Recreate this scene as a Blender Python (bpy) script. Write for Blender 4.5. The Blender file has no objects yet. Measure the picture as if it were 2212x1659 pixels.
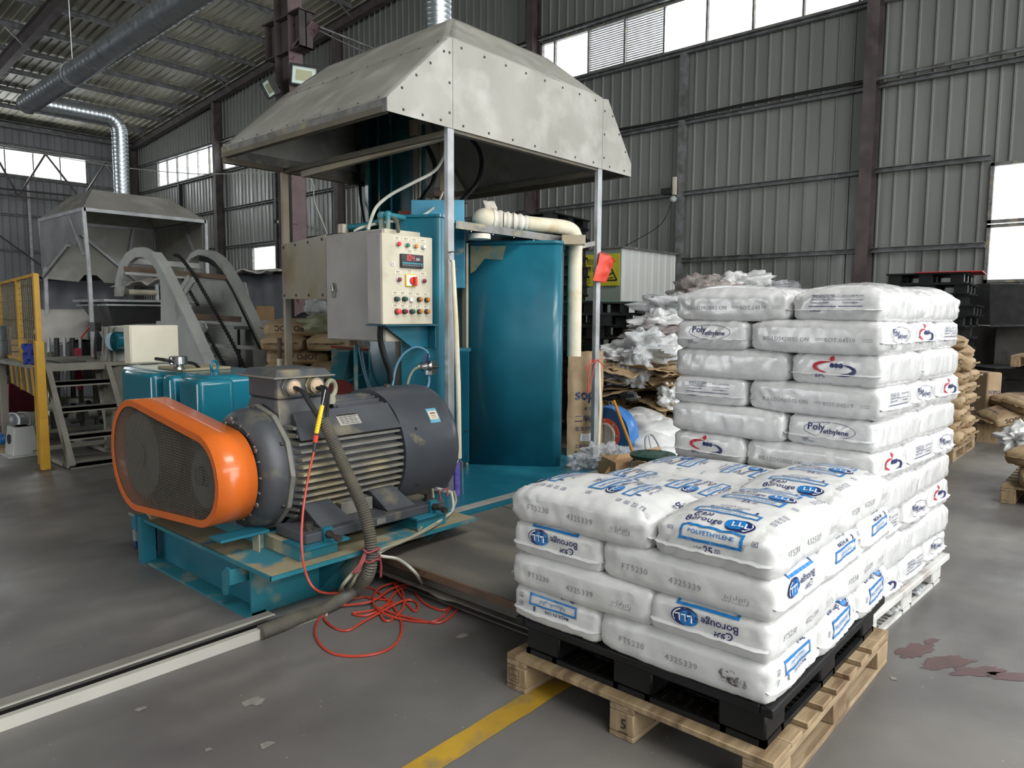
import bpy, bmesh, math, random
import numpy as np
from mathutils import Vector, Matrix, noise
from mathutils.bvhtree import BVHTree
rnd = random.Random(7)
C = bpy.context.scene.collection
SC = bpy.context.scene
pi = math.pi
# ---------------------------------------------------------------- camera
FPX, PITCH, ROLL, YAW, CAMH = 1566.0, math.radians(5.4), math.radians(.33), math.radians(48.49), 1.48
_cp, _sp, _cr, _sr = math.cos(PITCH), math.sin(PITCH), math.cos(ROLL), math.sin(ROLL)
_M = np.array([[_cr, -_sr, 0], [_sr, _cr, 0], [0, 0, 1]]) @ np.array([[1, 0, 0], [0, _cp, -_sp], [0, _sp, _cp]]) @ np.array([[1., 0, 0], [0, 0, -1], [0, 1, 0]])
_W = np.array([[math.cos(YAW), -math.sin(YAW), 0], [math.sin(YAW), math.cos(YAW), 0], [0, 0, 1]])
MW = _M @ _W
cam = bpy.data.cameras.new('camera'); co = bpy.data.objects.new('camera', cam); C.objects.link(co)
cam.sensor_width = 36; cam.lens = FPX / 2212 * 36; cam.clip_end = 300; cam.clip_start = .05
_r, _u, _b = MW[0], -MW[1], -MW[2]
co.matrix_world = Matrix(((_r[0], _u[0], _b[0], 0), (_r[1], _u[1], _b[1], 0), (_r[2], _u[2], _b[2], CAMH), (0, 0, 0, 1)))
SC.camera = co
def ray(x, y): return MW.T @ np.array([(x - 1106) / FPX, (y - 829.5) / FPX, 1.])
def G(x, y, z=0.):
    d = ray(x, y); p = d * ((z - CAMH) / d[2]); return (float(p[0]), float(p[1]), float(z))
def PX(x, y, X):
    d = ray(x, y); p = d * X / d[0]; return (float(X), float(p[1]), float(p[2] + CAMH))
def PY(x, y, Y):
    d = ray(x, y); p = d * Y / d[1]; return (float(p[0]), float(Y), float(p[2] + CAMH))
def D(x, y, dd):
    p = ray(x, y) * dd; return (float(p[0]), float(p[1]), float(p[2] + CAMH))
# ---------------------------------------------------------------- world, light, exposure
w = bpy.data.worlds.new('sky'); SC.world = w; w.use_nodes = True
bg = w.node_tree.nodes['Background']; bg.inputs[0].default_value = (.93, .97, 1, 1); bg.inputs[1].default_value = 3.0
SC.view_settings.view_transform = 'Standard'; SC.view_settings.look = 'None'
SC.view_settings.gamma = 1; SC.view_settings.use_curve_mapping = False
SC.view_settings.exposure = 0.0
cy = SC.cycles
cy.use_denoising = True
try: cy.denoiser = 'OPENIMAGEDENOISE'
except Exception: pass
cy.max_bounces = 6; cy.diffuse_bounces = 4; cy.glossy_bounces = 3; cy.transparent_max_bounces = 12
cy.transmission_bounces = 4; cy.caustics_reflective = False; cy.caustics_refractive = False
cy.sample_clamp_indirect = 6; cy.use_adaptive_sampling = True; cy.adaptive_threshold = .02
def area(name, c, sx, sy, direction, power, col=(1, 1, 1), spread=180):
    l = bpy.data.lights.new(name, 'AREA'); l.shape = 'RECTANGLE'; l.size = sx; l.size_y = sy; l.energy = power; l.color = col
    l.spread = math.radians(spread)
    o = bpy.data.objects.new(name, l); C.objects.link(o); o.location = c
    o.rotation_euler = Vector(direction).to_track_quat('-Z', 'Z' if abs(direction[2]) < .9 else 'Y').to_euler(); return o
DAY = (.95, .98, 1.)
# daylight entering at the gable and side windows, unseen south and west openings, and an added skylight (each lamp sits just outside its opening and fills it)
area('daylight_gable_windows_far', (14.35, 15.6, 7.45), 8.2, 1.2, (-1, 0, -.05), 260, DAY)
area('daylight_gable_windows_near', (14.35, 7.7, 7.45), 8.2, 1.2, (-1, 0, -.05), 300, DAY)
area('daylight_gable_windows_left', (14.35, 29.0, 7.6), 12, 1.3, (-1, 0, -.05), 300, DAY)
area('daylight_side_window', (6.0, 35.9, 7.6), 13, 1.3, (0, -1, -.05), 500, DAY)
area('daylight_low_window', (14.35, -.6, 3.0), 6.0, 2.2, (-1, 0, 0), 260, DAY)
area('daylight_door_south', (4.0, -12.6, 3.0), 14.0, 6.0, (0, 1, 0.0), 830, (1, .99, .97))
area('daylight_high_windows_south', (0, -12.6, 7.7), 28, 2.0, (0, 1, -.1), 1200, (1, .99, .97))
area('daylight_door_west', (-16.3, 14, 3.2), 12.0, 6.0, (1, 0, 0), 1000, DAY)
area('added_skylight_fill', (1.0, -4.9, 10.3), 10, 3.2, (0, .12, -1), 1250, (1, .99, .97))  # unseen roof skylight, added for high light from the front right
# ---------------------------------------------------------------- materials
def lin(h):
    if isinstance(h, str):
        h = h.lstrip('#'); h = [int(h[i:i + 2], 16) / 255 for i in (0, 2, 4)]
    return tuple(((c + .055) / 1.055) ** 2.4 if c > .04045 else c / 12.92 for c in h) + (1,)
def mat(name, c1, c2=None, scale=4, rough=.5, metal=0, bump=0, bscale=None, detail=6, lo=.35, hi=.65, rvar=.0, stretch=(1, 1, 1), c3=None, s3=1.3, lo3=.55, hi3=.7, coat=0, trans=0, sss=0, spec=.5, alpha=1, dist=.01, nd=0.):
    m = bpy.data.materials.new(name); m.use_nodes = True; nt = m.node_tree; N = nt.nodes; Lk = nt.links
    b = N['Principled BSDF']; b.inputs['Roughness'].default_value = rough; b.inputs['Metallic'].default_value = metal
    b.inputs['Specular IOR Level'].default_value = spec
    b.inputs['Base Color'].default_value = lin(c1)
    if coat: b.inputs['Coat Weight'].default_value = coat; b.inputs['Coat Roughness'].default_value = .12
    if trans: b.inputs['Transmission Weight'].default_value = trans
    if sss: b.inputs['Subsurface Weight'].default_value = sss; b.inputs['Subsurface Radius'].default_value = (.03, .03, .03); b.inputs['Subsurface Scale'].default_value = .6
    if alpha < 1: b.inputs['Alpha'].default_value = alpha
    tc = N.new('ShaderNodeTexCoord'); mp = N.new('ShaderNodeMapping'); mp.inputs['Scale'].default_value = stretch
    Lk.new(tc.outputs['Object'], mp.inputs[0])
    def nz(s, d=detail, di=nd):
        n = N.new('ShaderNodeTexNoise'); n.inputs['Scale'].default_value = s; n.inputs['Detail'].default_value = d; n.inputs['Distortion'].default_value = di
        Lk.new(mp.outputs[0], n.inputs[0]); return n
    if c2:
        n = nz(scale); r = N.new('ShaderNodeValToRGB'); r.color_ramp.elements[0].position = lo; r.color_ramp.elements[1].position = hi
        r.color_ramp.elements[0].color = lin(c1); r.color_ramp.elements[1].color = lin(c2)
        Lk.new(n.outputs[0], r.inputs[0]); outc = r.outputs[0]
        if c3:
            n3 = nz(s3, 8); r3 = N.new('ShaderNodeValToRGB'); r3.color_ramp.elements[0].position = lo3; r3.color_ramp.elements[1].position = hi3
            mx = N.new('ShaderNodeMix'); mx.data_type = 'RGBA'; Lk.new(n3.outputs[0], r3.inputs[0]); Lk.new(r3.outputs[0], mx.inputs[0])
            Lk.new(outc, mx.inputs[6]); mx.inputs[7].default_value = lin(c3); outc = mx.outputs[2]
        Lk.new(outc, b.inputs['Base Color'])
    if rvar:
        n = nz(scale * 1.7 + 1); mr = N.new('ShaderNodeMapRange'); mr.inputs[1].default_value = .3; mr.inputs[2].default_value = .7
        mr.inputs[3].default_value = max(.03, rough - rvar); mr.inputs[4].default_value = min(1, rough + rvar)
        Lk.new(n.outputs[0], mr.inputs[0]); Lk.new(mr.outputs[0], b.inputs['Roughness'])
    if bump:
        n = nz(bscale or scale * 4, 5); bp = N.new('ShaderNodeBump'); bp.inputs['Strength'].default_value = bump; bp.inputs['Distance'].default_value = dist
        Lk.new(n.outputs[0], bp.inputs['Height']); Lk.new(bp.outputs[0], b.inputs['Normal'])
    return m
def glassy(name, col, mixf, rough=.1, tint=(1, 1, 1)):
    m = bpy.data.materials.new(name); m.use_nodes = True; nt = m.node_tree; N = nt.nodes; Lk = nt.links
    out = N['Material Output']; b = N['Principled BSDF']; b.inputs['Base Color'].default_value = lin(col); b.inputs['Roughness'].default_value = rough
    t = N.new('ShaderNodeBsdfTransparent'); t.inputs[0].default_value = (*tint, 1); mx = N.new('ShaderNodeMixShader'); mx.inputs[0].default_value = mixf
    Lk.new(t.outputs[0], mx.inputs[1]); Lk.new(b.outputs[0], mx.inputs[2]); Lk.new(mx.outputs[0], out.inputs[0])
    tc = N.new('ShaderNodeTexCoord'); n = N.new('ShaderNodeTexNoise'); n.inputs['Scale'].default_value = 25; bp = N.new('ShaderNodeBump'); bp.inputs['Strength'].default_value = .5; bp.inputs['Distance'].default_value = .02
    Lk.new(tc.outputs['Object'], n.inputs[0]); Lk.new(n.outputs[0], bp.inputs['Height']); Lk.new(bp.outputs[0], b.inputs['Normal'])
    return m
def emit(name, col, s):
    m = bpy.data.materials.new(name); m.use_nodes = True; b = m.node_tree.nodes['Principled BSDF']
    b.inputs['Base Color'].default_value = lin(col); b.inputs['Emission Color'].default_value = lin(col); b.inputs['Emission Strength'].default_value = s; return m
m_wall = mat('wall_sheet_steel', '#828480', '#737673', 1.2, .42, .15, bump=.15, bscale=9, rvar=.12, stretch=(1, 1, .25), c3='#6c6c69', s3=.8)
m_wallL = mat('wall_sheet_steel_left', '#8b8e90', '#797c7e', 1.2, .45, .15, rvar=.1, stretch=(1, 1, .25))
m_roof = mat('roof_sheet', '#aaa796', '#8d8a7c', .9, .5, .1, rvar=.12, stretch=(1, .25, 1), c3='#6f6c62', s3=.6, lo3=.5, hi3=.75)
m_girt = mat('galvanized_girt', '#85878a', '#62635f', 6, .5, .35, bump=.2)
m_col = mat('primer_steel', '#5a5250', '#463f3e', 3, .6, 0, bump=.2, c3='#39302e', s3=2)
m_colp = mat('primer_steel_pinkish', '#7c686a', '#6b595a', 3, .6, 0, bump=.15, c3='#54302c', s3=9, lo3=.62, hi3=.66)
m_black = mat('black_rubber', '#121314', '#1b1c1d', 8, .5, bump=.1)
m_dark = mat('dark_steel', '#2b2c2e', '#3a3a3a', 6, .5, .3, bump=.1)
def floor_mat():
    m = mat('concrete_floor', '#6f6d6a', '#565453', 1.3, .46, 0, bump=.12, bscale=60, rvar=.13, c3='#87837c', s3=.6, lo3=.48, hi3=.74, dist=.004, detail=9, lo=.3, hi=.7)
    nt = m.node_tree; N = nt.nodes; Lk = nt.links; b = N['Principled BSDF']
    src = b.inputs['Base Color'].links[0].from_socket
    tc = N.new('ShaderNodeTexCoord')
    # fine pale specks, swept arcs of dust
    wv = N.new('ShaderNodeTexWave'); wv.wave_type = 'RINGS'; wv.inputs['Scale'].default_value = 1.3; wv.inputs['Distortion'].default_value = 14; wv.inputs['Detail'].default_value = 6; wv.inputs['Detail Scale'].default_value = .8
    Lk.new(tc.outputs['Object'], wv.inputs[0])
    n = N.new('ShaderNodeTexNoise'); n.inputs['Scale'].default_value = .9; n.inputs['Detail'].default_value = 4; Lk.new(tc.outputs['Object'], n.inputs[0])
    r = N.new('ShaderNodeValToRGB'); r.color_ramp.elements[0].position = .5; r.color_ramp.elements[1].position = .7; Lk.new(n.outputs[0], r.inputs[0])
    mu = N.new('ShaderNodeMath'); mu.operation = 'MULTIPLY'; Lk.new(wv.outputs[1], mu.inputs[0]); Lk.new(r.outputs[0], mu.inputs[1])
    mu2 = N.new('ShaderNodeMath'); mu2.operation = 'MULTIPLY'; mu2.inputs[1].default_value = .24; Lk.new(mu.outputs[0], mu2.inputs[0])
    mx = N.new('ShaderNodeMix'); mx.data_type = 'RGBA'; Lk.new(mu2.outputs[0], mx.inputs[0]); Lk.new(src, mx.inputs[6]); mx.inputs[7].default_value = lin('#a09d97')
    v = N.new('ShaderNodeTexVoronoi'); v.inputs['Scale'].default_value = 14; Lk.new(tc.outputs['Object'], v.inputs[0])
    r2 = N.new('ShaderNodeValToRGB'); r2.color_ramp.elements[0].position = .03; r2.color_ramp.elements[0].color = (.5, .5, .5, 1); r2.color_ramp.elements[1].position = .06; r2.color_ramp.elements[1].color = (0, 0, 0, 1)
    Lk.new(v.outputs[0], r2.inputs[0])
    mx2 = N.new('ShaderNodeMix'); mx2.data_type = 'RGBA'; Lk.new(r2.outputs[0], mx2.inputs[0]); Lk.new(mx.outputs[2], mx2.inputs[6]); mx2.inputs[7].default_value = lin('#b9b6ae')
    Lk.new(mx2.outputs[2], b.inputs['Base Color']); return m
m_floor = floor_mat()
m_bag = mat('white_woven_plastic', '#d9d9d7', '#cdcecd', 14, .36, 0, bump=.22, bscale=38, rvar=.08, sss=.12, dist=.006)
m_bagb = mat('white_plastic_film', '#d8d8d7', '#cccdcd', 14, .24, 0, bump=.5, bscale=17, rvar=.08, sss=.15, dist=.006, coat=.3)
m_navy = mat('navy_ink', '#17265c', rough=.4)
m_blue = mat('blue_ink', '#1c74b8', rough=.4)
m_lblue = mat('light_blue_ink', '#2f8fd4', rough=.4)
m_red = mat('red_ink', '#b91f33', rough=.4)
m_grey = mat('grey_inkjet', '#8f9194', rough=.5)
m_white = mat('white_ink', '#f0f2f4', rough=.4)
m_black_ink = mat('black_ink', '#26221f', rough=.6)
m_kraft = mat('kraft_paper', '#ab9474', '#9a8365', 5, .65, 0, bump=.5, bscale=14, c3='#8c7048', s3=3, dist=.01)
m_kraftd = mat('kraft_paper_worn', '#9c8462', '#84704f', 6, .7, 0, bump=.5, bscale=18, dist=.01)
m_wood = mat('pallet_wood', '#a59070', '#867154', 5, .7, 0, bump=.3, stretch=(1, 6, 1), c3='#6d5740', s3=2.5, dist=.004)
m_woodx = mat('pallet_wood_lengthwise', '#a39073', '#806b52', 5, .7, 0, bump=.3, stretch=(1, 6, 6), c3='#6d5740', s3=2.5, dist=.004)
m_blkp = mat('black_pallet_plastic', '#0e0f10', '#18191a', 5, .5, 0, bump=.1, rvar=.08, spec=.3)
m_whp = mat('white_pallet_plastic', '#d8d8d4', '#c3c2bd', 5, .45, 0, bump=.1, c3='#a79f98', s3=4)
m_teal = mat('teal_machine_paint', '#216f83', '#1d6376', 2.2, .36, 0, bump=.04, bscale=6, rvar=.08, c3='#318ba0', s3=1.1, coat=.25)
m_tealb = mat('teal_gearbox_paint', '#1d7488', '#19677a', 3, .22, 0, rvar=.06, coat=.5, c3='#4f8f9a', s3=3, lo3=.62, hi3=.8)
m_teald = mat('dusty_teal_paint', '#21707f', '#2e7a86', 3, .5, 0, bump=.12, c3='#a2987c', s3=3.2, lo3=.53, hi3=.66)
m_dust = mat('dust_covered_plate', '#8d8468', '#9b9276', 4, .8, 0, bump=.2, c3='#2f7484', s3=3, lo3=.56, hi3=.63)
m_ltblue = mat('light_blue_paint', '#4b93b0', '#5aa0ba', 6, .5, 0, c3='#b9b598', s3=8, lo3=.64, hi3=.7)
m_zinc = mat('zinc_sheet', '#a9a79f', '#98978f', 2.2, .5, .25, bump=.05, rvar=.1, c3='#bcbbb5', s3=3.5, lo3=.5, hi3=.75)
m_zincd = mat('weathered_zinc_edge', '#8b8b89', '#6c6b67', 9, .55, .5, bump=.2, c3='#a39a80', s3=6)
m_galv = mat('galvanized_post', '#b7babd', '#9fa1a2', 8, .45, .5, bump=.1)
m_duct = mat('spiral_duct_steel', '#b4bbc0', '#a5adb3', 6, .3, .85, rvar=.06)
m_beige = mat('beige_enclosure', '#cfc8b4', '#bfb7a2', 3, .45, 0, bump=.03, c3='#9e947c', s3=4, lo3=.58, hi3=.8)
m_greycab = mat('grey_steel_cabinet', '#a6a39f', '#98938e', 2.5, .5, .1, bump=.04, c3='#85745c', s3=1.6, lo3=.6, hi3=.85)
m_guardp = mat('tarnished_sheet', '#a39c8f', '#b3a88e', 3, .45, .35, c3='#8b7b60', s3=2, lo3=.52, hi3=.75)
m_cream = mat('cream_box', '#d9d3bf', '#d0c9b4', 5, .5)
m_motor = mat('motor_grey_paint', '#4b4e53', '#404347', 4, .48, 0, bump=.08, c3='#8b8269', s3=3.5, lo3=.58, hi3=.75)
m_motorf = mat('motor_fin_paint', '#7d7b72', '#5c5d5e', 5, .5, 0, bump=.1, c3='#9a9176', s3=5, lo3=.5, hi3=.65)
m_cowl = mat('fan_cowl_paint', '#3d4147', '#43474e', 4, .36, 0, bump=.03, c3='#7d775f', s3=5, lo3=.66, hi3=.74, coat=.1)
m_orange = mat('orange_guard_paint', '#d96a26', '#dd6f2a', 3, .28, 0, coat=.35, c3='#b9694a', s3=2.2, lo3=.6, hi3=.85)
m_wire = mat('guard_wire', '#7c786d', rough=.5, metal=.6)
m_bolt = mat('blackened_bolt', '#3a3734', '#54504a', 20, .5, .6)
m_chrome = mat('chrome', '#c8c9c8', rough=.2, metal=.95)
m_conduit = mat('corrugated_conduit', '#5a5853', '#6b6659', 12, .55, 0, bump=.1)
m_hose = mat('grey_green_hose', '#9c9a85', '#8a8873', 6, .5)
m_clear = mat('clear_tube', '#c7c9bd', '#b3b5a8', 8, .3, sss=.1)
m_blueh = mat('blue_air_hose', '#5c8aa2', rough=.4)
m_redc = mat('orange_red_cord', '#bf4431', '#ab392a', 3, .4)
m_yel = mat('yellow_plastic', '#e9c51c', rough=.35)
m_yelp = mat('yellow_rail_paint', '#b58a28', '#c6982c', 5, .5, c3='#7d6a3a', s3=7, lo3=.6, hi3=.7)
m_line = mat('yellow_floor_paint', '#b7922b', '#a5832c', 4, .55, c3='#7d7153', s3=7, lo3=.5, hi3=.7)
m_plate = mat('scuffed_dark_plate', '#7c766d', '#66625c', 2.2, .5, .25, bump=.1, bscale=30, stretch=(1, .4, 1), c3='#8b8377', s3=2.5, rvar=.1)
m_rust = mat('rusty_edge', '#6b5340', '#54463a', 8, .7, bump=.3)
m_trunk = mat('painted_trunking', '#8b8982', '#7d7a73', 3, .45, .1, c3='#6e6a60', s3=5, lo3=.6, hi3=.7)
m_trunkf = mat('white_trunking_face', '#a8a69e', '#b3b1a8', 3, .5, c3='#77473c', s3=7, lo3=.72, hi3=.76)
m_insul = mat('cream_pipe_insulation', '#d8cfb4', '#e2dcc8', 6, .65, bump=.25, c3='#c9b98c', s3=4, lo3=.55, hi3=.7)
m_cloth = mat('white_cloth_wrap', '#e1ddd2', '#d3cdbf', 9, .75, bump=.5, bscale=12, dist=.02)
m_purple = mat('purple_bristles', '#7f6ac4', '#6a55b0', 30, .8, bump=.5)
m_redp = mat('red_plastic', '#d9452f', '#c93a28', 4, .45, bump=.2)
m_redd = mat('red_wheel_paint', '#9c3a30', '#7f3430', 5, .5)
m_fblue = mat('blue_fan_housing', '#2f6fb4', '#3577bd', 3, .35, coat=.2)
m_fblue2 = mat('blue_fan_face', '#1f4a7c', '#234f84', 3, .45)
m_ored = mat('orange_red_flange', '#c04a2b', rough=.45)
m_green = mat('green_plastic', '#1d4a3b', '#235443', 5, .45)
m_card = mat('cardboard', '#a8875f', '#9c7b54', 4, .7, bump=.1)
m_film = glassy('clear_film', '#cfd2d6', .42, .15)
m_film2 = glassy('milky_film', '#c9cccd', .72, .25)
m_pfilm = glassy('brownish_film', '#a09792', .75, .25)
m_glass = glassy('window_glass', '#e8eef2', .08, .02)
m_lightgrey = mat('light_grey_paint', '#b3b5b1', '#a5a7a3', 3, .45, c3='#87857c', s3=5, lo3=.6, hi3=.75)
m_ladder = mat('dusty_grey_steel', '#8d8b80', '#7c7a70', 5, .6, .1, bump=.15)
m_tarp = mat('dark_grey_tarp', '#54565c', '#46484e', 2, .55, bump=.15, bscale=5)
m_felt = mat('pale_grey_felt', '#b5b2ac', '#a8a5a0', 5, .8, bump=.2)
m_darkteal = mat('dark_teal_paint', '#124c54', '#0f4149', 2.5, .38, c3='#2d6a66', s3=3)
m_shed = mat('white_corrugated', '#d4d6d2', '#c9cbc7', 2, .45, stretch=(1, 1, .3))
m_signy = mat('yellow_sign', '#c9c22c', '#c2ba28', 3, .5)
m_lampg = emit('lamp_glass', '#d8e8de', .25)
m_lampl = mat('lamp_led_plate', '#c9c99a', rough=.4)
m_disp = mat('black_display', '#17191c', rough=.2)
m_led = emit('red_led_digits', '#ff4a40', 1.3)
m_cyan = mat('cyan_stripe', '#3fa7bd', rough=.4)
# ---------------------------------------------------------------- mesh helpers
def V(*a): return Vector(a)
class MB:
    def __init__(s): s.v = []; s.f = []
    def add(s, vs, fs):
        n = len(s.v); s.v += [tuple(p) for p in vs]; s.f += [tuple(i + n for i in q) for q in fs]; return s
    def hexa(s, p):   # 8 points: bottom 4 ccw, top 4
        return s.add(p, [(3, 2, 1, 0), (4, 5, 6, 7), (0, 1, 5, 4), (1, 2, 6, 5), (2, 3, 7, 6), (3, 0, 4, 7)])
    def box(s, x0, x1, y0, y1, z0, z1):
        x0, x1 = min(x0, x1), max(x0, x1); y0, y1 = min(y0, y1), max(y0, y1); z0, z1 = min(z0, z1), max(z0, z1)
        return s.hexa([(x0, y0, z0), (x1, y0, z0), (x1, y1, z0), (x0, y1, z0), (x0, y0, z1), (x1, y0, z1), (x1, y1, z1), (x0, y1, z1)])
    def obox(s, c, sx, sy, sz, rz=0, rx=0, ry=0):
        R = Matrix.Rotation(rz, 3, 'Z') @ Matrix.Rotation(ry, 3, 'Y') @ Matrix.Rotation(rx, 3, 'X'); c = Vector(c)
        P = [c + R @ Vector((a * sx / 2, b * sy / 2, d * sz / 2)) for d in (-1, 1) for a, b in ((-1, -1), (1, -1), (1, 1), (-1, 1))]
        return s.hexa(P)
    def beam(s, a, b, w_, h, up=(0, 0, 1)):
        a = Vector(a); b = Vector(b); d = (b - a).normalized(); u = Vector(up)
        if abs(d.dot(u)) > .98: u = Vector((0, 1, 0))
        r = d.cross(u).normalized() * w_ / 2; u = r.cross(d).normalized() * h / 2
        return s.hexa([a - r - u, a + r - u, b + r - u, b - r - u, a - r + u, a + r + u, b + r + u, b - r + u])
    def ring(s, c, d, r, n, ref=None):
        d = Vector(d).normalized(); u = Vector(ref) if ref is not None else (Vector((0, 0, 1)) if abs(d.z) < .9 else Vector((1, 0, 0)))
        x = d.cross(u).normalized(); y = d.cross(x).normalized()
        return [Vector(c) + x * math.cos(2 * pi * i / n) * r + y * math.sin(2 * pi * i / n) * r for i in range(n)]
    def loft(s, rings, caps=True, closed=False):
        n = len(rings[0]); base = len(s.v)
        for r in rings: s.v += [tuple(p) for p in r]
        m = len(rings)
        for k in range(m if closed else m - 1):
            k2 = (k + 1) % m
            for i in range(n):
                j = (i + 1) % n; s.f.append((base + k * n + i, base + k * n + j, base + k2 * n + j, base + k2 * n + i))
        if caps and not closed:
            s.f.append(tuple(base + i for i in range(n))[::-1]); s.f.append(tuple(base + (m - 1) * n + i for i in range(n)))
        return s
    def cyl(s, a, b, r, r2=None, n=16, caps=True):
        a = Vector(a); b = Vector(b); d = b - a
        return s.loft([s.ring(a, d, r, n), s.ring(b, d, r if r2 is None else r2, n)], caps)
    def lathe(s, a, d, prof, n=24, caps=True):
        a = Vector(a); d = Vector(d).normalized()
        return s.loft([s.ring(a + d * t, d, max(r, 1e-4), n) for t, r in prof], caps)
    def tube(s, path, r, n=8, closed=False, caps=True):
        P = [Vector(p) for p in path]; rs = []; ref = Vector((.13, .21, .97)); m = len(P); prev = None
        for i, p in enumerate(P):
            a = P[i - 1] if (i > 0 or closed) else P[i]; b = P[(i + 1) % m] if (i < m - 1 or closed) else P[i]
            d = (b - a).normalized()
            if prev is None: x = d.cross(ref).normalized()
            else:
                x = prev - d * prev.dot(d)
                x = x.normalized() if x.length > 1e-6 else d.cross(ref).normalized()
            prev = x; y = d.cross(x); rr = r[i] if isinstance(r, (list, tuple)) else r
            rs.append([p + x * math.cos(2 * pi * k / n) * rr + y * math.sin(2 * pi * k / n) * rr for k in range(n)])
        return s.loft(rs, caps, closed)
    def prism(s, poly, vec):
        v = Vector(vec); n = len(poly); P = [Vector(p) for p in poly]
        s.add([tuple(p) for p in P] + [tuple(p + v) for p in P], [tuple(range(n))[::-1], tuple(range(n, 2 * n))] + [(i, (i + 1) % n, (i + 1) % n + n, i + n) for i in range(n)]); return s
    def plate(s, poly, t):
        P = [Vector(p) for p in poly]; nrm = Vector((0, 0, 0))
        for i in range(len(P)): nrm += P[i].cross(P[(i + 1) % len(P)])
        nrm.normalize(); return s.prism([p - nrm * t / 2 for p in P], nrm * t)
    def grid(s, fn, nu, nv, thick=0):
        base = len(s.v)
        for i in range(nu + 1):
            for j in range(nv + 1): s.v.append(tuple(fn(i / nu, j / nv)))
        for i in range(nu):
            for j in range(nv):
                a = base + i * (nv + 1) + j; s.f.append((a, a + nv + 1, a + nv + 2, a + 1))
        return s
    def sphere(s, c, r, nu=16, nv=10, sc=(1, 1, 1)):
        c = Vector(c); rs = []
        for k in range(1, nv):
            t = pi * k / nv; rs.append([c + Vector((math.cos(2 * pi * i / nu) * math.sin(t) * r * sc[0], math.sin(2 * pi * i / nu) * math.sin(t) * r * sc[1], -math.cos(t) * r * sc[2])) for i in range(nu)])
        return s.loft(rs)
    def bolt(s, c, d, r, h):
        return s.cyl(c, Vector(c) + Vector(d).normalized() * h, r, n=6)
def wloc(o):
    l = Vector((0, 0, 0))
    while o is not None: l = l + o.location; o = o.parent
    return l
def tag(o, label=None, cat=None, group=None, kind=None):
    if label: o['label'] = label
    if cat: o['category'] = cat
    if group: o['group'] = group
    if kind: o['kind'] = kind
    return o
def mkmesh(name, v, f, m, smooth=None, off=None, recalc=True):
    me = bpy.data.meshes.new(name)
    if off is not None and off.length > 0: v = [(p[0] - off[0], p[1] - off[1], p[2] - off[2]) for p in v]
    me.from_pydata(v, [], f)
    if recalc:
        bm = bmesh.new(); bm.from_mesh(me); bmesh.ops.recalc_face_normals(bm, faces=bm.faces); bm.to_mesh(me); bm.free()
    for mm in (m if isinstance(m, list) else [m]): me.materials.append(mm)
    if smooth is not None:
        me.polygons.foreach_set('use_smooth', [True] * len(me.polygons))
        if smooth < 180: me.set_sharp_from_angle(angle=math.radians(smooth))
    me.update(); return me
def part(name, mb, m, parent=None, smooth=40, bevel=0, label=None, kind=None, local=False, solid=0, seg=2, recalc=True, smooth180=False):
    """links mb as ONE mesh object, a child of parent (world coordinates unless local)"""
    off = None if (parent is None or local) else wloc(parent)
    me = mkmesh(name, mb.v, mb.f, m, 180 if smooth180 else smooth, off, recalc)
    o = bpy.data.objects.new(name, me); C.objects.link(o); o.parent = parent
    if solid:
        md = o.modifiers.new('solid', 'SOLIDIFY'); md.thickness = solid; md.offset = 0
    if bevel:
        b = o.modifiers.new('bevel', 'BEVEL'); b.width = bevel; b.segments = seg; b.limit_method = 'ANGLE'; b.angle_limit = math.radians(40)
    if label: o['label'] = label
    if kind: o['kind'] = kind
    return o
def thing(name, label, cat, loc, group=None, kind=None, rz=0):
    o = bpy.data.objects.new(name, None); C.objects.link(o); o.location = loc; o.empty_display_size = .1
    if rz: o.rotation_euler = (0, 0, rz)
    return tag(o, label, cat, group, kind)
def single(name, mb, m, label, cat, group=None, kind=None, **kw):
    P = np.array(mb.v); loc = Vector(((P[:, 0].min() + P[:, 0].max()) / 2, (P[:, 1].min() + P[:, 1].max()) / 2, P[:, 2].min()))
    mb.v = [(p[0] - loc[0], p[1] - loc[1], p[2] - loc[2]) for p in mb.v]
    o = part(name, mb, m, None, **kw); o.location = loc; return tag(o, label, cat, group, kind)
KIDS = {}
def dup(o, parent=None):
    c = o.copy(); C.objects.link(c); c.parent = parent
    if o not in KIDS: KIDS[o] = [k for k in bpy.data.objects if k.parent == o]
    for ch in KIDS[o]: dup(ch, c)
    return c
def place(o, loc, rz=0, label=None, group=None, first=False):
    c = o if first else dup(o)
    c.location = loc; c.rotation_euler = (0, 0, rz)
    if label: c['label'] = label
    if group: c['group'] = group
    return c
def smoothpath(P, n=6, closed=False):
    P = [Vector(p) for p in P]; out = []; m = len(P)
    for i in range(m if closed else m - 1):
        p0 = P[i - 1] if (i > 0 or closed) else P[0]; p1 = P[i]; p2 = P[(i + 1) % m]; p3 = P[(i + 2) % m] if (i + 2 < m or closed) else P[-1]
        for k in range(n):
            t = k / n; out.append(.5 * ((2 * p1) + (-p0 + p2) * t + (2 * p0 - 5 * p1 + 4 * p2 - p3) * t * t + (-p0 + 3 * p1 - 3 * p2 + p3) * t ** 3))
    if not closed: out.append(P[-1])
    return out
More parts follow.
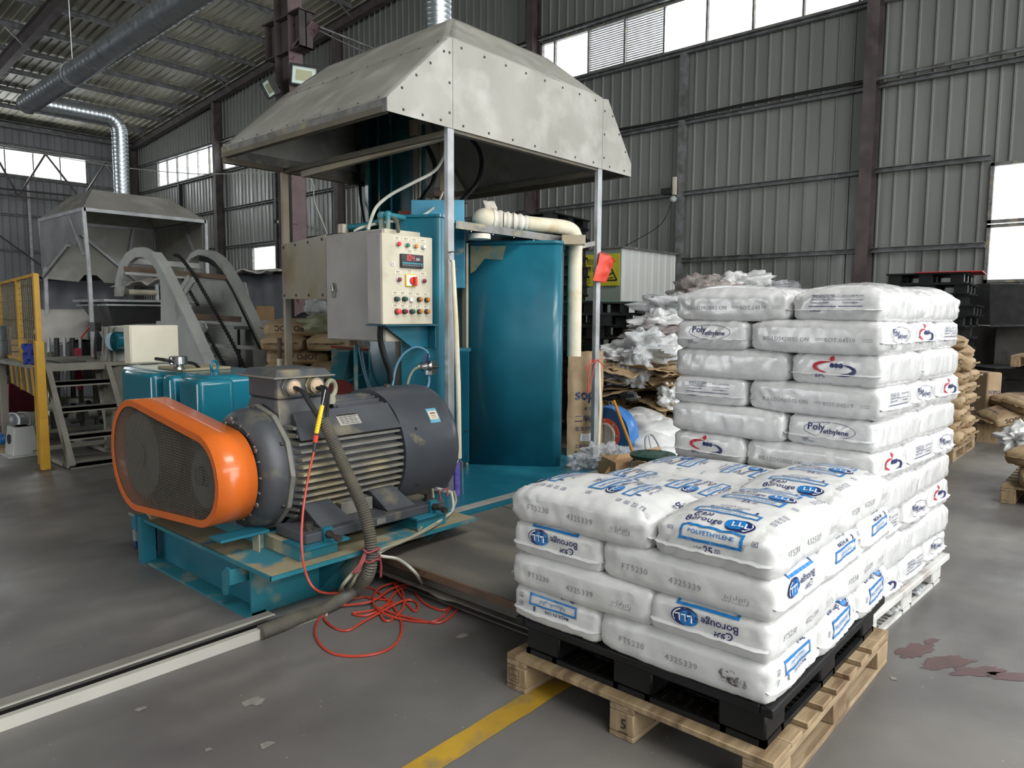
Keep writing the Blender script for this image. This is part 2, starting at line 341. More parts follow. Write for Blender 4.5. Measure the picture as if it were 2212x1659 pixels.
# ---- flat lettering as geometry
_TC = {}
def glyphs(txt, size, bold=0, spacing=1., res=2, align='CENTER'):
    """2-D triangles of a text, centred"""
    k = (txt, bold, spacing, res)
    if k not in _TC:
        cu = bpy.data.curves.new('t', 'FONT'); cu.body = txt; cu.size = 1; cu.resolution_u = res; cu.offset = bold; cu.space_character = spacing
        o = bpy.data.objects.new('t', cu); me = bpy.data.meshes.new_from_object(o)
        v = np.zeros(len(me.vertices) * 3); me.vertices.foreach_get('co', v); v = v.reshape(-1, 3)[:, :2]
        f = [tuple(p.vertices) for p in me.polygons]
        if len(v): v = v - (v.min(0) + v.max(0)) / 2
        _TC[k] = (v, f); bpy.data.objects.remove(o); bpy.data.meshes.remove(me); bpy.data.curves.remove(cu)
    v, f = _TC[k]; v = v * size
    if align == 'LEFT' and len(v): v = v - np.array([v[:, 0].min(), 0])
    return v, f
class Ink:
    """2-D artwork collected in (u, v) and laid on a surface by a mapping function"""
    def __init__(s): s.v = []; s.f = []
    def add(s, v, f):
        n = len(s.v); s.v += [(float(a), float(b)) for a, b in v]; s.f += [tuple(i + n for i in q) for q in f]; return s
    def text(s, t, u, v, size, bold=0, rot=0, w=None, spacing=1., res=2, align='CENTER', sx=1):
        g, f = glyphs(t, size, bold, spacing, res, align)
        if len(g) == 0: return s
        if w: g = g * (w / (g[:, 0].max() - g[:, 0].min()))
        c, q = math.cos(rot), math.sin(rot)
        return s.add([(u + sx * a * c - b * q, v + sx * a * q + b * c) for a, b in g], f)
    def strip(s, a, b, w_, n=None):
        a = np.array(a, float); b = np.array(b, float); L = np.linalg.norm(b - a); n = n or max(1, int(L / .02)); d = (b - a) / L; p = np.array([-d[1], d[0]]) * w_ / 2
        vs = []
        for i in range(n + 1): q = a + (b - a) * i / n; vs += [tuple(q - p), tuple(q + p)]
        return s.add(vs, [(2 * i, 2 * i + 2, 2 * i + 3, 2 * i + 1) for i in range(n)])
    def frame(s, u, v, w_, h, t):
        for a, b in (((-w_ / 2, -h / 2), (w_ / 2, -h / 2)), ((-w_ / 2, h / 2), (w_ / 2, h / 2))): s.strip((u + a[0] - t / 2, v + a[1]), (u + b[0] + t / 2, v + b[1]), t)
        for x in (-w_ / 2, w_ / 2): s.strip((u + x, v - h / 2), (u + x, v + h / 2), t)
        return s
    def oval(s, u, v, a, b, rot=0, n=28, clip=None):
        vs = [(u, v)]; rings = 3
        c, q = math.cos(rot), math.sin(rot)
        for k in range(1, rings + 1):
            for i in range(n):
                x = a * k / rings * math.cos(2 * pi * i / n); y = b * k / rings * math.sin(2 * pi * i / n); vs.append((u + x * c - y * q, v + x * q + y * c))
        f = [(0, 1 + i, 1 + (i + 1) % n) for i in range(n)]
        for k in range(rings - 1):
            for i in range(n): f.append((1 + k * n + i, 1 + (k + 1) * n + i, 1 + (k + 1) * n + (i + 1) % n, 1 + k * n + (i + 1) % n))
        return s.add(vs, f)
    def arc(s, u, v, a, b, t, rot=0, a0=0, a1=2 * pi, n=36, taper=False):
        vs = []; c, q = math.cos(rot), math.sin(rot)
        for i in range(n + 1):
            th = a0 + (a1 - a0) * i / n; tt = t * (math.sin(pi * i / n) ** .7 if taper else 1)
            for d in (-tt / 2, tt / 2):
                x = (a + d) * math.cos(th); y = (b + d) * math.sin(th); vs.append((u + x * c - y * q, v + x * q + y * c))
        return s.add(vs, [(2 * i, 2 * i + 1, 2 * i + 3, 2 * i + 2) for i in range(n)])
    def lay(s, fn, name, m, parent, local=True, maxedge=None, label=None):
        if not s.v: return None
        v, f = s.v, s.f
        if maxedge:
            bm = bmesh.new(); bv = [bm.verts.new((a, b, 0)) for a, b in v]
            for q in f:
                try: bm.faces.new([bv[i] for i in q])
                except ValueError: pass
            for _ in range(3):
                es = [e for e in bm.edges if e.calc_length() > maxedge]
                if not es: break
                bmesh.ops.subdivide_edges(bm, edges=es, cuts=1)
            bmesh.ops.triangulate(bm, faces=bm.faces)
            bm.verts.index_update(); v = [(p.co.x, p.co.y) for p in bm.verts]; f = [tuple(p.index for p in q.verts) for q in bm.faces]; bm.free()
        P = [fn(a, b) for a, b in v]
        mb = MB(); mb.v = [tuple(p) for p in P]; mb.f = f
        return part(name, mb, m, parent, smooth=None, local=local, label=label, recalc=False)
def planemap(o, ux, vx, off=.0012):
    o = Vector(o); ux = Vector(ux).normalized(); vx = Vector(vx).normalized(); n = ux.cross(vx) * off
    return lambda a, b: o + ux * a + vx * b + n
# ================================================================ the hall
XG, YL, YR, XB = 14.0, 35.5, -12.3, -16.0
def roofz(y): return 9.27 + (YL - y) * .0855 if y > 11.6 else 11.31 - (11.6 - y) * .0855
def ribprof(w_, pitch, h, b=.05, t=.022):
    P = [(0, 0)]; n = int(round(w_ / pitch))
    for i in range(n):
        c = (i + .5) * pitch; P += [(c - b / 2, 0), (c - t / 2, h), (c + t / 2, h), (c + b / 2, 0)]
    P.append((n * pitch, 0)); return P
def sheet(origin, ax, up, nrm, z0, z1, w_, pitch=.256, h=.03):
    """ribbed sheet: profile along ax, from z0 to z1 along up (z1 may be a function of the run)"""
    mb = MB(); o = Vector(origin); ax = Vector(ax); up = Vector(up); nrm = Vector(nrm)
    for a, d in ribprof(w_, pitch, h):
        for z in (z0(a) if callable(z0) else z0, z1(a) if callable(z1) else z1): mb.v.append(tuple(o + ax * a + up * z + nrm * d))
    n = len(mb.v) // 2; mb.f = [(2 * i, 2 * i + 2, 2 * i + 3, 2 * i + 1) for i in range(n - 1)]; return mb
fl = MB(); NX, NY = 30, 48
fl.grid(lambda a, b: (XB + (XG - XB) * a, YR + (YL - YR) * b, 0), NX, NY)
floor = tag(part('floor', fl, m_floor, recalc=False, smooth=None), kind='structure', label='worn grey concrete warehouse floor with pale scuffs', cat='floor')
wr = thing('wall_right', 'grey ribbed steel gable wall behind the white bag stack', 'wall', (XG, 0, 0), kind='structure')
_cache = {}
def sheetpart(parent, key, make, m, name='sheet_panel', loc=None):
    """shares the mesh of alike sheets"""
    if key in _cache:
        o = bpy.data.objects.new(name, _cache[key]); C.objects.link(o)
    else:
        o = part(name, make(), m, None, smooth=None, recalc=False); _cache[key] = o.data; o.name = name
    o.parent = parent; o.location = Vector(loc) - wloc(parent); return o
def holes_r(y):   # open z-ranges of the gable wall at y
    h = []
    if y < 33.2: h.append((6.95, 7.98))
    if y < 2.15: h.append((2.05, 3.95))
    if 23.4 < y < 25.3: h.append((3.05, 3.95))
    return h
y = YR; SW = 1.024
edges = [YR, 2.15, 23.4, 25.3, 33.2, YL]
for a, b in zip(edges[:-1], edges[1:]):
    n = int(math.ceil((b - a) / SW - 1e-6)); 
    for i in range(n):
        y0 = a + i * SW; w_ = min(SW, b - y0); pit = .256 if w_ > 1.0 else w_ / max(1, round(w_ / .256))
        zz = 0.; ranges = []
        for h0, h1 in sorted(holes_r((y0 + w_ / 2))): ranges.append((zz, h0)); zz = h1
        for z0, z1 in ranges:
            sheetpart(wr, ('r', round(z0, 2), round(z1, 2), round(w_, 3)), lambda: sheet((0, 0, 0), (0, 1, 0), (0, 0, 1), (-1, 0, 0), z0, z1, w_, pit), m_wall, loc=(XG, y0, 0))
        zt = zz; k = ('rt', round(y0, 2))
        sheetpart(wr, k, lambda: sheet((0, 0, 0), (0, 1, 0), (0, 0, 1), (-1, 0, 0), zt, lambda q: roofz(y0 + q), w_, pit), m_wall, loc=(XG, y0, 0))
wl = thing('wall_left', 'grey ribbed steel side wall at the far left with a strip window', 'wall', (0, YL, 0), kind='structure')
x = XB
while x < XG - .01:
    w_ = min(SW, XG - x); pit = .256 if w_ > 1.0 else w_ / max(1, round(w_ / .256))
    zr = [(0, 7.08), (8.2, 9.27)] if x < 11.9 else [(0, 9.27)]
    if x < 11.9 < x + w_: w_ = 11.95 - x; pit = w_ / max(1, round(w_ / .256))
    for z0, z1 in zr:
        sheetpart(wl, ('l', z0, z1, round(w_, 3)), lambda: sheet((0, 0, 0), (1, 0, 0), (0, 0, 1), (0, -1, 0), z0, z1, w_, pit), m_wallL, loc=(x, YL, 0))
    x += w_
wb = MB().box(XB - .05, XB, YR, 8, 0, 11.5).box(XB - .05, XB, 20, YL, 0, 11.2).box(XB - .05, XB, 8, 20, 6.2, 11.4)
tag(part('wall_back', wb, m_wall, smooth=None), kind='structure')
wf = MB().box(XB, -3, YR - .05, YR, 0, 6.7).box(11, XG, YR - .05, YR, 0, 6.7).box(-3, 11, YR - .05, YR, 6, 6.7).box(XB, XG, YR - .05, YR, 8.7, 9.4)
tag(part('wall_front', wf, m_wall, smooth=None), kind='structure')
# roof
ceil = thing('ceiling', 'pitched ribbed sheet roof on steel purlins', 'ceiling', (0, 11.6, 11.31), kind='structure')
SKY = (-11, 3)
x = XB
while x < XG - .01:
    w_ = min(1.25, XG - x)
    for side in (1, -1):
        L_ = (YL + .1 - 11.6) if side == 1 else (11.6 - YR + .1)
        if side == 1 or not (-4 <= x < 6): segs = [(0, L_)]
        else: segs = [(0, 14.9), (18.1, L_)]  # roof gap left for the added skylight
        for s0, s1 in segs:
            sheetpart(ceil, ('roof', side, round(w_, 2), s0, s1), lambda: sheet((0, 0, 0), (1, 0, 0), (0, side, -.0855), (0, 0, -1), s0, s1, w_, .25, .035), m_roof, loc=(x, 11.6, 11.31))
    x += w_
def csec(a, b, w_, h, t=.012, up=(0, 0, 1), side=1):
    """channel section swept from a to b"""
    mb = MB(); a = Vector(a); b = Vector(b); d = (b - a).normalized(); u = Vector(up); r = d.cross(u).normalized() * side; u = r.cross(d).normalized() * side
    P = [(-w_ / 2, -h / 2), (w_ / 2, -h / 2), (w_ / 2, -h / 2 + t), (-w_ / 2 + t, -h / 2 + t), (-w_ / 2 + t, h / 2 - t), (w_ / 2, h / 2 - t), (w_ / 2, h / 2), (-w_ / 2, h / 2)]
    n = len(P); mb.v = [tuple(a + r * p + u * q) for p, q in P] + [tuple(b + r * p + u * q) for p, q in P]
    mb.f = [(i, (i + 1) % n, (i + 1) % n + n, i + n) for i in range(n)] + [(0, 1, 2, 3), (0, 3, 4, 7), (4, 5, 6, 7)] + [(8, 9, 10, 11), (8, 11, 12, 15), (12, 13, 14, 15)]
    return mb
for k in range(12):
    yy = 33.4 - 1.86 * k; zz = roofz(yy) - .12
    part('purlin', csec((XB, yy, zz), (13.65, yy, zz), .06, .17), m_girt, ceil, smooth=None)
for k in range(10):
    yy = 9.8 - 2.3 * k
    if yy < YR + .3: break
    part('purlin', csec((XB, yy, roofz(yy) - .12), (13.65, yy, roofz(yy) - .12), .06, .17), m_girt, ceil, smooth=None)
part('eave_gutter', csec((XB, 35.1, 9.02), (13.8, 35.1, 9.02), .3, .22, .02), m_girt, ceil, smooth=None)
def ibeam(a, b, w_, h, t=.015, up=(0, 0, 1)):
    mb = MB(); a = Vector(a); b = Vector(b); d = (b - a).normalized(); r = d.cross(Vector(up)).normalized(); u = r.cross(d).normalized()
    mb.beam(a, b, t, h - 2 * t, up); mb.beam(a + u * (h / 2 - t / 2), b + u * (h / 2 - t / 2), w_, t, up); mb.beam(a - u * (h / 2 - t / 2), b - u * (h / 2 - t / 2), w_, t, up); return mb
for x in (13.72, 7.2, -.4, -8.0):
    dp = .3 if x > 13 else .46
    t = thing('roof_rafter', {13.72: 'dark steel rafter running up along the gable wall', 7.2: 'dusty steel roof rafter at the top left corner of the view'}.get(x, 'steel roof rafter spanning the hall behind the camera'), 'rafter', (x, YL - .2, roofz(YL)), kind='structure')
    q = MB(); 
    for ya, yb in ((YL - .2, 11.6), (11.6, YR)):
        m2 = ibeam((x, ya, roofz(ya) - .22 - dp / 2), (x, yb, roofz(yb) - .22 - dp / 2), .2, dp); q.add(m2.v, m2.f)
    part('beam', q, m_col, t, smooth=None)
    for k in range(0, 12, 2):
        yy = 33.4 - 1.86 * k
        for s in ((-1, 1) if x < 13 else (-1,)): part('fly_brace', MB().beam((x, yy, roofz(yy) - .2 - dp), (x + s * .5, yy, roofz(yy) - .2), .04, .04), m_girt, t, smooth=None)
# gable columns, girts
colY = [-11.8, -3.9, 3.95, 11.6, 19.5, 27.35, 35.2]
for i, yy in enumerate(colY):
    q = ibeam((13.8, yy, 0), (13.8, yy, roofz(yy) - .45), .2, .3, .014, up=(1, 0, 0))
    lab = {2: 'dark steel wall column right of the louvred window strip', 3: 'dark steel wall column just right of the big hood top', 4: 'dark steel wall column seen between the big hood posts', 5: 'dark steel wall column between the two strip windows at far left', 6: 'dark steel corner column behind the vertical duct'}.get(i, 'steel wall column out of view to the right')
    tag(part('steel_column', q, m_col, smooth=None), kind='structure', label=lab, cat='column')
for i in range(len(colY) - 1):
    a, b = colY[i] + .1, colY[i + 1] - .1
    for z in (1.1, 2.66, 4.03, 5.47, 6.88, 8.05):
        if z < 6 and yy is not None and (a < 2 and z in (2.66, 4.03)) and b > 2: aa = 2.15
        else: aa = a
        if b < 2.2 and z in (2.66,): continue
        part('girt', csec((13.9, aa, z), (13.9, b, z), .1, .085, .01, side=-1), m_girt, wr, smooth=None)
    mid = {2: 7.62, 3: 15.5, 4: 23.35, 5: 30.85}.get(i)
    if mid: part('wall_post', MB().box(13.82, 13.98, mid - .06, mid + .06, 0, 6.85), m_dark if i > 3 else m_girt, wr, smooth=None)
part('cable_bundle', MB().tube(smoothpath([(13.8, 3.9, 5.56), (13.8, 6, 5.57), (13.8, 8, 5.54), (13.8, 10, 5.57), (13.8, 11.5, 5.55)], 4), .03, 6), m_black, wr)
part('cable_bundle', MB().tube(smoothpath([(13.8, 4.1, 5.56), (13.8, 2, 5.59), (13.8, 0, 5.56), (13.8, -2, 5.55)], 4), .035, 6), m_girt, wr)
for z in (1.2, 2.6, 4.02, 5.47, 7.02, 8.28):
    part('girt', csec((XB, 35.4, z), (13.6, 35.4, z), .1, .085, .01, side=1), m_girt, wl, smooth=None)
for x in (9.62, 2.0): part('wall_post', MB().box(x - .05, x + .05, 35.3, 35.42, 0, 6.95), m_galv, wl, smooth=None)
# windows
WN = [0]
def gable_window(y0, y1, z0, z1, n, lab, louv=(), names=True, X=XG, brk=None):
    WN[0] += 1
    t = thing('window_%d' % WN[0], lab, 'window', (X, (y0 + y1) / 2, z0), kind='structure')
    fr = MB()
    for a, b in ((z0, z0 + .05), (z1 - .05, z1)): fr.box(X - .05, X + .05, y0, y1, a, b)
    for a in (y0, y1 - .05): fr.box(X - .05, X + .05, a, a + .05, z0, z1)
    part('window_frame', fr, m_zincd, t, smooth=None)
    st = (y1 - y0) / n; brk = brk or [y0 + i * st for i in range(n + 1)]
    for i in range(len(brk) - 1):
        a, b = brk[i], brk[i + 1]
        if i: part('mullion', MB().box(X - .04, X + .04, a - .02, a + .02, z0 + .05, z1 - .05), m_zincd, t, smooth=None)
        if i in louv:
            for k in range(19):
                zc = z0 + .08 + (z1 - z0 - .15) * k / 18
                part('louver_slat', MB().hexa([(X - .014, a + .03, zc + .0), (X - .014, b - .03, zc + .0), (X + .014, b - .03, zc - .017), (X + .014, a + .03, zc - .017), (X - .014, a + .03, zc + .004), (X - .014, b - .03, zc + .004), (X + .014, b - .03, zc - .013), (X + .014, a + .03, zc - .013)]), m_girt, t, smooth=None)
        else: part('pane', MB().box(X - .003, X + .003, a + .02, b - .02, z0 + .04, z1 - .04), m_glass, t, smooth=None)
gable_window(4.05, 11.5, 6.95, 7.98, 8, 'strip window high on the gable wall with two louvred sections', (5, 6), brk=[4.05, 4.27, 5.25, 6.21, 7.18, 8.15, 9.13, 10.1, 11.08, 11.5])
gable_window(-3.8, 3.85, 6.95, 7.98, 8, 'strip window high on the gable wall at the right edge')
gable_window(11.7, 19.4, 6.95, 7.98, 8, 'strip window high on the gable wall hidden behind the big hood')
gable_window(19.6, 27.25, 6.95, 7.98, 8, 'strip window high on the gable wall just left of the big hood')
gable_window(27.45, 33.15, 6.95, 8.1, 6, 'strip window high on the gable wall furthest left of the gable')
gable_window(-3.8, 2.15, 3.0, 3.95, 4, 'upper white window behind the tall black pallet stack')
gable_window(-3.8, 2.15, 2.05, 2.98, 4, 'lower white window directly behind the tall black pallet stack')
gable_window(23.42, 25.28, 3.05, 3.95, 1, 'small low window left of the big hood above the grey tarp')
WN[0] += 1
t = thing('window_%d' % WN[0], 'strip window high on the left side wall behind the truss rods', 'window', (5, YL, 7.08), kind='structure')
fr = MB().box(-4, 11.95, YL - .05, YL + .05, 7.08, 7.13).box(-4, 11.95, YL - .05, YL + .05, 8.15, 8.2).box(11.88, 11.95, YL - .05, YL + .05, 7.08, 8.2)
part('window_frame', fr, m_zincd, t, smooth=None)
for k in range(16):
    a = 11.9 - k; part('pane', MB().box(a - .98, a - .02, YL - .003, YL + .003, 7.12, 8.16), m_glass, t, smooth=None)
    if k: part('mullion', MB().box(a - .02, a + .02, YL - .04, YL + .04, 7.12, 8.16), m_dark, t, smooth=None)
part('wall_fill', MB().box(XB, -4, YL - .02, YL + .02, 7.0, 8.25), m_wallL, wl, smooth=None)
# interior column with crane bracket and floodlights
ic = thing('steel_column', 'tall dark interior column with purple-grey flange and crane bracket behind the big hood', 'column', (7.2, 11.6, 0), kind='structure')
cx, cyy, cw, cd = 7.2, 11.6, .27, .42
part('web', MB().box(cx - .01, cx + .01, cyy - cd / 2, cyy + cd / 2, 0, 11.0), m_col, ic, smooth=None)
part('flange', MB().box(cx - cw / 2, cx + cw / 2, cyy - cd / 2 - .015, cyy - cd / 2, 0, 11.0), m_colp, ic, smooth=None, label='purple-grey painted flange')
part('flange', MB().box(cx - cw / 2, cx + cw / 2, cyy + cd / 2, cyy + cd / 2 + .015, 0, 11.0), m_col, ic, smooth=None)
zb = PX(600, 130, 7.2)[2]; zt = PX(620, 42, 7.2)[2]
br = MB()
for s in (-1, 1):
    yA, yB = cyy + s * (cd / 2 + .015), cyy + s * (cd / 2 + .34)
    br.box(cx - .16, cx + .16, yA, yB + s * .05, zt - .02, zt).box(cx - .01, cx + .01, yA, yB, zb, zt - .02).box(cx - .13, cx + .13, yA, yB, zb, zb + .02).box(cx - .13, cx + .13, yB - .02 * s, yB, zb, zt - .02)
br.box(cx - .13, cx + .13, cyy - cd / 2, cyy + cd / 2, zb, zb + .02).box(cx - .13, cx + .13, cyy - cd / 2, cyy + cd / 2, zt - .02, zt)
part('crane_bracket', br, m_col, ic, smooth=None)
part('brace_plate', MB().beam(PY(640, 108, 11.37), PY(684, 52, 11.0), .27, .03), m_colp, ic, smooth=None)
part('crane_rail_rod', MB().tube([PY(690, 58, 11.0), PY(805, 104, 11.0)], .02, 6), m_girt, ic)
part('crane_rail_rod', MB().tube([PY(690, 66, 11.0), PY(725, 84, 11.1), PY(786, 112, 11.0)], .012, 6), m_girt, ic)
def floodlight(c, nd, sz, label, lit=True):
    t = thing('floodlight', label, 'floodlight', c)
    n = Vector(nd).normalized(); r = n.cross(Vector((0, 0, 1))).normalized(); u = r.cross(n).normalized(); c = Vector(c)
    def slab(w_, h, a, b): return MB().hexa([c + r * x * w_ / 2 + u * y * h / 2 + n * d for d in (a, b) for x, y in ((-1, -1), (1, -1), (1, 1), (-1, 1))])
    rim = MB()
    for x0, x1, y0, y1 in ((-1, 1, -1, -.84), (-1, 1, .84, 1), (-1, -.88, -.84, .84), (.88, 1, -.84, .84)):
        rim.hexa([c + r * x * sz / 2 + u * y * sz * .36 + n * d for d in (0, .05) for x, y in ((x0, y0), (x1, y0), (x1, y1), (x0, y1))])
    part('housing', slab(sz, sz * .72, -.06, 0), m_black, t, bevel=.006); part('rim', rim, m_black, t, smooth=None)
    part('reflector', slab(sz * .88, sz * .6, .001, .004), m_lampg, t, smooth=None)
    part('led_plate', slab(sz * .6, sz * .38, .006, .01), m_lampl, t, smooth=None)
    part('glass', slab(sz * .88, sz * .6, .04, .043), m_glass, t, smooth=None)
    part('bracket', MB().beam(c - n * .05, c - n * .2 - u * .02, .04, .04), m_dark, t, smooth=None); return t
floodlight(PY(656, 163, 11.2), (-.35, -1, -.42), .46, 'square floodlight on the purple-grey column above the big hood edge')
floodlight(PY(583, 190, 11.8), (-1, .2, -.6), .42, 'dark floodlight seen from the side left of the interior column')
# truss girder before the left wall
tg = thing('truss_girder', 'thin zigzag steel truss crossing in front of the left strip window', 'truss', (9, 34.6, 6.6))
YT = 34.6
zz = [(-10, 335), (40, 424), (98, 333), (176, 432), (228, 352), (250, 382)]
for a, b in zip(zz[:-1], zz[1:]):
    part('diagonal_rod', MB().beam(PY(*a, YT), PY(*b, YT), .07, .07), m_col, tg, smooth=None)
part('top_chord', MB().beam(PY(-10, 318, YT), PY(250, 354, YT), .06, .06), m_girt, tg, smooth=None)
part('bottom_chord', MB().beam(PY(-10, 406, YT), PY(186, 426, YT), .1, .06), m_dark, tg, smooth=None)
part('lower_chord', MB().beam(PY(-10, 419, YT), PY(160, 437, YT), .1, .06), m_col, tg, smooth=None)
sb = thing('sway_brace', 'long rusty diagonal wall brace above the grey tarp at the left', 'brace', PY(80, 600, 34.9))
part('brace_rod', MB().beam(PY(-20, 495, 34.9), PY(135, 606, 34.9), .09, .05), m_col, sb, smooth=None)
part('brace_rod', MB().beam(PY(118, 592, 34.95), PY(168, 558, 34.95), .12, .05), m_rust, sb, smooth=None)
part('gusset', MB().plate([PY(116, 588, 34.85), PY(128, 584, 34.85), PY(132, 600, 34.85), PY(120, 598, 34.85)], .02), m_rust, sb, smooth=None)
# rope across the hall
rp = MB().tube(smoothpath([PX(-5, 311, 6), PX(120, 338, 6.1), PX(240, 358, 6.2), PX(275, 363, 6.3), PX(430, 376, 6.6), PX(648, 375, 6.9), PX(680, 440, 6.5), PX(707, 506, 6.3)], 4), .009, 5)
single('rope', rp, m_clear, 'thin pale rope strung across the hall and down behind the grey cabinet', 'rope')
# wall lamp on the gable
wlm = thing('wall_lamp', 'small bare bulb lamp on the gable wall girt above the white shed', 'lamp', (13.7, 7.65, 4.0))
part('lamp_holder', MB().box(13.65, 13.8, 7.72, 7.95, 4.02, 4.14), m_black, wlm, smooth=None)
part('bracket', MB().box(13.72, 13.8, 7.66, 7.72, 4.0, 4.36), m_cream, wlm, smooth=None)
part('bulb', MB().sphere((13.66, 7.66, 3.9), .07), m_film2, wlm)
part('cord', MB().tube(smoothpath([(13.7, 7.7, 3.9), (13.6, 7.9, 3.4), (13.2, 8.4, 3.0), (12.9, 8.8, 2.75)], 5), .008, 5), m_black, wlm)
sc = thing('security_camera', 'small white camera beside the left hood post', 'camera', PX(598, 479, 13.3))
c0 = Vector(PX(598, 479, 13.3)); part('camera_body', MB().cyl(c0, c0 + Vector((.24, -.15, -.01)), .05), m_cream, sc); part('lens_hood', MB().cyl(c0 - Vector((.07, -.04, 0)), c0, .057), m_black, sc); part('bracket', MB().beam(c0 + Vector((.22, -.14, 0)), c0 + Vector((.68, -.2, -.1)), .03, .03), m_cream, sc)
# painted line on the floor
ln = MB(); a0, a1 = Vector(G(880, 1659)), Vector(G(945, 1659)); b0, b1 = Vector(G(1183, 1474)), Vector(G(1228, 1480))
d = (Vector((b0.x + b1.x, b0.y + b1.y, 0)) / 2 - Vector((a0.x + a1.x, a0.y + a1.y, 0)) / 2).normalized(); nn = Vector((-d.y, d.x, 0))
c0 = (a0 + a1) / 2 - d * 1.6; L_ = 3.6
ln.grid(lambda a, b: c0 + d * (a * L_) + nn * (.051 * (1 - 2 * b) + .004 * noise.noise(Vector((a * 30, b * 5, 0)))) + Vector((0, 0, .002)), 60, 2)
part('floor_line', ln, m_line, floor, label='worn yellow painted floor line', smooth=None, recalc=False)
def blob(cx, cy_, rx, ry, seed, rot=0, z=.0015):
    mb = MB(); n = 60; P = []
    for i in range(n):
        t_ = 2 * pi * i / n; q = 1 + .55 * noise.noise(Vector((math.cos(t_) * 1.6, math.sin(t_) * 1.6, seed))) + .3 * noise.noise(Vector((math.cos(t_) * 5, math.sin(t_) * 5, seed)))
        x_, y_ = rx * q * math.cos(t_), ry * q * math.sin(t_); P.append((cx + x_ * math.cos(rot) - y_ * math.sin(rot), cy_ + x_ * math.sin(rot) + y_ * math.cos(rot), z))
    mb.v = [(cx, cy_, z)] + P; mb.f = [(0, 1 + i, 1 + (i + 1) % n) for i in range(n)]; return mb
m_stain = mat('dark_red_stain', '#5c4442', '#4e3a39', 6, .45)
m_crater = mat('floor_patch', '#8b8781', '#7a766f', 20, .7, bump=.3)
for px, py, rx, ry, rt in ((1975, 1405, .11, .05, -.2), (2045, 1432, .14, .05, -.5), (2110, 1450, .13, .035, -.7), (2185, 1462, .12, .03, -.9), (2012, 1385, .05, .02, -.3)):
    p = G(px, py); part('stain', blob(p[0], p[1], rx, ry, px * .01, rt), m_stain, floor, label='dark red spill stain', smooth=None, recalc=False)
for px, py, r_ in ((577, 1609, .022), (548, 1516, .04), (303, 1533, .018), (450, 1620, .012), (1780, 1410, .015), (1930, 1466, .015), (1450, 1398, .02), (998, 1375, .03)):
    p = G(px, py); part('patch', blob(p[0], p[1], r_, r_ * .8, px * .03, 0, .002), m_crater, floor, smooth=None, recalc=False)
# ================================================================ bags and pallets
def bag_shape(L, W, T, seed, n=5.5, dome=0, wr=1., slump=0, nx=40, ny=26, nz=8, round_end=0):
    idx = {}; vs = []; fs = []
    def vid(i, j, k):
        key = (i, j, k)
        if key not in idx: idx[key] = len(vs); vs.append((2 * i / nx - 1, 2 * j / ny - 1, 2 * k / nz - 1))
        return idx[key]
    for k in (0, nz):
        for i in range(nx):
            for j in range(ny):
                q = (vid(i, j, k), vid(i + 1, j, k), vid(i + 1, j + 1, k), vid(i, j + 1, k)); fs.append(q if k else q[::-1])
    for j in (0, ny):
        for i in range(nx):
            for k in range(nz):
                q = (vid(i, j, k), vid(i, j, k + 1), vid(i + 1, j, k + 1), vid(i + 1, j, k)); fs.append(q if j else q[::-1])
    for i in (0, nx):
        for j in range(ny):
            for k in range(nz):
                q = (vid(i, j, k), vid(i, j + 1, k), vid(i, j + 1, k + 1), vid(i, j, k + 1)); fs.append(q if i else q[::-1])
    out = []; s3 = seed * 7.3; R = .024; pw = 3.2
    for a, b, c in vs:
        h = max(abs(a), abs(b)); n1 = 13.; q = h / ((abs(a) ** n1 + abs(b) ** n1) ** (1 / n1)) if h > 1e-6 else 1
        px_, py_ = a * q, b * q
        f_ = (max(0, 1 - abs(c) ** pw)) ** (1 / pw)
        ins = R * (1 - f_) * (n / 5.5 if n > 5 else 1.25) * h
        nx_, ny_ = (a ** 9, b ** 9); l_ = math.hypot(nx_, ny_) or 1; nx_, ny_ = nx_ / l_, ny_ / l_
        X_ = px_ * L / 2 - nx_ * ins; Y_ = py_ * W / 2 - ny_ * ins
        droop = .05 * h ** 8 + .08 * (abs(a * b)) ** 3
        Z_ = c * T / 2 * (1 - (droop if c > 0 else droop * .5))
        if dome and c > 0: Z_ += dome * c * T / 2 * (1 - a * a) ** .8 * (1 - b * b) ** .8 - (.10 * T * h ** 5 * c)
        r1 = noise.noise(Vector((X_ * 4 + s3, Y_ * 4.5, Z_ * 4)))
        rad = abs(noise.noise(Vector((X_ * 7, Y_ * 34 + Z_ * 30, s3)))) * (abs(a) ** 4)
        diag = abs(noise.noise(Vector((X_ * 26 + Y_ * 30 + s3, Z_ * 20 - X_ * 9, 0)))) * (abs(a * b)) ** 1.6
        cor = noise.noise(Vector((X_ * 30, Y_ * 5 + s3, Z_ * 16))) * (abs(b) ** 5)
        fine = noise.noise(Vector((X_ * 20 + s3, Y_ * 24, Z_ * 24)))
        dsp = wr * (.006 * r1 - .010 * rad - .014 * diag + .0035 * cor + .0016 * fine)
        nv = Vector((a ** 5, b ** 5, c ** 5)); nv = nv.normalized() if nv.length else nv
        out.append((X_ + nv.x * dsp, Y_ + nv.y * dsp, Z_ + nv.z * dsp * (.6 if c < 0 else 1) - slump * .03 * (abs(a) ** 4) * (c > 0)))
    zmin = -T / 2
    out = [(p[0], p[1], max(p[2] - zmin, .001)) for p in out]
    return out, fs
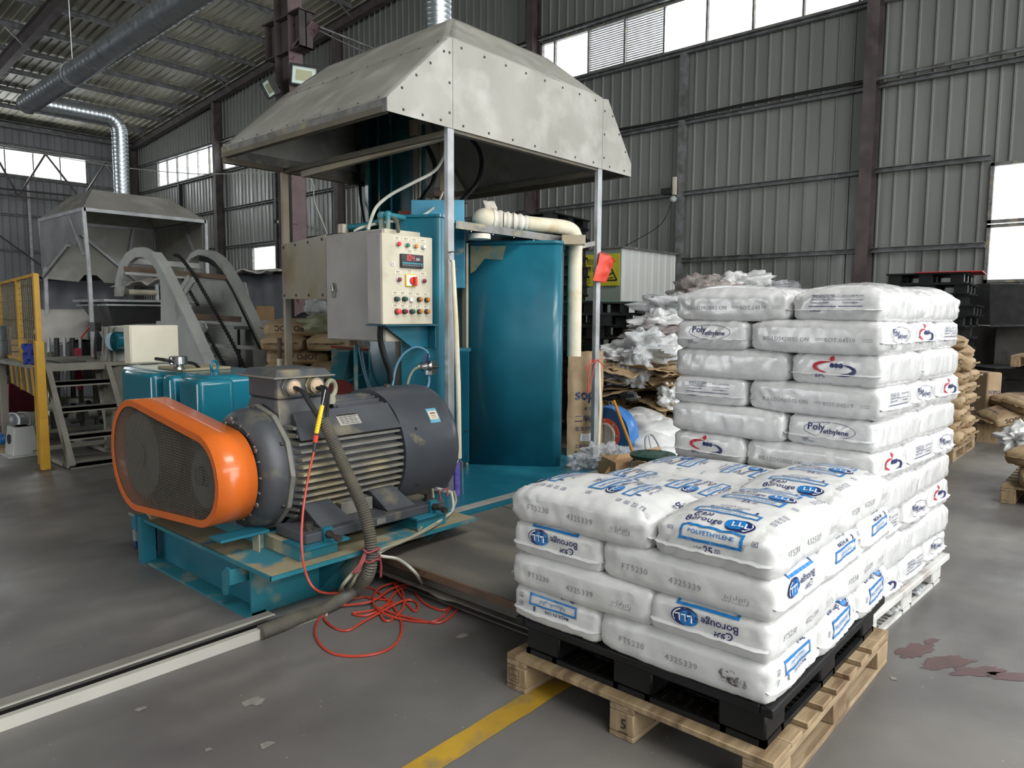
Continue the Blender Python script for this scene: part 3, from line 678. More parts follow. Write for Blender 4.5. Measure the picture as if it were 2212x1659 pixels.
def wrapmap(verts, faces, L, W, T):
    """(u, s) -> point on the bag, u across the width, s along the print from the -x end over the top"""
    bvh = BVHTree.FromPolygons(verts, faces); n = 5.5; prof = []
    for i in range(200):
        th = pi - pi * i / 199
        ca, sa = math.cos(th), math.sin(th); r = (abs(ca) ** n + abs(sa) ** n) ** (-1 / n); prof.append((ca * r * L / 2, sa * r * T / 2 + T / 2))
    # start lower on the end face
    prof = [(-L / 2, T * .18)] + prof + [(L / 2, T * .18)]
    P = np.array(prof); S = np.concatenate([[0], np.cumsum(np.linalg.norm(np.diff(P, axis=0), axis=1))])
    def fn(u, s, off=.0028):
        s = min(max(s, 0), S[-1]); x = float(np.interp(s, S, P[:, 0])); z = float(np.interp(s, S, P[:, 1]))
        e = .004; x1 = float(np.interp(min(s + e, S[-1]), S, P[:, 0])); z1 = float(np.interp(min(s + e, S[-1]), S, P[:, 1])); x0 = float(np.interp(max(s - e, 0), S, P[:, 0])); z0 = float(np.interp(max(s - e, 0), S, P[:, 1]))
        nrm = Vector((-(z1 - z0), 0, x1 - x0)).normalized(); y_ = -u
        o = Vector((x, y_, z)) + nrm * .08; h = bvh.ray_cast(o, -nrm, .3)
        if h[0] is None:
            h = bvh.find_nearest(Vector((x, y_, z))); 
        return h[0] + nrm * off
    def side(sgn):
        def g(u, v):
            h = bvh.ray_cast(Vector((u * sgn, -sgn * (W / 2 + .2), T / 2 + v)), Vector((0, sgn, 0)), .5)
            p = h[0] if h[0] is not None else Vector((u * sgn, -sgn * W / 2, T / 2 + v))
            return p + Vector((0, -sgn * .0016, 0))
        return g
    def end(sgn):   # sgn=-1: the -x end seen from outside
        def g(u, v):
            h = bvh.ray_cast(Vector((sgn * (L / 2 + .2), u * sgn, T / 2 + v)), Vector((-sgn, 0, 0)), .5)
            p = h[0] if h[0] is not None else Vector((sgn * L / 2, u * sgn, T / 2 + v))
            return p + Vector((sgn * .003, 0, 0))
        return g
    return fn, side, end, S[-1]
AR1 = '\ufe9d\ufeed\ufeae\ufe91'; AR2 = '\ufe94\ufef4\ufedc\ufef4\ufe98\ufeb3\ufefc\ufe91 \ufee6\ufe8b\ufe8d\ufeaa\ufedf'
def icon(I, u, v, s, kind=0):
    I.frame(u, v, s, s, s * .09)
    if kind == 0: I.arc(u, v, s * .28, s * .28, s * .1, 0, 0, pi); I.strip((u, v - s * .3), (u, v + s * .1), s * .08)
    elif kind == 1: I.strip((u - s * .25, v - s * .28), (u + s * .25, v + s * .28), s * .09); I.strip((u - s * .25, v + s * .28), (u + s * .25, v - s * .28), s * .09)
    else: I.strip((u - s * .2, v - s * .25), (u - s * .2, v + s * .2), s * .14); I.strip((u + s * .15, v - s * .25), (u + s * .15, v + s * .25), s * .09)
def logo_b(N_, B_, Wh, u, v, s):
    N_.oval(u + s * .06, v - s * .03, s * .56, s * .36, .12)
    B_.oval(u - s * .1, v + s * .01, s * .42, s * .3, .12)
    for k in (-.26, 0.0, .24):
        x_ = u + k * s; Wh.strip((x_, v + s * .16), (x_ + s * .03, v - s * .1), s * .05, 2); Wh.strip((x_, v - s * .1), (x_ + s * .2, v - s * .07), s * .05, 2)
    Wh.arc(u + s * .02, v - s * .02, s * .5, s * .31, s * .045, .12, -1.2, .5, 12)
def print_b(phase, S):
    N_, B_, Wh = Ink(), Ink(), Ink(); per = .345; s = -phase
    while s < S:
        def ok(q, h=.03): return .012 + h / 2 < q < S - .012 - h / 2
        if ok(s + .035): N_.text('25', -.005, s + .035, .034, .02); N_.text('KG', .027, s + .041, .012, .02); N_.text('NET', .028, s + .03, .012, .02); N_.text('\ufed2\ufeae\ufed8', -.04, s + .038, .014, .01)
        if ok(s + .088, .062): B_.frame(0, s + .088, .205, .056, .0095); B_.text('POLYETHYLENE', 0, s + .088, .03, .014, w=.155)
        if ok(s + .088, .03):
            for k, (uu, q) in enumerate(((-.145, .088), (.145, .088))): icon(N_, uu, s + q, .018, k)
        if ok(s + .15, .03): N_.text('Borouge', -.045, s + .15, .04, .008, w=.125)
        if ok(s + .18, .02): N_.text(AR1, -.06, s + .182, .036, .02)
        if ok(s + .162, .06): logo_b(N_, B_, Wh, .07, s + .158, .085)
        if ok(s + .228, .05): B_.frame(0, s + .228, .215, .036, .0075); B_.text(AR2, 0, s + .228, .026, .01, w=.12)
        if ok(s + .262, .02): N_.text('MADE IN UAE', -.02, s + .262, .018, .012); N_.strip((.085, s + .252), (.085, s + .272), .008, 1)
        if ok(s + .285, .02): N_.text('\ufe93\ufeaa\ufea4\ufe98\ufee4\ufedf\ufe8d \ufe94\ufef4\ufe91\ufeae\ufecc\ufedf\ufe8d', 0, s + .285, .013, .008, w=.1)
        for k in range(4):
            if ok(s + .23 + k * .03, .02): icon(N_, .155, s + .225 + k * .033, .017, k % 3)
        if ok(s + .31, .02): N_.text('RAK100005', -.15, s + .31, .009, .01)
        s += per
    return N_, B_, Wh
def logo_bpc(Rd, Nv, u, v, s):
    Rd.arc(u - s * .06, v, s * .46, s * .15, s * .10, -.05, .5 * pi, 1.42 * pi, 22, True); Nv.arc(u + s * .1, v - s * .05, s * .42, s * .14, s * .11, -.05, -.62 * pi, .42 * pi, 22, True)
    Rd.oval(u - s * .06, v + s * .24, s * .065, s * .065, 0, 16)
    for k in range(3): Nv.oval(u - s * .06 + k * s * .115, v + s * .06, s * .062, s * .065, 0, 16)
    Nv.text('BPC', u - s * .36, v - s * .22, s * .13, .012, spacing=1.3)
def print_k_end(kind):
    Rd, Nv = Ink(), Ink()
    if kind == 0: Nv.arc(0, .012, .115, .036, .0022); Nv.text('Poly', -.058, .019, .046, .014); Nv.text('ethylene', .030, .004, .044, .014, w=.112); Nv.text('Under', -.105, -.036, .012, .01); Nv.text('Speed  Licence', -.092, -.046, .009, .01)
    elif kind == 1: logo_bpc(Rd, Nv, 0, .008, .17)
    else:
        for k in range(4): icon(Nv, -.095 + k * .026, .034, .02, k % 3)
        Nv.text('(25.0 ± 0.025) KG Net', .075, .038, .010, .008); Nv.strip((-.12, .02), (.12, .02), .0016); Nv.text('Produced by KOPC', -.07, .008, .013, .014, w=.085); Nv.text('E-mail:info@bpcn.cn', .072, .008, .011, .012, w=.08); Nv.strip((-.12, -.008), (.12, -.008), .0034); Nv.text('BG-404-06-02', -.09, -.028, .009, .012)
    return Rd, Nv
def build_bag(proto_name, kind, L, W, T, seed, phase=0, dome=0, mt=None, n=5.5, endkind=0, wr=1.):
    v, f = bag_shape(L, W, T, seed, n=n, dome=dome, wr=wr)
    root = part(proto_name, (lambda m: (setattr(m, 'v', v), setattr(m, 'f', f), m)[2])(MB()), mt, None, smooth=180, recalc=False)
    wf_, side, end, S = wrapmap(v, f, L, W, T)
    # seam flap and gusset folds on both ends
    for sg in (-1, 1):
        e = end(sg); z0 = -T * .14; mb = MB(); nn = 22
        for i in range(nn + 1):
            u = (i / nn - .5) * W * .93; p = e(u, z0) ; q = Vector((sg, 0, 0)); dr = .012 + .004 * noise.noise(Vector((u * 30, seed, sg)))
            mb.v += [tuple(p - q * .004 + Vector((0, 0, .004))), tuple(p + q * dr + Vector((0, 0, -.002 + .006 * noise.noise(Vector((u * 22, seed + 3, sg)))))), tuple(p - q * .004 - Vector((0, 0, .004)))]
        for i in range(nn): a = 3 * i; mb.f += [(a, a + 3, a + 4, a + 1), (a + 1, a + 4, a + 5, a + 2)]
        part('seam', mb, mt, root, smooth=60, local=True)
    if kind == 'b':
        N_, B_, Wh = print_b(phase, S)
        N_.lay(lambda a, b: wf_(a, b), 'navy_print', m_navy, root, maxedge=.014); B_.lay(lambda a, b: wf_(a, b, .0030), 'blue_print', m_blue, root, maxedge=.014); Wh.lay(lambda a, b: wf_(a, b, .0042), 'logo_strokes', m_white, root)
        gI = Ink()
        gI.text('FT5230', -.17, -.004, .03, .0, spacing=1.15); gI.text('4325339', 0.02, -.008, .03, .0, spacing=1.15)
        for k in range(9): gI.strip((.16 + k * .009, -.018 + .004 * math.sin(k * 2.1)), (.163 + k * .009, -.004 + .004 * math.sin(k * 3.7)), .0022, 1)
        for k in range(8): gI.strip((.15 + k * .011, -.024), (.156 + k * .011, -.024 + .003 * math.sin(k)), .002, 1)
    else:
        gI = Ink(); gI.text('BG-LD2420E02 ON', -.12, -.012, .026, .0, spacing=1.05); gI.text('LOT:04519', .13, -.012, .026, .0, spacing=1.1)
        for k in range(6): gI.strip((.02 + k * .01, -.006), (.026 + k * .01, -.007), .003, 1); gI.strip((.022 + k * .01, -.014), (.027 + k * .01, -.013), .003, 1); gI.strip((.225 + k * .007, -.007), (.229 + k * .007, -.007), .003, 1); gI.strip((.225 + k * .007, -.016), (.229 + k * .007, -.016), .003, 1)
        for j, sg in enumerate((-1, 1)):
            Rd, Nv = print_k_end((endkind + j) % 3); e = end(sg)
            Nv.lay(e, 'navy_print', m_navy, root, maxedge=.014); Rd.lay(e, 'red_print', m_red, root, maxedge=.02)
        Rd, Nv = print_k_end((endkind + 1) % 3)
        if dome:
            T1, T2 = Ink(), Ink()
            for s0, kk in ((S * .3, 0), (S * .52, 1), (S * .75, 2)):
                R2, N2 = print_k_end(kk); T1.add([(a, b + s0) for a, b in N2.v], N2.f); T2.add([(a, b + s0) for a, b in R2.v], R2.f)
            T1.lay(lambda a, b: wf_(a, b), 'navy_print', m_navy, root, maxedge=.016); T2.lay(lambda a, b: wf_(a, b), 'red_print', m_red, root, maxedge=.02)
    for sg in ((-1, 1) if kind == 'b' else (-1,)): gI.lay(side(sg), 'stamped_code', m_grey, root, maxedge=.02)
    return root
def pick(protos, used, i):
    o = protos[i]
    first = i not in used; used.add(i); return o, first
# ---------------- front stack: five bags to a layer, four layers, on a black pallet on a wooden pallet
FX, FY, FZ, FT = 2.083, .792, .290, .1305
FB = [build_bag('resin_bag', 'b', .642, .433, .146, s, ph, 0, m_bag) for s, ph in ((1, .028), (2, .163), (3, .078))]
FD = [build_bag('resin_bag', 'b', .64, .43, tt2, 11 + s, ph, dd2, m_bag, n=5.4, wr=1.6) for s, ph, tt2, dd2 in ((1, .0, .150, .2), (2, .31, .100, .12))]
usedF, usedD = set(), set()
lay_words = ['bottom', 'third', 'second', 'top']
def layer_cells(L_, k):
    """pattern of five bags in a 1.24 x 1.04 layer; returns (x, y, rz, word)"""
    lx, wx = (.629, .421) if L_ == 'f' else (.62, .413)
    if k % 2 == 1:   # two bags lengthwise along the near side, three across behind
        return [(lx / 2, wx / 2, 0, 'near corner'), (lx * 1.5, wx / 2, 0, 'far right end'), (wx / 2, wx + lx / 2, pi / 2, 'left end facing the step'), (wx * 1.5, wx + lx / 2, pi / 2, 'middle of the rear row'), (wx * 2.5, wx + lx / 2, pi / 2, 'far left corner')]
    return [(wx / 2, lx / 2, pi / 2, 'near corner'), (wx * 1.5, lx / 2, pi / 2, 'middle of the right side'), (wx * 2.5, lx / 2, pi / 2, 'far right end'), (lx / 2, lx + wx / 2, 0, 'left end facing the step'), (lx * 1.5, lx + wx / 2, 0, 'far left corner')]
for k in range(4):
    for c, (x, y, rz, word) in enumerate(layer_cells('f', k)):
        flip = pi if (k == 0 and c in (0, 3)) or (k == 2 and c in (0, 3)) or (k == 1 and c in (0, 3)) else 0
        if k == 3: o, first = pick(FD, usedD, 0 if c in (0, 1, 2) else 1)
        elif k == 0: i = {0: 1, 1: 0, 2: 0, 3: 1, 4: 2}[c]; o, first = pick(FB, usedF, i)
        elif k == 2: i = {0: 2, 1: 1, 2: 1, 3: 2, 4: 0}[c]; o, first = pick(FB, usedF, i)
        else: i = {0: 2, 1: 0, 2: 2, 3: 0, 4: 1}[c]; o, first = pick(FB, usedF, i)
        if k == 3 and c in (2, 3): flip = pi
        j = rnd.uniform(-.008, .008); jz = rnd.uniform(-.015, .015)
        pb_ = place(o, (FX + x + j, FY + y + rnd.uniform(-.008, .008), FZ + FT * k + .001), rz + flip + jz, 'blue-printed white bag, front stack, %s layer, %s' % (lay_words[k], word), 'blue-printed resin bags on the front pallet', first)
        if k == 0 and c == 0: STB = pb_
m_smudge = glassy('brown_grime', '#4e4234', .0, .8)
_nt = m_smudge.node_tree; _n = _nt.nodes.new('ShaderNodeTexNoise'); _n.inputs['Scale'].default_value = 55; _n.inputs['Detail'].default_value = 6; _tc = _nt.nodes.new('ShaderNodeTexCoord'); _r = _nt.nodes.new('ShaderNodeValToRGB'); _r.color_ramp.elements[0].position = .48; _r.color_ramp.elements[1].position = .62
_nt.links.new(_tc.outputs['Object'], _n.inputs[0]); _nt.links.new(_n.outputs[0], _r.inputs[0]); _nt.links.new(_r.outputs[0], [q for q in _nt.nodes if q.type == 'MIX_SHADER'][0].inputs[0])
_I = Ink(); _I.oval(.2, .0, .05, .022, -.25); _v = [tuple(q.co) for q in STB.data.vertices]; _f = [tuple(q.vertices) for q in STB.data.polygons]; _bv = BVHTree.FromPolygons(_v, _f)
_sgn = 1 if abs(STB.rotation_euler[2]) > 3 else -1
def _sm(u, v):
    h = _bv.ray_cast(Vector((-u * 1 if _sgn == -1 else u, .4 * (1 if _sgn == -1 else -1), .07 + v)), Vector((0, -1 if _sgn == -1 else 1, 0)), .6); p_ = h[0] if h[0] is not None else Vector((0, 0, .07)); return p_ + Vector((0, .0035 if _sgn == -1 else -.0035, 0))
_I.lay(_sm, 'dirt_smudge', m_smudge, STB, maxedge=.02, label='brown dirt smudge')
# ---------------- rear stack: ten layers on a white plastic pallet
BX, BY, BZ, BT = 3.37, .865, .155, .1445; BR = -.055
KB = [build_bag('resin_bag', 'k', .630, .419, .158, 21 + s, 0, 0, m_bagb, n=5.0, endkind=s, wr=1.25) for s in range(3)]
KD = [build_bag('resin_bag', 'k', .628, .419, .160, 31 + s, 0, .34, m_bagb, n=5.2, endkind=2 + 2 * s, wr=1.6) for s in range(2)]
usedK, usedKD = set(), set()
ords = ['bottom', 'ninth', 'eighth', 'seventh', 'sixth', 'fifth', 'fourth', 'third', 'second', 'top']
end_pick = {9: 2, 8: 0, 7: 1, 6: 2, 5: 0, 4: 1, 3: 0, 2: 2, 1: 1, 0: 1}
for k in range(10):
    kk = k % 2
    for c, (x, y, rz, word) in enumerate(layer_cells(None, kk)):
        if k == 9: o, first = pick(KD, usedKD, 0 if c != 1 else 1); fl_ = 0
        else:
            e = (end_pick[k] + (0 if c in (0, 3) else c)) % 3; o, first = pick(KB, usedK, e); fl_ = pi if kk == 1 and c >= 2 else 0
        jx, jy = rnd.uniform(-.01, .01), rnd.uniform(-.01, .01)
        X_, Y_ = x + jx, y + jy
        place(o, (BX + X_ * math.cos(BR) - Y_ * math.sin(BR), BY + X_ * math.sin(BR) + Y_ * math.cos(BR), BZ + BT * k + .001), rz + BR + fl_ + rnd.uniform(-.02, .02), 'glossy white bag, tall rear stack, %s layer%s, %s' % (ords[k], '' if k in (0, 9) else ' from the top', word.replace('the step', 'the camera')), 'glossy white bags on the tall rear stack', first)
# ---------------- pallets
def wood_pallet(X0, Y0, Lx, Ly, label, group=None, rz=0):
    """block pallet: top boards run along Y, three deck rows of blocks along X"""
    t = thing('wooden_pallet', label, 'pallet', (0, 0, 0), group)
    nb = 9 if Lx > 1.1 else 7; bw = .095; gap = (Lx - bw) / (nb - 1)
    for i in range(nb):
        x = i * gap; w_ = .14 if i in (0, nb - 1) else bw
        if i == nb - 1: x = Lx - .14
        part('deck_board', MB().box(x, x + w_, 0, Ly, .122, .144), m_wood, t, bevel=.003, local=True, seg=1)
    for j in range(3):
        y = [0, Ly / 2 - .05, Ly - .1][j]
        part('stringer_board', MB().box(0, Lx, y, y + .1, .1, .122), m_woodx, t, bevel=.003, local=True, seg=1)
        part('bottom_board', MB().box(0, Lx, y, y + .1, 0, .02), m_woodx, t, bevel=.003, local=True, seg=1)
        for i in range(3):
            x = [0, Lx / 2 - .07, Lx - .145][i]
            b = part('block', MB().box(x, x + .145, y, y + .1, .02, .1), m_wood, t, bevel=.004, local=True, seg=1)
    t.location = (X0, Y0, 0); t.rotation_euler = (0, 0, rz); return t
wp = wood_pallet(2.07, .772, 1.25, 1.08, 'pale wooden block pallet on the floor under the black pallet and front bag stack')
I = Ink(); I.text('5', 0, 0, .05, .01); I.strip((-.02, -.032), (.02, -.032), .003, 1)
I.lay(planemap((2.0 + .0705 - .002, .772 + .54 - .01, .06), (0, -1, 0), (0, 0, 1)), 'stamped_mark', m_black_ink, wp, local=False)
I = Ink(); I.frame(-.01, 0, .05, .05, .002); I.strip((-.03, 0), (.01, 0), .002, 1); I.strip((-.01, -.012), (.01, -.012), .002, 1)
I.lay(planemap((2.0685, .772 + 1.03, .062), (0, -1, 0), (0, 0, 1)), 'stamped_mark', m_black_ink, wp, local=False)
def plastic_pallet(name, Lx, Ly, h, m, label, group=None, grid=True, lip=.012):
    t = thing(name, label, 'pallet', (0, 0, 0), group)
    top = MB(); top.box(0, Lx, 0, Ly, h - .025, h - .004)
    part('deck', top, m, t, bevel=.004, local=True, seg=1)
    rim = MB()
    for a in ((-.012, Lx + .012, -.012, .03), (-.012, Lx + .012, Ly - .03, Ly + .012), (-.012, .03, .03, Ly - .03), (Lx - .03, Lx + .012, .03, Ly - .03)): rim.box(*a, h - .03, h + lip * .3)
    part('rim', rim, m, t, bevel=.006, local=True, seg=2)
    lw, lh = .16, h - .03
    for x in (0.02, Lx / 2 - lw / 2, Lx - lw - .02):
        for y in (0.02, Ly / 2 - lw / 2, Ly - lw - .02):
            part('foot', MB().box(x, x + lw, y, y + lw, .02, lh), m, t, bevel=.008, local=True, seg=1)
    sk = MB()
    for y in (.02, Ly / 2 - .075, Ly - .17): sk.box(.02, Lx - .02, y, y + .02, 0, .02).box(.02, Lx - .02, y + .13, y + .15, 0, .02)
    for x in (.02, Lx / 2 - .075, Lx - .17): sk.box(x, x + .02, .02, Ly - .02, 0, .02).box(x + .13, x + .15, .02, Ly - .02, 0, .02)
    if grid:
        n = 28
        for i in range(n):
            x = .03 + (Lx - .06) * i / (n - 1)
            for y in (.02, Ly / 2 - .075, Ly - .17): sk.box(x - .006, x + .006, y + .02, y + .13, .004, .018)
        for i in range(int(n * Ly / Lx)):
            y = .03 + (Ly - .06) * i / (int(n * Ly / Lx) - 1)
            for x in (.02, Lx / 2 - .075, Lx - .17): sk.box(x + .02, x + .13, y - .006, y + .006, .004, .018)
    part('skid_grid', sk, m, t, smooth=None, local=True); return t
bp1 = plastic_pallet('plastic_pallet', 1.19, 1.01, .15, m_blkp, 'black plastic pallet directly under the front bag stack'); bp1.location = (2.10, .80, .1445)
# side skirt with slots between the feet of the black pallet
sk = MB()
wpp = plastic_pallet('plastic_pallet', 1.24, 1.06, .155, m_whp, 'white plastic pallet under the tall rear bag stack'); wpp.location = (BX, BY, .0); wpp.rotation_euler = (0, 0, BR)
# pink liner scraps hanging in the white pallet
for dx in (.52, .9):
    mb = MB(); 
    mb.grid(lambda a, b: (BX + dx - .1 + .16 * a + .02 * noise.noise(Vector((a * 9, b * 9, dx))), BY + .02 - dx * .055 + .12 * b, .03 + .05 * abs(noise.noise(Vector((a * 5, b * 5, dx * 9))))), 12, 8)
    single('plastic_scrap', mb, m_film2, 'crumpled clear film scrap lying in the %s opening of the white pallet' % ('nearer' if dx < .7 else 'farther'), 'scrap', solid=.002)
# ================================================================ floor trunking, step platform
tk = thing('floor_trunking', 'long pale steel cable trunking lying on the floor in front of the teal base', 'trunking', (0, 2.97, 0))
X0t, X1t = -1.2, 1.99
part('top_cover', MB().box(X0t, 1.76, 3.055, 3.125, .044, .05), m_trunk, tk, smooth=None)
part('front_face', MB().box(X0t, X1t, 2.968, 2.976, 0, .047), m_trunkf, tk, smooth=None, label='white front face with brown scrapes')
part('front_lip', MB().box(X0t, X1t, 2.976, 3.0, .042, .046), m_trunkf, tk, smooth=None)
part('cover_lip', MB().hexa([(X0t, 3.02, .05), (1.75, 3.045, .056), (1.75, 3.055, .056), (X0t, 3.03, .05), (X0t, 3.02, .053), (1.75, 3.045, .06), (1.75, 3.055, .06), (X0t, 3.03, .053)]), m_trunkf, tk, smooth=None)
part('back_face', MB().box(X0t, 1.76, 3.12, 3.126, 0, .044), m_trunk, tk, smooth=None)
part('bottom', MB().box(X0t, X1t, 2.976, 3.12, 0, .004), m_dark, tk, smooth=None)
m_plated = mat('dusty_channel', '#6a655d', '#57534c', 5, .7, bump=.2)
sp = thing('step_platform', 'low platform of scuffed dark steel plates between the motor and the bag stack', 'platform', (4, 2.7, 0))
for i, (xa, xb, ya, yb) in enumerate(((2.43, 3.62, 1.98, 3.3), (3.63, 4.85, 1.98, 3.3), (4.86, 6.0, 2.4, 3.3))):
    part('tread_plate', MB().box(xa, xb, ya, yb, .158, .17), m_plate, sp, bevel=.002, seg=1)
part('edge_strip', MB().box(2.415, 2.43, 1.97, 3.3, .135, .171), m_rust, sp, smooth=None, label='rusty brown edge')
for ya in (2.0, 2.55, 3.18): part('bearer', MB().box(2.5, 5.9, ya, ya + .06, .06, .158), m_rust, sp, smooth=None)
part('side_channel', csec((2.45, 1.98, .105), (2.45, 3.28, .105), .05, .09, .008, side=-1), m_plated, sp, smooth=None)
part('side_channel', csec((2.5, 1.98, .045), (2.5, 3.0, .045), .06, .08, .008, side=-1), m_plated, sp, smooth=None)
for x in (2.5, 4.0, 5.7): part('foot', MB().box(x, x + .08, 3.16, 3.26, 0, .06), m_dark, sp, smooth=None)
part('foot', MB().box(2.5, 2.58, 2.0, 2.08, 0, .06), m_dark, sp, smooth=None); part('foot', MB().box(4.0, 4.08, 2.0, 2.08, 0, .06), m_dark, sp, smooth=None)
p = G(962, 1140, .172); part('stain', blob(p[0], p[1], .09, .04, 4.4, .4, .1715), m_stain, sp, label='dark brown wet stain', smooth=None, recalc=False)
# ================================================================ motor base
mb_ = thing('base_frame', 'teal welded steel base frame carrying the motor, dusty on top', 'base frame', (2.3, 3.8, 0))
part('top_plate', MB().box(1.70, 3.05, 2.98, 4.62, .255, .272), m_dust, mb_, bevel=.002, seg=1, label='dust-covered top plate')
part('plate_edge', MB().box(1.694, 1.702, 2.975, 4.62, .253, .273).box(1.694, 3.05, 2.972, 2.982, .253, .273), m_teald, mb_, smooth=None)
part('side_web', MB().box(1.79, 1.803, 3.24, 4.45, .012, .255), m_teal, mb_, smooth=None)
part('side_flange', MB().box(1.70, 1.81, 3.235, 4.47, 0, .012), m_teald, mb_, smooth=None, label='dusty bottom flange')
part('front_web', MB().box(1.735, 3.0, 3.235, 3.248, 0, .255), m_teald, mb_, smooth=None)
part('end_post', MB().box(1.68, 1.76, 4.40, 4.46, 0, .285), m_teal, mb_, smooth=None)
part('end_post_hook', MB().prism([(1.67, 4.46, .20), (1.67, 4.52, .20), (1.67, 4.52, .27), (1.67, 4.46, .285)], (.07, 0, 0)), m_teal, mb_, smooth=None)
for x in (2.12, 2.75): part('gusset', MB().prism([(x, 2.99, .255), (x, 3.235, .255), (x, 3.235, .03)], (.012, 0, 0)), m_teald, mb_, smooth=None)
part('rear_web', MB().box(1.79, 3.0, 4.6, 4.612, 0, .255), m_teal, mb_, smooth=None)
part('right_web', MB().box(3.0, 3.012, 3.24, 4.6, 0, .255), m_teal, mb_, smooth=None)
hk = [(1.70, 3.30, .235), (1.70, 3.30, .16), (1.70, 3.325, .155), (1.70, 3.345, .10), (1.70, 3.37, .095), (1.70, 3.385, .12), (1.70, 3.375, .175), (1.70, 3.39, .195), (1.70, 3.34, .24)]
part('lifting_hook', MB().prism([(1.66, y, z) for _, y, z in hk], (.012, 0, 0)).box(1.672, 1.79, 3.30, 3.31, .16, .235), m_teald, mb_, smooth=None)
part('rail', MB().box(1.90, 2.12, 3.06, 3.98, .272, .345), m_teald, mb_, smooth=None, bevel=.003, seg=1)
part('rail', MB().box(2.62, 2.84, 3.02, 3.98, .272, .345), m_teald, mb_, smooth=None, bevel=.003, seg=1)
for x in (2.02, 2.73):
    part('rail_pad', MB().box(x - .13, x + .13, 3.0, 3.2, .34, .352), m_teal, mb_, smooth=None)
    part('jack_lug', MB().box(x - .03 + .03, x + .05, 3.03, 3.06, .352, .42), m_teal, mb_, smooth=None)
    jb = part('jack_bolt', MB().cyl((x + .02, 3.13, .39), (x + .02, 2.93, .385), .011, n=10).cyl((x + .02, 3.025, .39), (x + .02, 3.0, .39), .02, n=6).cyl((x + .02, 2.955, .385), (x + .02, 2.925, .384), .017, n=6), m_bolt, mb_)
part('bracket_leg', MB().box(1.84, 1.90, 3.40, 3.405, .272, .37).box(1.84, 1.846, 3.34, 3.40, .272, .37), m_teald, mb_, smooth=None)
part('bracket_arm', MB().box(1.64, 1.90, 3.34, 3.46, .365, .378), m_teal, mb_, smooth=None)
part('bracket_leg', MB().box(1.72, 1.86, 4.35, 4.42, .272, .355), m_dust, mb_, smooth=None)
# ================================================================ motor
mt_ = thing('electric_motor', 'large dusty grey finned electric motor on the teal base', 'motor', (2.45, 3.55, .33))
YC, ZC = 3.55, .665
part('frame', MB().cyl((1.97, YC, ZC), (2.80, YC, ZC), .300, n=48), m_motor, mt_)
for k in range(13):
    z = ZC - .235 + k * .0385; yo = math.sqrt(max(0, .348 ** 2 - (z - ZC) ** 2)); yi = math.sqrt(.285 ** 2 - (z - ZC) ** 2)
    for s in (-1, 1):
        q = MB(); a, b = YC + s * yi, YC + s * yo
        q.hexa([(2.0, a, z - .011), (2.75, a, z - .011), (2.73, b, z - .007), (2.02, b, z - .007), (2.0, a, z + .011), (2.75, a, z + .011), (2.73, b, z + .007), (2.02, b, z + .007)])
        part('cooling_fin', q, m_motorf, mt_, smooth=None)
for k in range(9):   # short fins across the crown
    y = YC - .16 + k * .04; zo = math.sqrt(.345 ** 2 - (y - YC) ** 2)
    part('crown_fin', MB().box(2.36, 2.78, y - .005, y + .005, ZC + .25, ZC + zo), m_motor, mt_, smooth=None)
for s in (-1, 1):   # flat shoulders
    q = MB(); q.hexa([(2.02, YC + s * .33, ZC + .17), (2.76, YC + s * .33, ZC + .17), (2.76, YC + s * .315, ZC + .17), (2.02, YC + s * .315, ZC + .17), (2.06, YC + s * .20, ZC + .305), (2.73, YC + s * .20, ZC + .305), (2.73, YC + s * .15, ZC + .26), (2.06, YC + s * .15, ZC + .26)])
    part('shoulder_plate', q, m_motor, mt_, smooth=None, bevel=.004, seg=1)
    part('side_skirt', MB().hexa([(2.0, YC + s * .24, ZC - .27), (2.8, YC + s * .24, ZC - .27), (2.8, YC + s * .19, ZC - .27), (2.0, YC + s * .19, ZC - .27), (2.0, YC + s * .285, ZC - .235), (2.8, YC + s * .285, ZC - .235), (2.8, YC + s * .25, ZC - .235), (2.0, YC + s * .25, ZC - .235)]), m_motor, mt_, smooth=None)
part('end_bell', MB().lathe((1.83, YC, ZC), (1, 0, 0), [(0, .12), (0, .25), (.015, .285), (.04, .308), (.07, .320), (.12, .322), (.14, .31)], 48), m_motor, mt_)
part('bell_flange', MB().lathe((1.955, YC, ZC), (1, 0, 0), [(0, .34), (.028, .34)], 12), m_motorf, mt_, smooth=None, bevel=.006)
part('bell_vent', MB().lathe((1.8235, YC, ZC), (1, 0, 0), [(0, .15), (0, .245), (.004, .25), (.004, .15)], 40), m_black, mt_)
for k in range(20):
    th = 2 * pi * k / 20; c, s = math.cos(th), math.sin(th)
    part('bell_rib', MB().beam((1.822, YC + c * .14, ZC + s * .14), (1.832, YC + c * .262, ZC + s * .262), .008, .012, up=(1, 0, 0)), m_motorf, mt_, smooth=None)
for k in range(6):
    th = 2 * pi * (k + .5) / 6; part('bolt', MB().bolt((1.948, YC + math.cos(th) * .32, ZC + math.sin(th) * .32), (-1, 0, 0), .011, .016), m_bolt, mt_, smooth=None)
    part('bolt', MB().bolt((1.822, YC + math.cos(th) * .275, ZC + math.sin(th) * .275), (-1, 0, 0), .012, .006), m_motorf, mt_, smooth=None)
part('shaft', MB().cyl((1.64, YC, ZC), (1.9, YC, ZC), .05, n=20), m_dark, mt_)
part('fan_cowl', MB().lathe((2.68, YC, ZC), (1, 0, 0), [(0, .355), (0, .368), (.05, .372), (.38, .372), (.42, .366), (.445, .345), (.455, .30), (.455, .06)], 56), m_cowl, mt_, label='dark smooth fan cowl')
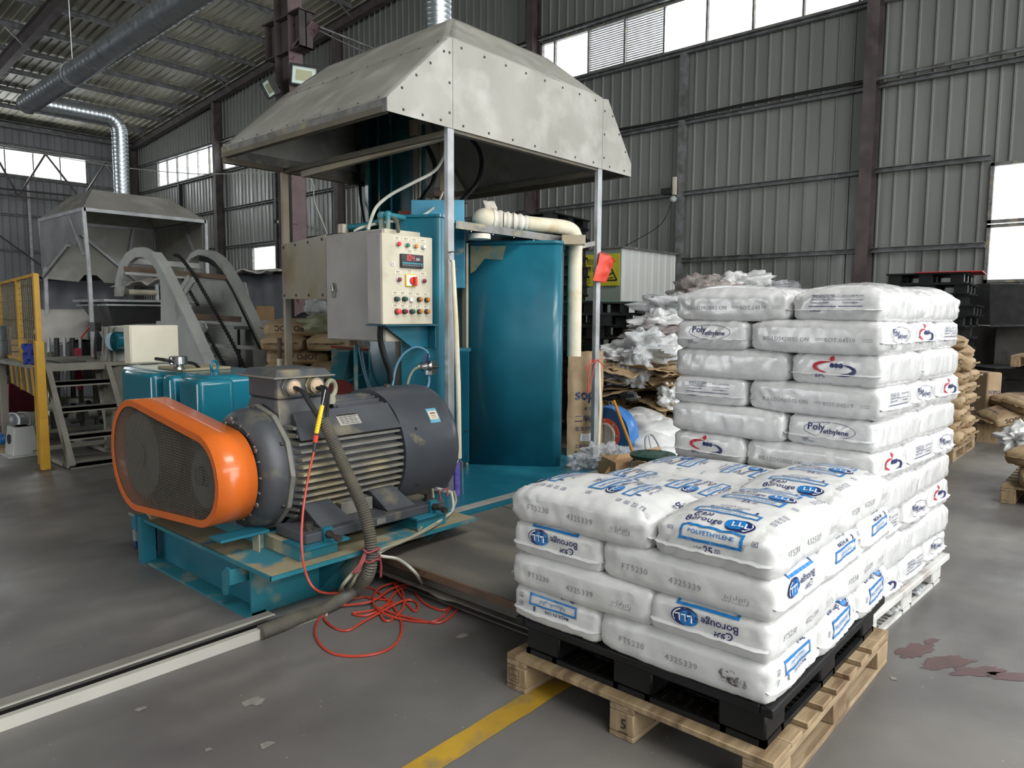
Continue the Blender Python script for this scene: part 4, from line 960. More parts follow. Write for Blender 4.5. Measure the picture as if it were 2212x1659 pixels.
for th, xx in ((-1.15, 2.78), (-2.1, 2.8), (-2.7, 3.0)): part('screw', MB().cyl((xx, YC + math.sin(th) * .372, ZC + math.cos(th) * .372), (xx, YC + math.sin(th) * .38, ZC + math.cos(th) * .38), .008, n=8), m_bolt, mt_)
def cylpatch(x0, x1, th0, th1, r, n=8):
    q = MB(); q.grid(lambda a, b: (x0 + (x1 - x0) * a, YC - math.sin(th0 + (th1 - th0) * b) * r, ZC + math.cos(th0 + (th1 - th0) * b) * r), 3, n); return q
part('sticker', cylpatch(2.905, 2.985, .84, 1.1, .3735), mat('blue_sticker', '#5a9ab5', '#6fa9bf', 8), mt_, smooth=None, recalc=False, label='small blue and cream rating sticker')
part('sticker_field', cylpatch(2.912, 2.978, .89, 1.04, .3742), mat('cream_sticker', '#d8c3a3', rough=.5), mt_, smooth=None, recalc=False)
I = Ink(); I.strip((-.02, .012), (.02, .012), .008, 2); I.strip((-.02, -.004), (.02, -.004), .003, 2); I.strip((-.02, -.016), (.02, -.016), .003, 2)
I.lay(lambda a, b: (2.945 + a, YC - math.sin(.965 - b / .37) * .3748, ZC + math.cos(.965 - b / .37) * .3748), 'sticker_print', m_navy, mt_, local=False)
# name plate on the near shoulder
sn = Vector((0, -(.305 - .17), -(.33 - .20))).normalized(); up_ = Vector((0, .13, .135)).normalized(); o0 = Vector((2.36, YC - .262, ZC + .242)); nn_ = Vector((1, 0, 0)).cross(up_)
def quadp(o, ux, vx, w_, h, off): 
    n_ = ux.cross(vx).normalized() * off; return MB().prism([o - ux * w_ / 2 - vx * h / 2, o + ux * w_ / 2 - vx * h / 2, o + ux * w_ / 2 + vx * h / 2, o - ux * w_ / 2 + vx * h / 2], n_)
part('nameplate', quadp(o0, V(1, 0, 0), up_, .14, .075, .004), m_zinc, mt_, smooth=None, label='small metal rating plate')
I = Ink(); I.strip((-.068, .030), (.068, .030), .012); 
for k in range(5): I.strip((-.06, .015 - k * .011), (.06 - .02 * (k % 2), .015 - k * .011), .0025)
for k in range(4): I.strip((-.045 + k * .03, .02), (-.045 + k * .03, -.03), .0015)
I.lay(planemap(o0, (1, 0, 0), up_, .0055), 'nameplate_print', m_black_ink, mt_, local=False)
for s in (-1, 1):
    f0, f1 = (YC + s * .22, YC + s * .50)
    part('foot_rail', MB().box(1.93, 2.86, f0, f1, .352, .40), m_motor, mt_, smooth=None, bevel=.004, seg=1)
    for xa in (2.05, 2.48):
        part('foot_web', MB().hexa([(xa, YC + s * .45, .40), (xa + .2, YC + s * .45, .40), (xa + .18, YC + s * .2, .40), (xa, YC + s * .2, .40), (xa - .03, YC + s * .33, .50), (xa + .14, YC + s * .33, .50), (xa + .14, YC + s * .2, .53), (xa - .03, YC + s * .2, .53)]), m_motor, mt_, smooth=None, bevel=.004, seg=1)
    part('foot_gusset', MB().box(2.25, 2.46, YC + s * .20, YC + s * .34, .40, .47), m_motorf, mt_, smooth=None, bevel=.003, seg=1)
    for xa in (1.99, 2.79): part('foot_bolt', MB().cyl((xa, YC + s * .43, .40), (xa, YC + s * .43, .41), .028, n=16).bolt((xa, YC + s * .43, .41), (0, 0, 1), .022, .03), m_bolt, mt_, smooth=None)
I = Ink(); part('earth_pad', MB().box(2.36, 2.42, YC - .505, YC - .50, .362, .392), m_motorf, mt_, smooth=None)
# terminal box
TX0, TX1, TY0, TY1 = 1.995, 2.285, 3.39, 3.69
part('terminal_neck', MB().hexa([(1.985, 3.36, .90), (2.33, 3.36, .90), (2.33, 3.74, .90), (1.985, 3.74, .90), (2.0, 3.40, 1.035), (2.28, 3.40, 1.035), (2.28, 3.68, 1.035), (2.0, 3.68, 1.035)]), m_motor, mt_, smooth=None, bevel=.008)
tb = part('terminal_box', MB().box(TX0, TX1, TY0, TY1, 1.035, 1.15), m_motor, mt_, smooth=None, bevel=.012)
part('lid', MB().hexa([(TX0 - .03, TY0 - .03, 1.15), (TX1 + .03, TY0 - .03, 1.15), (TX1 + .03, TY1 + .03, 1.15), (TX0 - .03, TY1 + .03, 1.15), (TX0, TY0, 1.19), (TX1, TY0, 1.19), (TX1, TY1, 1.19), (TX0, TY1, 1.19)]), m_motor, tb, smooth=None, bevel=.005)
part('lid_rim', MB().box(TX0 - .04, TX1 + .04, TY0 - .04, TY1 + .04, 1.145, 1.155), m_motorf, tb, smooth=None, bevel=.003, seg=1)
GL = [(2.065, 1.100), (2.205, 1.100)]
m_putty = mat('sealing_putty', '#c9b295', '#b79f82', 25, .8, bump=.6)
for gx, gz in GL:
    g = part('cable_gland', MB().cyl((gx, TY0, gz), (gx, TY0 - .045, gz), .045, .042, n=20).cyl((gx, TY0, gz), (gx, TY0 - .012, gz), .052, n=8), m_motorf, tb)
    part('putty', MB().sphere((gx, TY0 - .045, gz), .036, 14, 8, (1, .45, 1)), m_putty, g, label='pinkish sealing putty')
part('eyebolt', MB().tube([(2.36 + .0 + .045 * math.sin(t_), 3.45 + .02 * math.sin(t_), 1.065 + .045 * math.cos(t_)) for t_ in [2 * pi * i / 24 for i in range(24)]], .014, 8, closed=True).cyl((2.36, 3.45, .98), (2.36, 3.45, 1.02), .028, n=12), m_hose, mt_)
part('crown_plug', MB().bolt((2.83, YC - .02, ZC + .37), (0, 0, 1), .022, .018), m_bolt, mt_, smooth=None)
# supply cables and conduit
cs = thing('motor_cables', 'black power cables running from the terminal box into a grey corrugated conduit', 'cable', G(800, 1250))
jc = PY(697, 905, 3.16)
for i, (gx, gz) in enumerate(((GL[0][0] - .008, GL[0][1]), (GL[0][0] + .01, GL[0][1] - .01), (GL[1][0] - .012, GL[1][1] - .01), (GL[1][0] + .008, GL[1][1] - .005), (GL[1][0] + .02, GL[1][1] - .012))):
    e = Vector(jc) + Vector((.012 * (i - 2), .008 * ((i % 2) - .5), 0))
    g0_ = Vector((gx, TY0 - .05, gz)); e2 = Vector(e); P = [g0_, g0_ + V(.01, -.05, -.012), g0_.lerp(e2, .5) + V(.0, -.03, .0), e2, e2 + V(.02, -.01, -.06)]
    part('power_cable', MB().tube(smoothpath(P, 6), .0105, 8), m_black, cs)
cp_ = smoothpath([jc, PY(740, 1000, 3.08), PY(786, 1105, 2.96), PY(802, 1185, 2.90), PY(795, 1240, 2.91), G(768, 1272, .045), G(735, 1295, .04), G(695, 1315, .034), G(640, 1336, .034), G(600, 1352, .034), G(560, 1367, .034)], 16)
cp_ = [Vector((p.x, p.y, max(p.z, .02 if i > len(cp_) * .7 else .03))) for i, p in enumerate(cp_)]
rr = [.031 + (.0035 if i % 2 else -.0025) for i in range(len(cp_))]
def resamp(P, step):
    out = [P[0]]; acc = 0
    for a, b in zip(P[:-1], P[1:]):
        L_ = (b - a).length; 
        while acc + L_ >= step and L_ > 1e-9:
            t_ = (step - acc) / L_; a = a + (b - a) * t_; out.append(a); L_ = (b - a).length; acc = 0
        acc += L_
    return out
cq = resamp(cp_, .0062); part('corrugated_conduit', MB().tube(cq, [.031 + (.0038 if i % 2 else -.003) for i in range(len(cq))], 14), m_conduit, cs, smooth=60)
m_ribbon = mat('faded_red_tape', '#b05a5e', '#94474c', 10, .5, bump=.3)
for z_px, rr_ in ((1192, .04), (1212, .037)):
    i0 = min(range(len(cq)), key=lambda i: abs(i / len(cq) - (.43 if z_px < 1200 else .46)))
    part('tape_wrap', MB().tube([cq[i0] + Vector((math.cos(t_) * rr_, math.sin(t_) * rr_, .006 * math.sin(3 * t_))) for t_ in [2 * pi * k / 20 for k in range(20)]], .006, 6, closed=True), m_ribbon, cs, label='faded red binding tape')
c0 = cq[int(len(cq) * .43)]
for P in ([c0 + Vector((-.03, 0, 0)), c0 + Vector((-.06, .0, -.05)), c0 + Vector((-.085, .02, -.11))], [c0 + Vector((.03, -.02, -.02)), c0 + Vector((.045, -.02, -.08)), c0 + Vector((.05, -.01, -.16))]):
    q = MB(); PP = smoothpath(P, 5); w_ = .016 if P[2].x < c0.x else .007
    q.grid(lambda a, b: PP[min(len(PP) - 1, int(a * (len(PP) - 1)))] + Vector((.7, -.7, 0)) * (w_ * (b - .5) * (1 + a)) + Vector((0, 0, .004 * math.sin(a * 9 + b * 7))), len(PP) - 1, 4); part('tape_tail', q, m_ribbon, cs, solid=.0015)
# orange test lead with yellow probe
tl = thing('test_lead', 'orange-red cord with yellow probe hanging from the motor and coiled on the floor', 'cable', G(830, 1340))
pr0, pr1 = Vector(PY(703, 842, 3.14)), Vector(PY(696, 876, 3.12)); pr2 = Vector(PY(683, 938, 3.10)); pr3 = Vector(PY(681, 955, 3.10)); pr4 = Vector(PY(678, 976, 3.09))
part('probe_tip', MB().tube([pr0, pr1], .0028, 6), m_chrome, tl)
pq = resamp([pr1, pr1.lerp(pr2, .35), pr2], .005); part('yellow_grip', MB().tube(pq, [.011 + (.0022 if (i % 3 == 0 and i > len(pq) * .35) else 0) for i in range(len(pq))], 10), m_yel, tl, label='yellow ribbed probe grip')
part('red_collar', MB().tube([pr2 + (pr3 - pr2) * .1, pr3], .0125, 10), m_redp, tl); part('black_boot', MB().tube([pr3, pr4], [.0115, .0075], 8), m_black, tl)
def F(x, y, z=.006): return G(x, y, z)
cord = [pr4, PY(668, 1020, 3.04), PY(655, 1100, 2.95), PY(652, 1180, 2.90), PY(663, 1245, 2.88), PY(690, 1278, 2.86), F(740, 1280, .05), F(790, 1268), F(830, 1290), F(862, 1330), F(866, 1370), F(840, 1402), F(780, 1417), F(715, 1410), F(682, 1375), F(690, 1335), F(725, 1305), F(780, 1290), F(803, 1293), F(850, 1300), F(805, 1318), F(762, 1325), F(790, 1330), F(828, 1312, .012), F(860, 1275, .012), F(900, 1262), F(870, 1256, .015), F(820, 1270, .018), F(806, 1300, .02), F(830, 1325, .02), F(880, 1340), F(940, 1342), F(972, 1315), F(985, 1290), F(975, 1260), F(940, 1244), F(905, 1250), F(895, 1275), F(920, 1305), F(960, 1318), F(990, 1298), F(985, 1320), F(950, 1345), F(900, 1338), F(850, 1325), F(820, 1315, .012), F(830, 1340), F(850, 1336), F(872, 1310, .015), F(868, 1275, .015), F(850, 1258, .02), F(872, 1296), F(895, 1320), F(903, 1310), F(893, 1298), F(865, 1300, .016), F(790, 1340, .012), F(750, 1362), F(715, 1352), F(700, 1330), F(730, 1310, .012), F(800, 1300, .018), F(850, 1270, .02), F(900, 1262, .018), F(960, 1285, .012), F(985, 1300)]
part('orange_cord', MB().tube(smoothpath(cord, 7), .0058, 7), m_redc, tl)
# grey hoses off the machine
hs = thing('drain_hoses', 'grey-green flexible hoses looping from behind the motor across the base edge', 'hose', G(900, 1180, .2))
ZH = .29
hl = [[PY(980, 1060, 3.17), PY(984, 1085, 3.15), PY(965, 1115, 3.09), PY(930, 1140, 2.97), PY(870, 1170, 2.95), PY(815, 1192, 2.93), PY(775, 1235, 2.94), PY(760, 1262, 2.96), G(740, 1280, .03)],
      [PY(975, 1062, 3.17), PY(978, 1100, 3.12), PY(950, 1125, 3.02), PY(890, 1160, 2.98), PY(818, 1196, 2.93), PY(860, 1208, 2.85), PY(895, 1235, 2.75), G(920, 1270, .03), G(950, 1290, .02), G(985, 1299, .015)],
      [PY(935, 1055, 3.19), PY(936, 1085, 3.17), PY(930, 1110, 3.12), PY(918, 1130, 3.07), PY(905, 1145, 2.99)],
      [PY(880, 1092, 3.27), PY(905, 1090, 3.27), PY(935, 1095, 3.25), PY(948, 1115, 3.17), PY(945, 1130, 3.07), PY(925, 1152, 3.05)],
      [PY(895, 1080, 3.32), PY(925, 1080, 3.29), PY(950, 1100, 3.22), PY(952, 1125, 3.09), PY(935, 1148, 3.08)],
      [PY(900, 1070, 3.37), PY(935, 1078, 3.27), PY(945, 1090, 3.22)],
      [PY(800, 1205, 2.94), PY(775, 1225, 2.94), G(750, 1270, .03), G(735, 1280, .02)], [PY(808, 1210, 2.92), PY(800, 1240, 2.93), G(775, 1275, .03), G(745, 1290, .02)], [PY(792, 1205, 2.95), PY(765, 1235, 2.95), PY(742, 1262, 2.96), G(735, 1278, .05)]]
for i, P in enumerate(hl): part('hose', MB().tube(smoothpath(P, 7), .0085 if i < 3 else .010, 8), m_hose if i != 1 else m_clear, hs)
part('hose_coupling', MB().cyl(PY(942, 1056, 3.16), PY(972, 1064, 3.16), .014, n=10), m_galv, hs); part('tape_tail', MB().tube([PY(948, 1058, 3.14), PY(952, 1080, 3.14), PY(953, 1098, 3.14)], .006, 5), m_ribbon, hs); part('tape_tail', MB().tube([PY(955, 1058, 3.14), PY(968, 1054, 3.14), PY(966, 1072, 3.14)], .005, 5), m_ribbon, hs)
# ================================================================ belt guard and drive
bgd = thing('belt_guard', 'rounded orange belt guard with wire mesh face at the left end of the motor', 'guard', (1.72, 3.95, .35))
c1, r1, c2, r2 = (3.525, .655), .236, (4.30, .675), .318
def hull(c1, r1, c2, r2, n=40):
    dx, dz = c2[0] - c1[0], c2[1] - c1[1]; d = math.hypot(dx, dz); ba = math.atan2(dz, dx); al = math.acos((r1 - r2) / d); P = []
    for i in range(n + 1): t_ = ba + al + (2 * pi - 2 * al) * i / n; P.append((c1[0] + math.cos(t_) * r1, c1[1] + math.sin(t_) * r1))
    for i in range(n + 1): t_ = ba - al + 2 * al * i / n; P.append((c2[0] + math.cos(t_) * r2, c2[1] + math.sin(t_) * r2))
    return P
O_ = hull(c1, r1, c2, r2); In = hull(c1, r1 - .036, c2, r2 - .036); XF, XBk = 1.615, 1.815
def ringmesh(Pa, xa, Pb, xb): 
    q = MB(); n = len(Pa); q.v = [(xa, y, z) for y, z in Pa] + [(xb, y, z) for y, z in Pb]; q.f = [(i, (i + 1) % n, (i + 1) % n + n, i + n) for i in range(n)]; return q
part('guard_band', ringmesh(O_, XF, O_, XBk), m_orange, bgd, smooth=50, solid=.004, label='orange painted side band')
part('guard_rim', ringmesh(O_, XF, In, XF), m_orange, bgd, smooth=None, solid=.004, label='orange front rim')
part('guard_back', (lambda q: (setattr(q, 'v', [(XBk, y, z) for y, z in O_]), setattr(q, 'f', [tuple(range(len(O_)))]), q)[2])(MB()), m_dark, bgd, smooth=None)
def inside(y, z, P):
    c = False; n = len(P)
    for i in range(n):
        y1, z1 = P[i]; y2, z2 = P[(i + 1) % n]
        if (z1 > z) != (z2 > z) and y < (y2 - y1) * (z - z1) / (z2 - z1) + y1: c = not c
    return c
def span(P, val, axis):
    xs = []; n = len(P)
    for i in range(n):
        a, b = P[i], P[(i + 1) % n]
        if (a[axis] > val) != (b[axis] > val): xs.append(a[1 - axis] + (b[1 - axis] - a[1 - axis]) * (val - a[axis]) / (b[axis] - a[axis]))
    return (min(xs), max(xs)) if len(xs) >= 2 else None
In2 = hull(c1, r1 - .03, c2, r2 - .03); wm = MB(); hw = .0009
yv = 3.29
while yv < 4.66:
    sp_ = span(In2, yv, 0)
    if sp_: wm.box(XF + .006, XF + .0078, yv - hw, yv + hw, *sp_)
    yv += .0145
zv = .37
while zv < .96:
    sp_ = span(In2, zv, 1)
    if sp_: wm.box(XF + .0078, XF + .0096, sp_[0], sp_[1], zv - hw, zv + hw)
    zv += .0145
part('wire_mesh', wm, m_wire, bgd, smooth=None, kind='stuff')
tt = math.atan2(c2[1] - c1[1], c2[0] - c1[0])
ya, za = O_[0]; 
Ptop = [p for p in O_ if p[1] > .83]
part('warning_sticker', MB().plate([(1.69, 3.98, .945), (1.74, 3.93, .935), (1.78, 3.98, .945), (1.73, 4.02, .952)], .001), m_yel, bgd, smooth=None)
m_pulley = mat('pulley_iron', '#5a5a58', '#4a4948', 5, .5, .3)
dr = thing('belt_drive', 'pulleys and rubber belts inside the orange belt guard', 'pulley', (1.73, 3.95, .4))
for (yy, zz_), r_ in ((c1, .15), (c2, .245)):
    part('pulley', MB().lathe((1.67, yy, zz_), (1, 0, 0), [(0, r_ * .3), (0, r_ * .92), (.0, r_), (.11, r_), (.11, r_ * .3)], 40).cyl((1.65, yy, zz_), (1.8, yy, zz_), r_ * .28, n=20), m_pulley, dr)
    part('rim_ring', MB().lathe((1.66, yy, zz_), (1, 0, 0), [(0, r_ * .78), (0, r_ * .99), (.012, r_ * .99), (.012, r_ * .78)], 40), m_pulley, dr)
bh = hull(c1, .156, c2, .251); bh2 = hull(c1, .138, c2, .233)
for k in range(6): xx = 1.682 + k * .017; part('belt', MB().tube([(xx, y, z) for y, z in bh], .006, 6, closed=True), m_black, dr)
# ================================================================ gearbox
gb = thing('gearbox', 'big glossy teal gearbox housing behind the orange guard', 'gearbox', (2.4, 5.1, .27))
GX, GY0, GY1, GZ = 2.13, 4.47, 5.85, 1.085
part('housing', MB().box(GX, 2.72, GY0, GY1, .27, GZ), m_tealb, gb, bevel=.045, seg=4)
for pa, pb in ((262, 325), (345, 366), (380, 425)):
    ya = PX(pb, 820, 2.05)[1]; yb = PX(pa, 820, 2.05)[1]
    part('housing_pad', MB().box(2.06, 2.3, ya, min(yb, GY1 - .01), .3, GZ - .015), m_tealb, gb, bevel=.035, seg=4)
part('top_cover', MB().box(2.2, 2.55, 4.95, 5.35, GZ, GZ + .02), m_dust, gb, bevel=.006)
part('base_block', MB().box(2.2, 2.7, 4.5, 5.8, 0, .27), m_dark, gb, smooth=None)
e0 = Vector(D(464, 806, 4.75)); e0.z = GZ
part('eyebolt', MB().cyl(e0, e0 + V(0, 0, .02), .03, n=14).tube([e0 + V(.03 * math.sin(t_), .03 * math.sin(t_) * .4, .055 + .033 * math.cos(t_)) for t_ in [2 * pi * i / 22 for i in range(22)]], .009, 8, closed=True), m_teal, gb)
e1 = Vector(D(386, 800, 4.9)); e1.z = GZ + .02
part('breather_cap', MB().lathe(e1, (0, 0, 1), [(0, .04), (.02, .03), (.03, .028), (.032, .055), (.038, .058), (.085, .058), (.09, .05)], 16), m_chrome, gb, smooth=25, label='ribbed chrome breather cap')
jb = thing('junction_box', 'cream steel box standing on the teal gearbox', 'box', (2.45, 5.3, GZ))
jy = PX(283, 797, 2.25)[1]; jx1 = PY(388, 797, jy)[0]; jz0, jz1 = GZ, PX(283, 703, 2.25)[2]; jb.location = (2.4, jy, GZ)
part('box_body', MB().box(2.25, jx1, jy, jy + .12, jz0, jz1), m_cream, jb, bevel=.006)
part('door', MB().box(2.258, jx1 - .008, jy - .008, jy, jz0 + .01, jz1 - .008), m_cream, jb, smooth=None, bevel=.003)
part('cable_entry', MB().tube(smoothpath([D(336, 775, 4.8), D(360, 778, 4.78), D(376, 782, 4.85)], 5), .011, 8), m_black, jb)
part('outlet_hose', MB().tube(smoothpath([D(395, 782, 4.9), D(420, 786, 5.0), D(436, 802, 5.1)], 5), .011, 8), m_black, jb)
# small spray can behind the left corner of the base
cnn = thing('aerosol_can', 'small dark blue can standing behind the left end of the teal base', 'can', G(300, 1182))
c_ = Vector(G(300, 1182)); part('can_body', MB().lathe(c_, (0, 0, 1), [(0, .028), (.002, .031), (.16, .031), (.165, .027), (.18, .012)], 20), m_navy, cnn); part('cap', MB().cyl(c_ + V(0, 0, .18), c_ + V(0, 0, .205), .012, n=12), m_black, cnn)
I = Ink(); I.text('ABS', 0, 0, .02, .01); part('label_band', MB().lathe(c_ + V(0, 0, .05), (0, 0, 1), [(0, .0315), (.07, .0315)], 20), m_grey, cnn)
# ================================================================ extraction hood over the mixer
HX0, HX1, HY0, HY1, HZ = 3.0, 5.84, 3.72, 5.87, 2.76
TX0_, TX1_, TZ = 3.54, 5.37, 3.355
AX0, AX1, AY0, AZ = 4.04, 5.2, 4.2, 3.75
m_hframe = mat('dirty_hood_frame', '#5f5a50', '#6f6857', 6, .6, bump=.1)
hd = thing('extraction_hood', 'large pale zinc sheet extraction hood on square posts over the teal mixer', 'hood', (4.4, 4.8, 0))
EB = HZ + .085
def pl(name, poly, m=m_zinc, t=.004, **kw): return part(name, MB().plate(poly, t), m, hd, smooth=None, **kw)
pl('front_panel', [(HX0, HY0, HZ), (TX0_ + .03, HY0, HZ), (TX0_ + .03, HY0, TZ), (TX0_, HY0, TZ), (HX0, HY0, EB)])
pl('front_panel', [(TX0_ + .034, HY0, HZ), (TX1_, HY0, HZ), (TX1_, HY0, TZ), (TX0_ + .034, HY0, TZ)])
pl('front_panel', [(TX1_ + .004, HY0, HZ), (HX1, HY0, HZ), (HX1, HY0, EB + .03), (TX1_ + .08, HY0, TZ + .01), (TX1_ + .004, HY0, TZ)])
pl('rear_panel', [(HX0, HY1, HZ), (HX1, HY1, HZ), (HX1, HY1, EB), (TX1_, HY1, TZ), (AX1, HY1, AZ), (AX0, HY1, AZ), (TX0_, HY1, TZ), (HX0, HY1, EB)])
def slopesheet(A, B, C_, D_, name, wav=.006):
    A, B, C_, D_ = map(Vector, (A, B, C_, D_)); n_ = (B - A).cross(D_ - A).normalized(); q = MB()
    q.grid(lambda a, b: A.lerp(B, a).lerp(D_.lerp(C_, a), b) + n_ * wav * noise.noise(Vector((a * 4, b * 3, A.x + A.z))) * math.sin(pi * a) * 1.5, 24, 12); return part(name, q, m_zinc, hd, smooth=180, solid=.003)
slopesheet((HX0, HY0, EB), (HX0, HY1, EB), (TX0_, HY1, TZ), (TX0_, HY0, TZ), 'lower_side_sheet')
slopesheet((HX1, HY0, EB), (HX1, HY1, EB), (TX1_, HY1, TZ), (TX1_, HY0, TZ), 'lower_side_sheet')
slopesheet((TX0_, HY0, TZ), (TX0_, HY1, TZ), (AX0, HY1, AZ), (AX0, AY0, AZ), 'upper_side_sheet')
slopesheet((TX1_, HY0, TZ), (TX1_, HY1, TZ), (AX1, HY1, AZ), (AX1, AY0, AZ), 'upper_side_sheet')
slopesheet((TX0_, HY0, TZ), (TX1_, HY0, TZ), (AX1, AY0, AZ), (AX0, AY0, AZ), 'upper_front_sheet')
pl('top_sheet', [(AX0, AY0, AZ), (AX1, AY0, AZ), (AX1, HY1, AZ), (AX0, HY1, AZ)])
for x in (HX0, HX1): part('edge_band', MB().box(x - .004, x + .004, HY0 + .003, HY1, HZ, EB), m_zincd, hd, smooth=None, label='weathered grey edge band')
part('edge_band', MB().box(HX0, HX1, HY1 - .004, HY1 + .004, HZ - .03, EB), m_zincd, hd, smooth=None)
pt = []
for x, y in ((3.56, 3.745), (5.36, 3.745), (3.56, 5.85), (5.36, 5.85)):
    zb_ = .2 if y < 4 and x < 4 else 0.
    pt.append(part('post', MB().box(x - .03, x + .03, y - .02, y + .02, zb_, HZ + .02 if y < 4 else HZ), m_galv if y < 4 else m_guardp, hd, smooth=None, bevel=.003, seg=1))
for a, b in (((3.56, 3.76, HZ - .03), (3.56, 5.85, HZ - .03)), ((5.36, 3.76, HZ - .03), (5.36, 5.85, HZ - .03)), ((3.0, 5.85, HZ - .02), (5.84, 5.85, HZ - .02)), ((3.56, 3.76, HZ + .0), (5.36, 3.76, HZ + .0)), ((3.02, 3.76, HZ + .02), (3.02, 5.85, HZ + .02)), ((5.82, 3.76, HZ + .02), (5.82, 5.85, HZ + .02))):
    part('frame_bar', MB().beam(a, b, .05, .04), m_hframe, hd, smooth=None)
part('frame_bar', MB().beam((3.59, 5.6, HZ - .08), (3.59, 3.78, HZ - .03), .04, .05), m_guardp, hd, smooth=None)
rv = MB()
def rivrow(a, b, n, nrm, r=.010):
    a, b = Vector(a), Vector(b); nn_ = Vector(nrm).normalized()
    for i in range(n): p = a.lerp(b, (i + .5) / n); rv.lathe(p + nn_ * .002, nn_, [(0, r), (.004, r * .8), (.006, r * .3)], 8)
ny = (0, -1, 0)
rivrow((HX0 + .05, HY0, HZ + .035), (TX0_, HY0, HZ + .035), 3, ny); rivrow((TX0_, HY0, HZ + .035), (TX1_, HY0, HZ + .035), 7, ny); rivrow((TX1_, HY0, HZ + .035), (HX1, HY0, HZ + .035), 2, ny)
rivrow((TX0_, HY0, TZ - .04), (TX1_, HY0, TZ - .04), 8, ny); rivrow((HX0 + .06, HY0, EB + .03), (TX0_ + .01, HY0, TZ - .05), 4, ny); rivrow((TX0_ - .0, HY0, HZ), (TX0_, HY0, TZ), 3, ny); rivrow((TX1_ + .03, HY0, HZ), (TX1_ + .03, HY0, TZ), 3, ny); rivrow((TX1_ + .1, HY0, TZ - .05), (HX1 - .05, HY0, EB + .05), 3, ny)
ns = (TZ - EB, 0, -(TX0_ - HX0)); ns = (-(TZ - EB), 0, TX0_ - HX0)
rivrow((HX0 + .02, HY0, EB + .02), (HX0 + .02, HY1, EB + .02), 10, ns, .008); rivrow((TX0_ - .01, HY0, TZ - .01), (TX0_ - .01, HY1, TZ - .01), 11, ns, .008)
part('rivets', rv, m_bolt, hd, kind='stuff')
def duct(t, path, r, name='duct_section', seam=.055, n=28):
    """spiral-seam pipe"""
    P = [Vector(p) for p in path]; part(name, MB().tube(P, r, n), m_duct, t)
    Q = resamp(P, .004); q = MB(); ref = Vector((.13, .21, .97)); pts = []; prev = None; ang = 0
    for i in range(len(Q) - 1):
        d = (Q[i + 1] - Q[i]).normalized(); x = d.cross(ref).normalized() if prev is None else (prev - d * prev.dot(d)).normalized(); prev = x; y = d.cross(x); ang += 2 * pi * .004 / seam * (1)
        pts.append(Q[i] + (x * math.cos(ang) + y * math.sin(ang)) * (r + .0005))
    return pts
def duct2(name, label, path, r, straight=True, seam=.09, group=None):
    t = thing(name, label, 'duct', path[0]); P = [Vector(p) for p in path]; Q = resamp(P, seam / 6) + [P[-1]]; part('duct_body', MB().tube(Q, [r + (.0028 if i % 6 == 0 else 0) for i in range(len(Q))], 36), m_duct, t, smooth=60)
    
    return t
DC = PY(945, 20, 4.95)
dt = duct2('exhaust_duct', 'ribbed galvanized duct rising from the top of the big hood', [(DC[0], 4.95, AZ), (DC[0] - .0, 4.95, 6.0), (DC[0], 4.95, roofz(4.95) - .05)], .122, seam=.045)
# ================================================================ mixer: tray, tank door, column, shelf
mx_ = thing('kneader_mixer', 'tall teal internal mixer with curved doors under the big hood', 'machine', (4.3, 4.4, 0))
part('tray', MB().prism([(3.2, 3.36, .185), (5.55, 3.36, .185), (5.55, 4.9, .185), (3.2, 4.9, .185)], (0, 0, .018)), m_teal, mx_, smooth=None, label='teal floor tray')
part('tray_edge', MB().box(3.05, 5.56, 3.335, 3.40, .150, .197), m_teal, mx_, smooth=None, bevel=.003); part('tray_trim', MB().box(3.05, 5.56, 3.33, 3.40, .197, .207), m_zinc, mx_, smooth=None, label='worn bright trim strip')
part('plinth', MB().box(3.1, 5.5, 3.42, 4.9, 0, .185), m_dust, mx_, smooth=None)
for x in (3.6, 4.1, 4.7): part('plinth_post', MB().box(x, x + .03, 3.40, 3.425, 0, .15), m_teal, mx_, smooth=None)
A_ = Vector((4.36, 4.37, 0)); B_ = Vector((4.80, 3.71, 0)); dAB = (B_ - A_).normalized(); nAB = Vector((dAB.y, -dAB.x, 0)); 
if nAB.dot(Vector((-1, -1, 0))) < 0: nAB = -nAB
pc = [A_, A_.lerp(B_, .5), B_ - dAB * .07]; cc = B_ - dAB * .07 - nAB * .07
for i in range(1, 9): t_ = i / 8 * pi * .55; pc.append(cc + nAB * .07 * math.cos(t_) + dAB * .07 * math.sin(t_))
pc.append(pc[-1] + (pc[-1] - pc[-2]).normalized() * .6)
def wallsheet(P, z0, z1, name, m, t=.012, par=mx_, **kw):
    q = MB(); q.v = [(p.x, p.y, z) for p in P for z in (z0, z1)]; q.f = [(2 * i, 2 * i + 2, 2 * i + 3, 2 * i + 1) for i in range(len(P) - 1)]; return part(name, q, m, par, smooth=50, solid=t, recalc=False, **kw)
wallsheet(pc, .203, 2.09, 'curved_door', m_teal)
wallsheet([p - nAB * .0 + V(0, 0, 0) for p in pc], 2.07, 2.098, 'door_top_lip', m_teal, .03)
part('door_edge', MB().box(A_.x - .03, A_.x - .005, A_.y - .02, A_.y + .03, .2, 2.08), m_guardp, mx_, smooth=None, label='dusty cream edge strip')
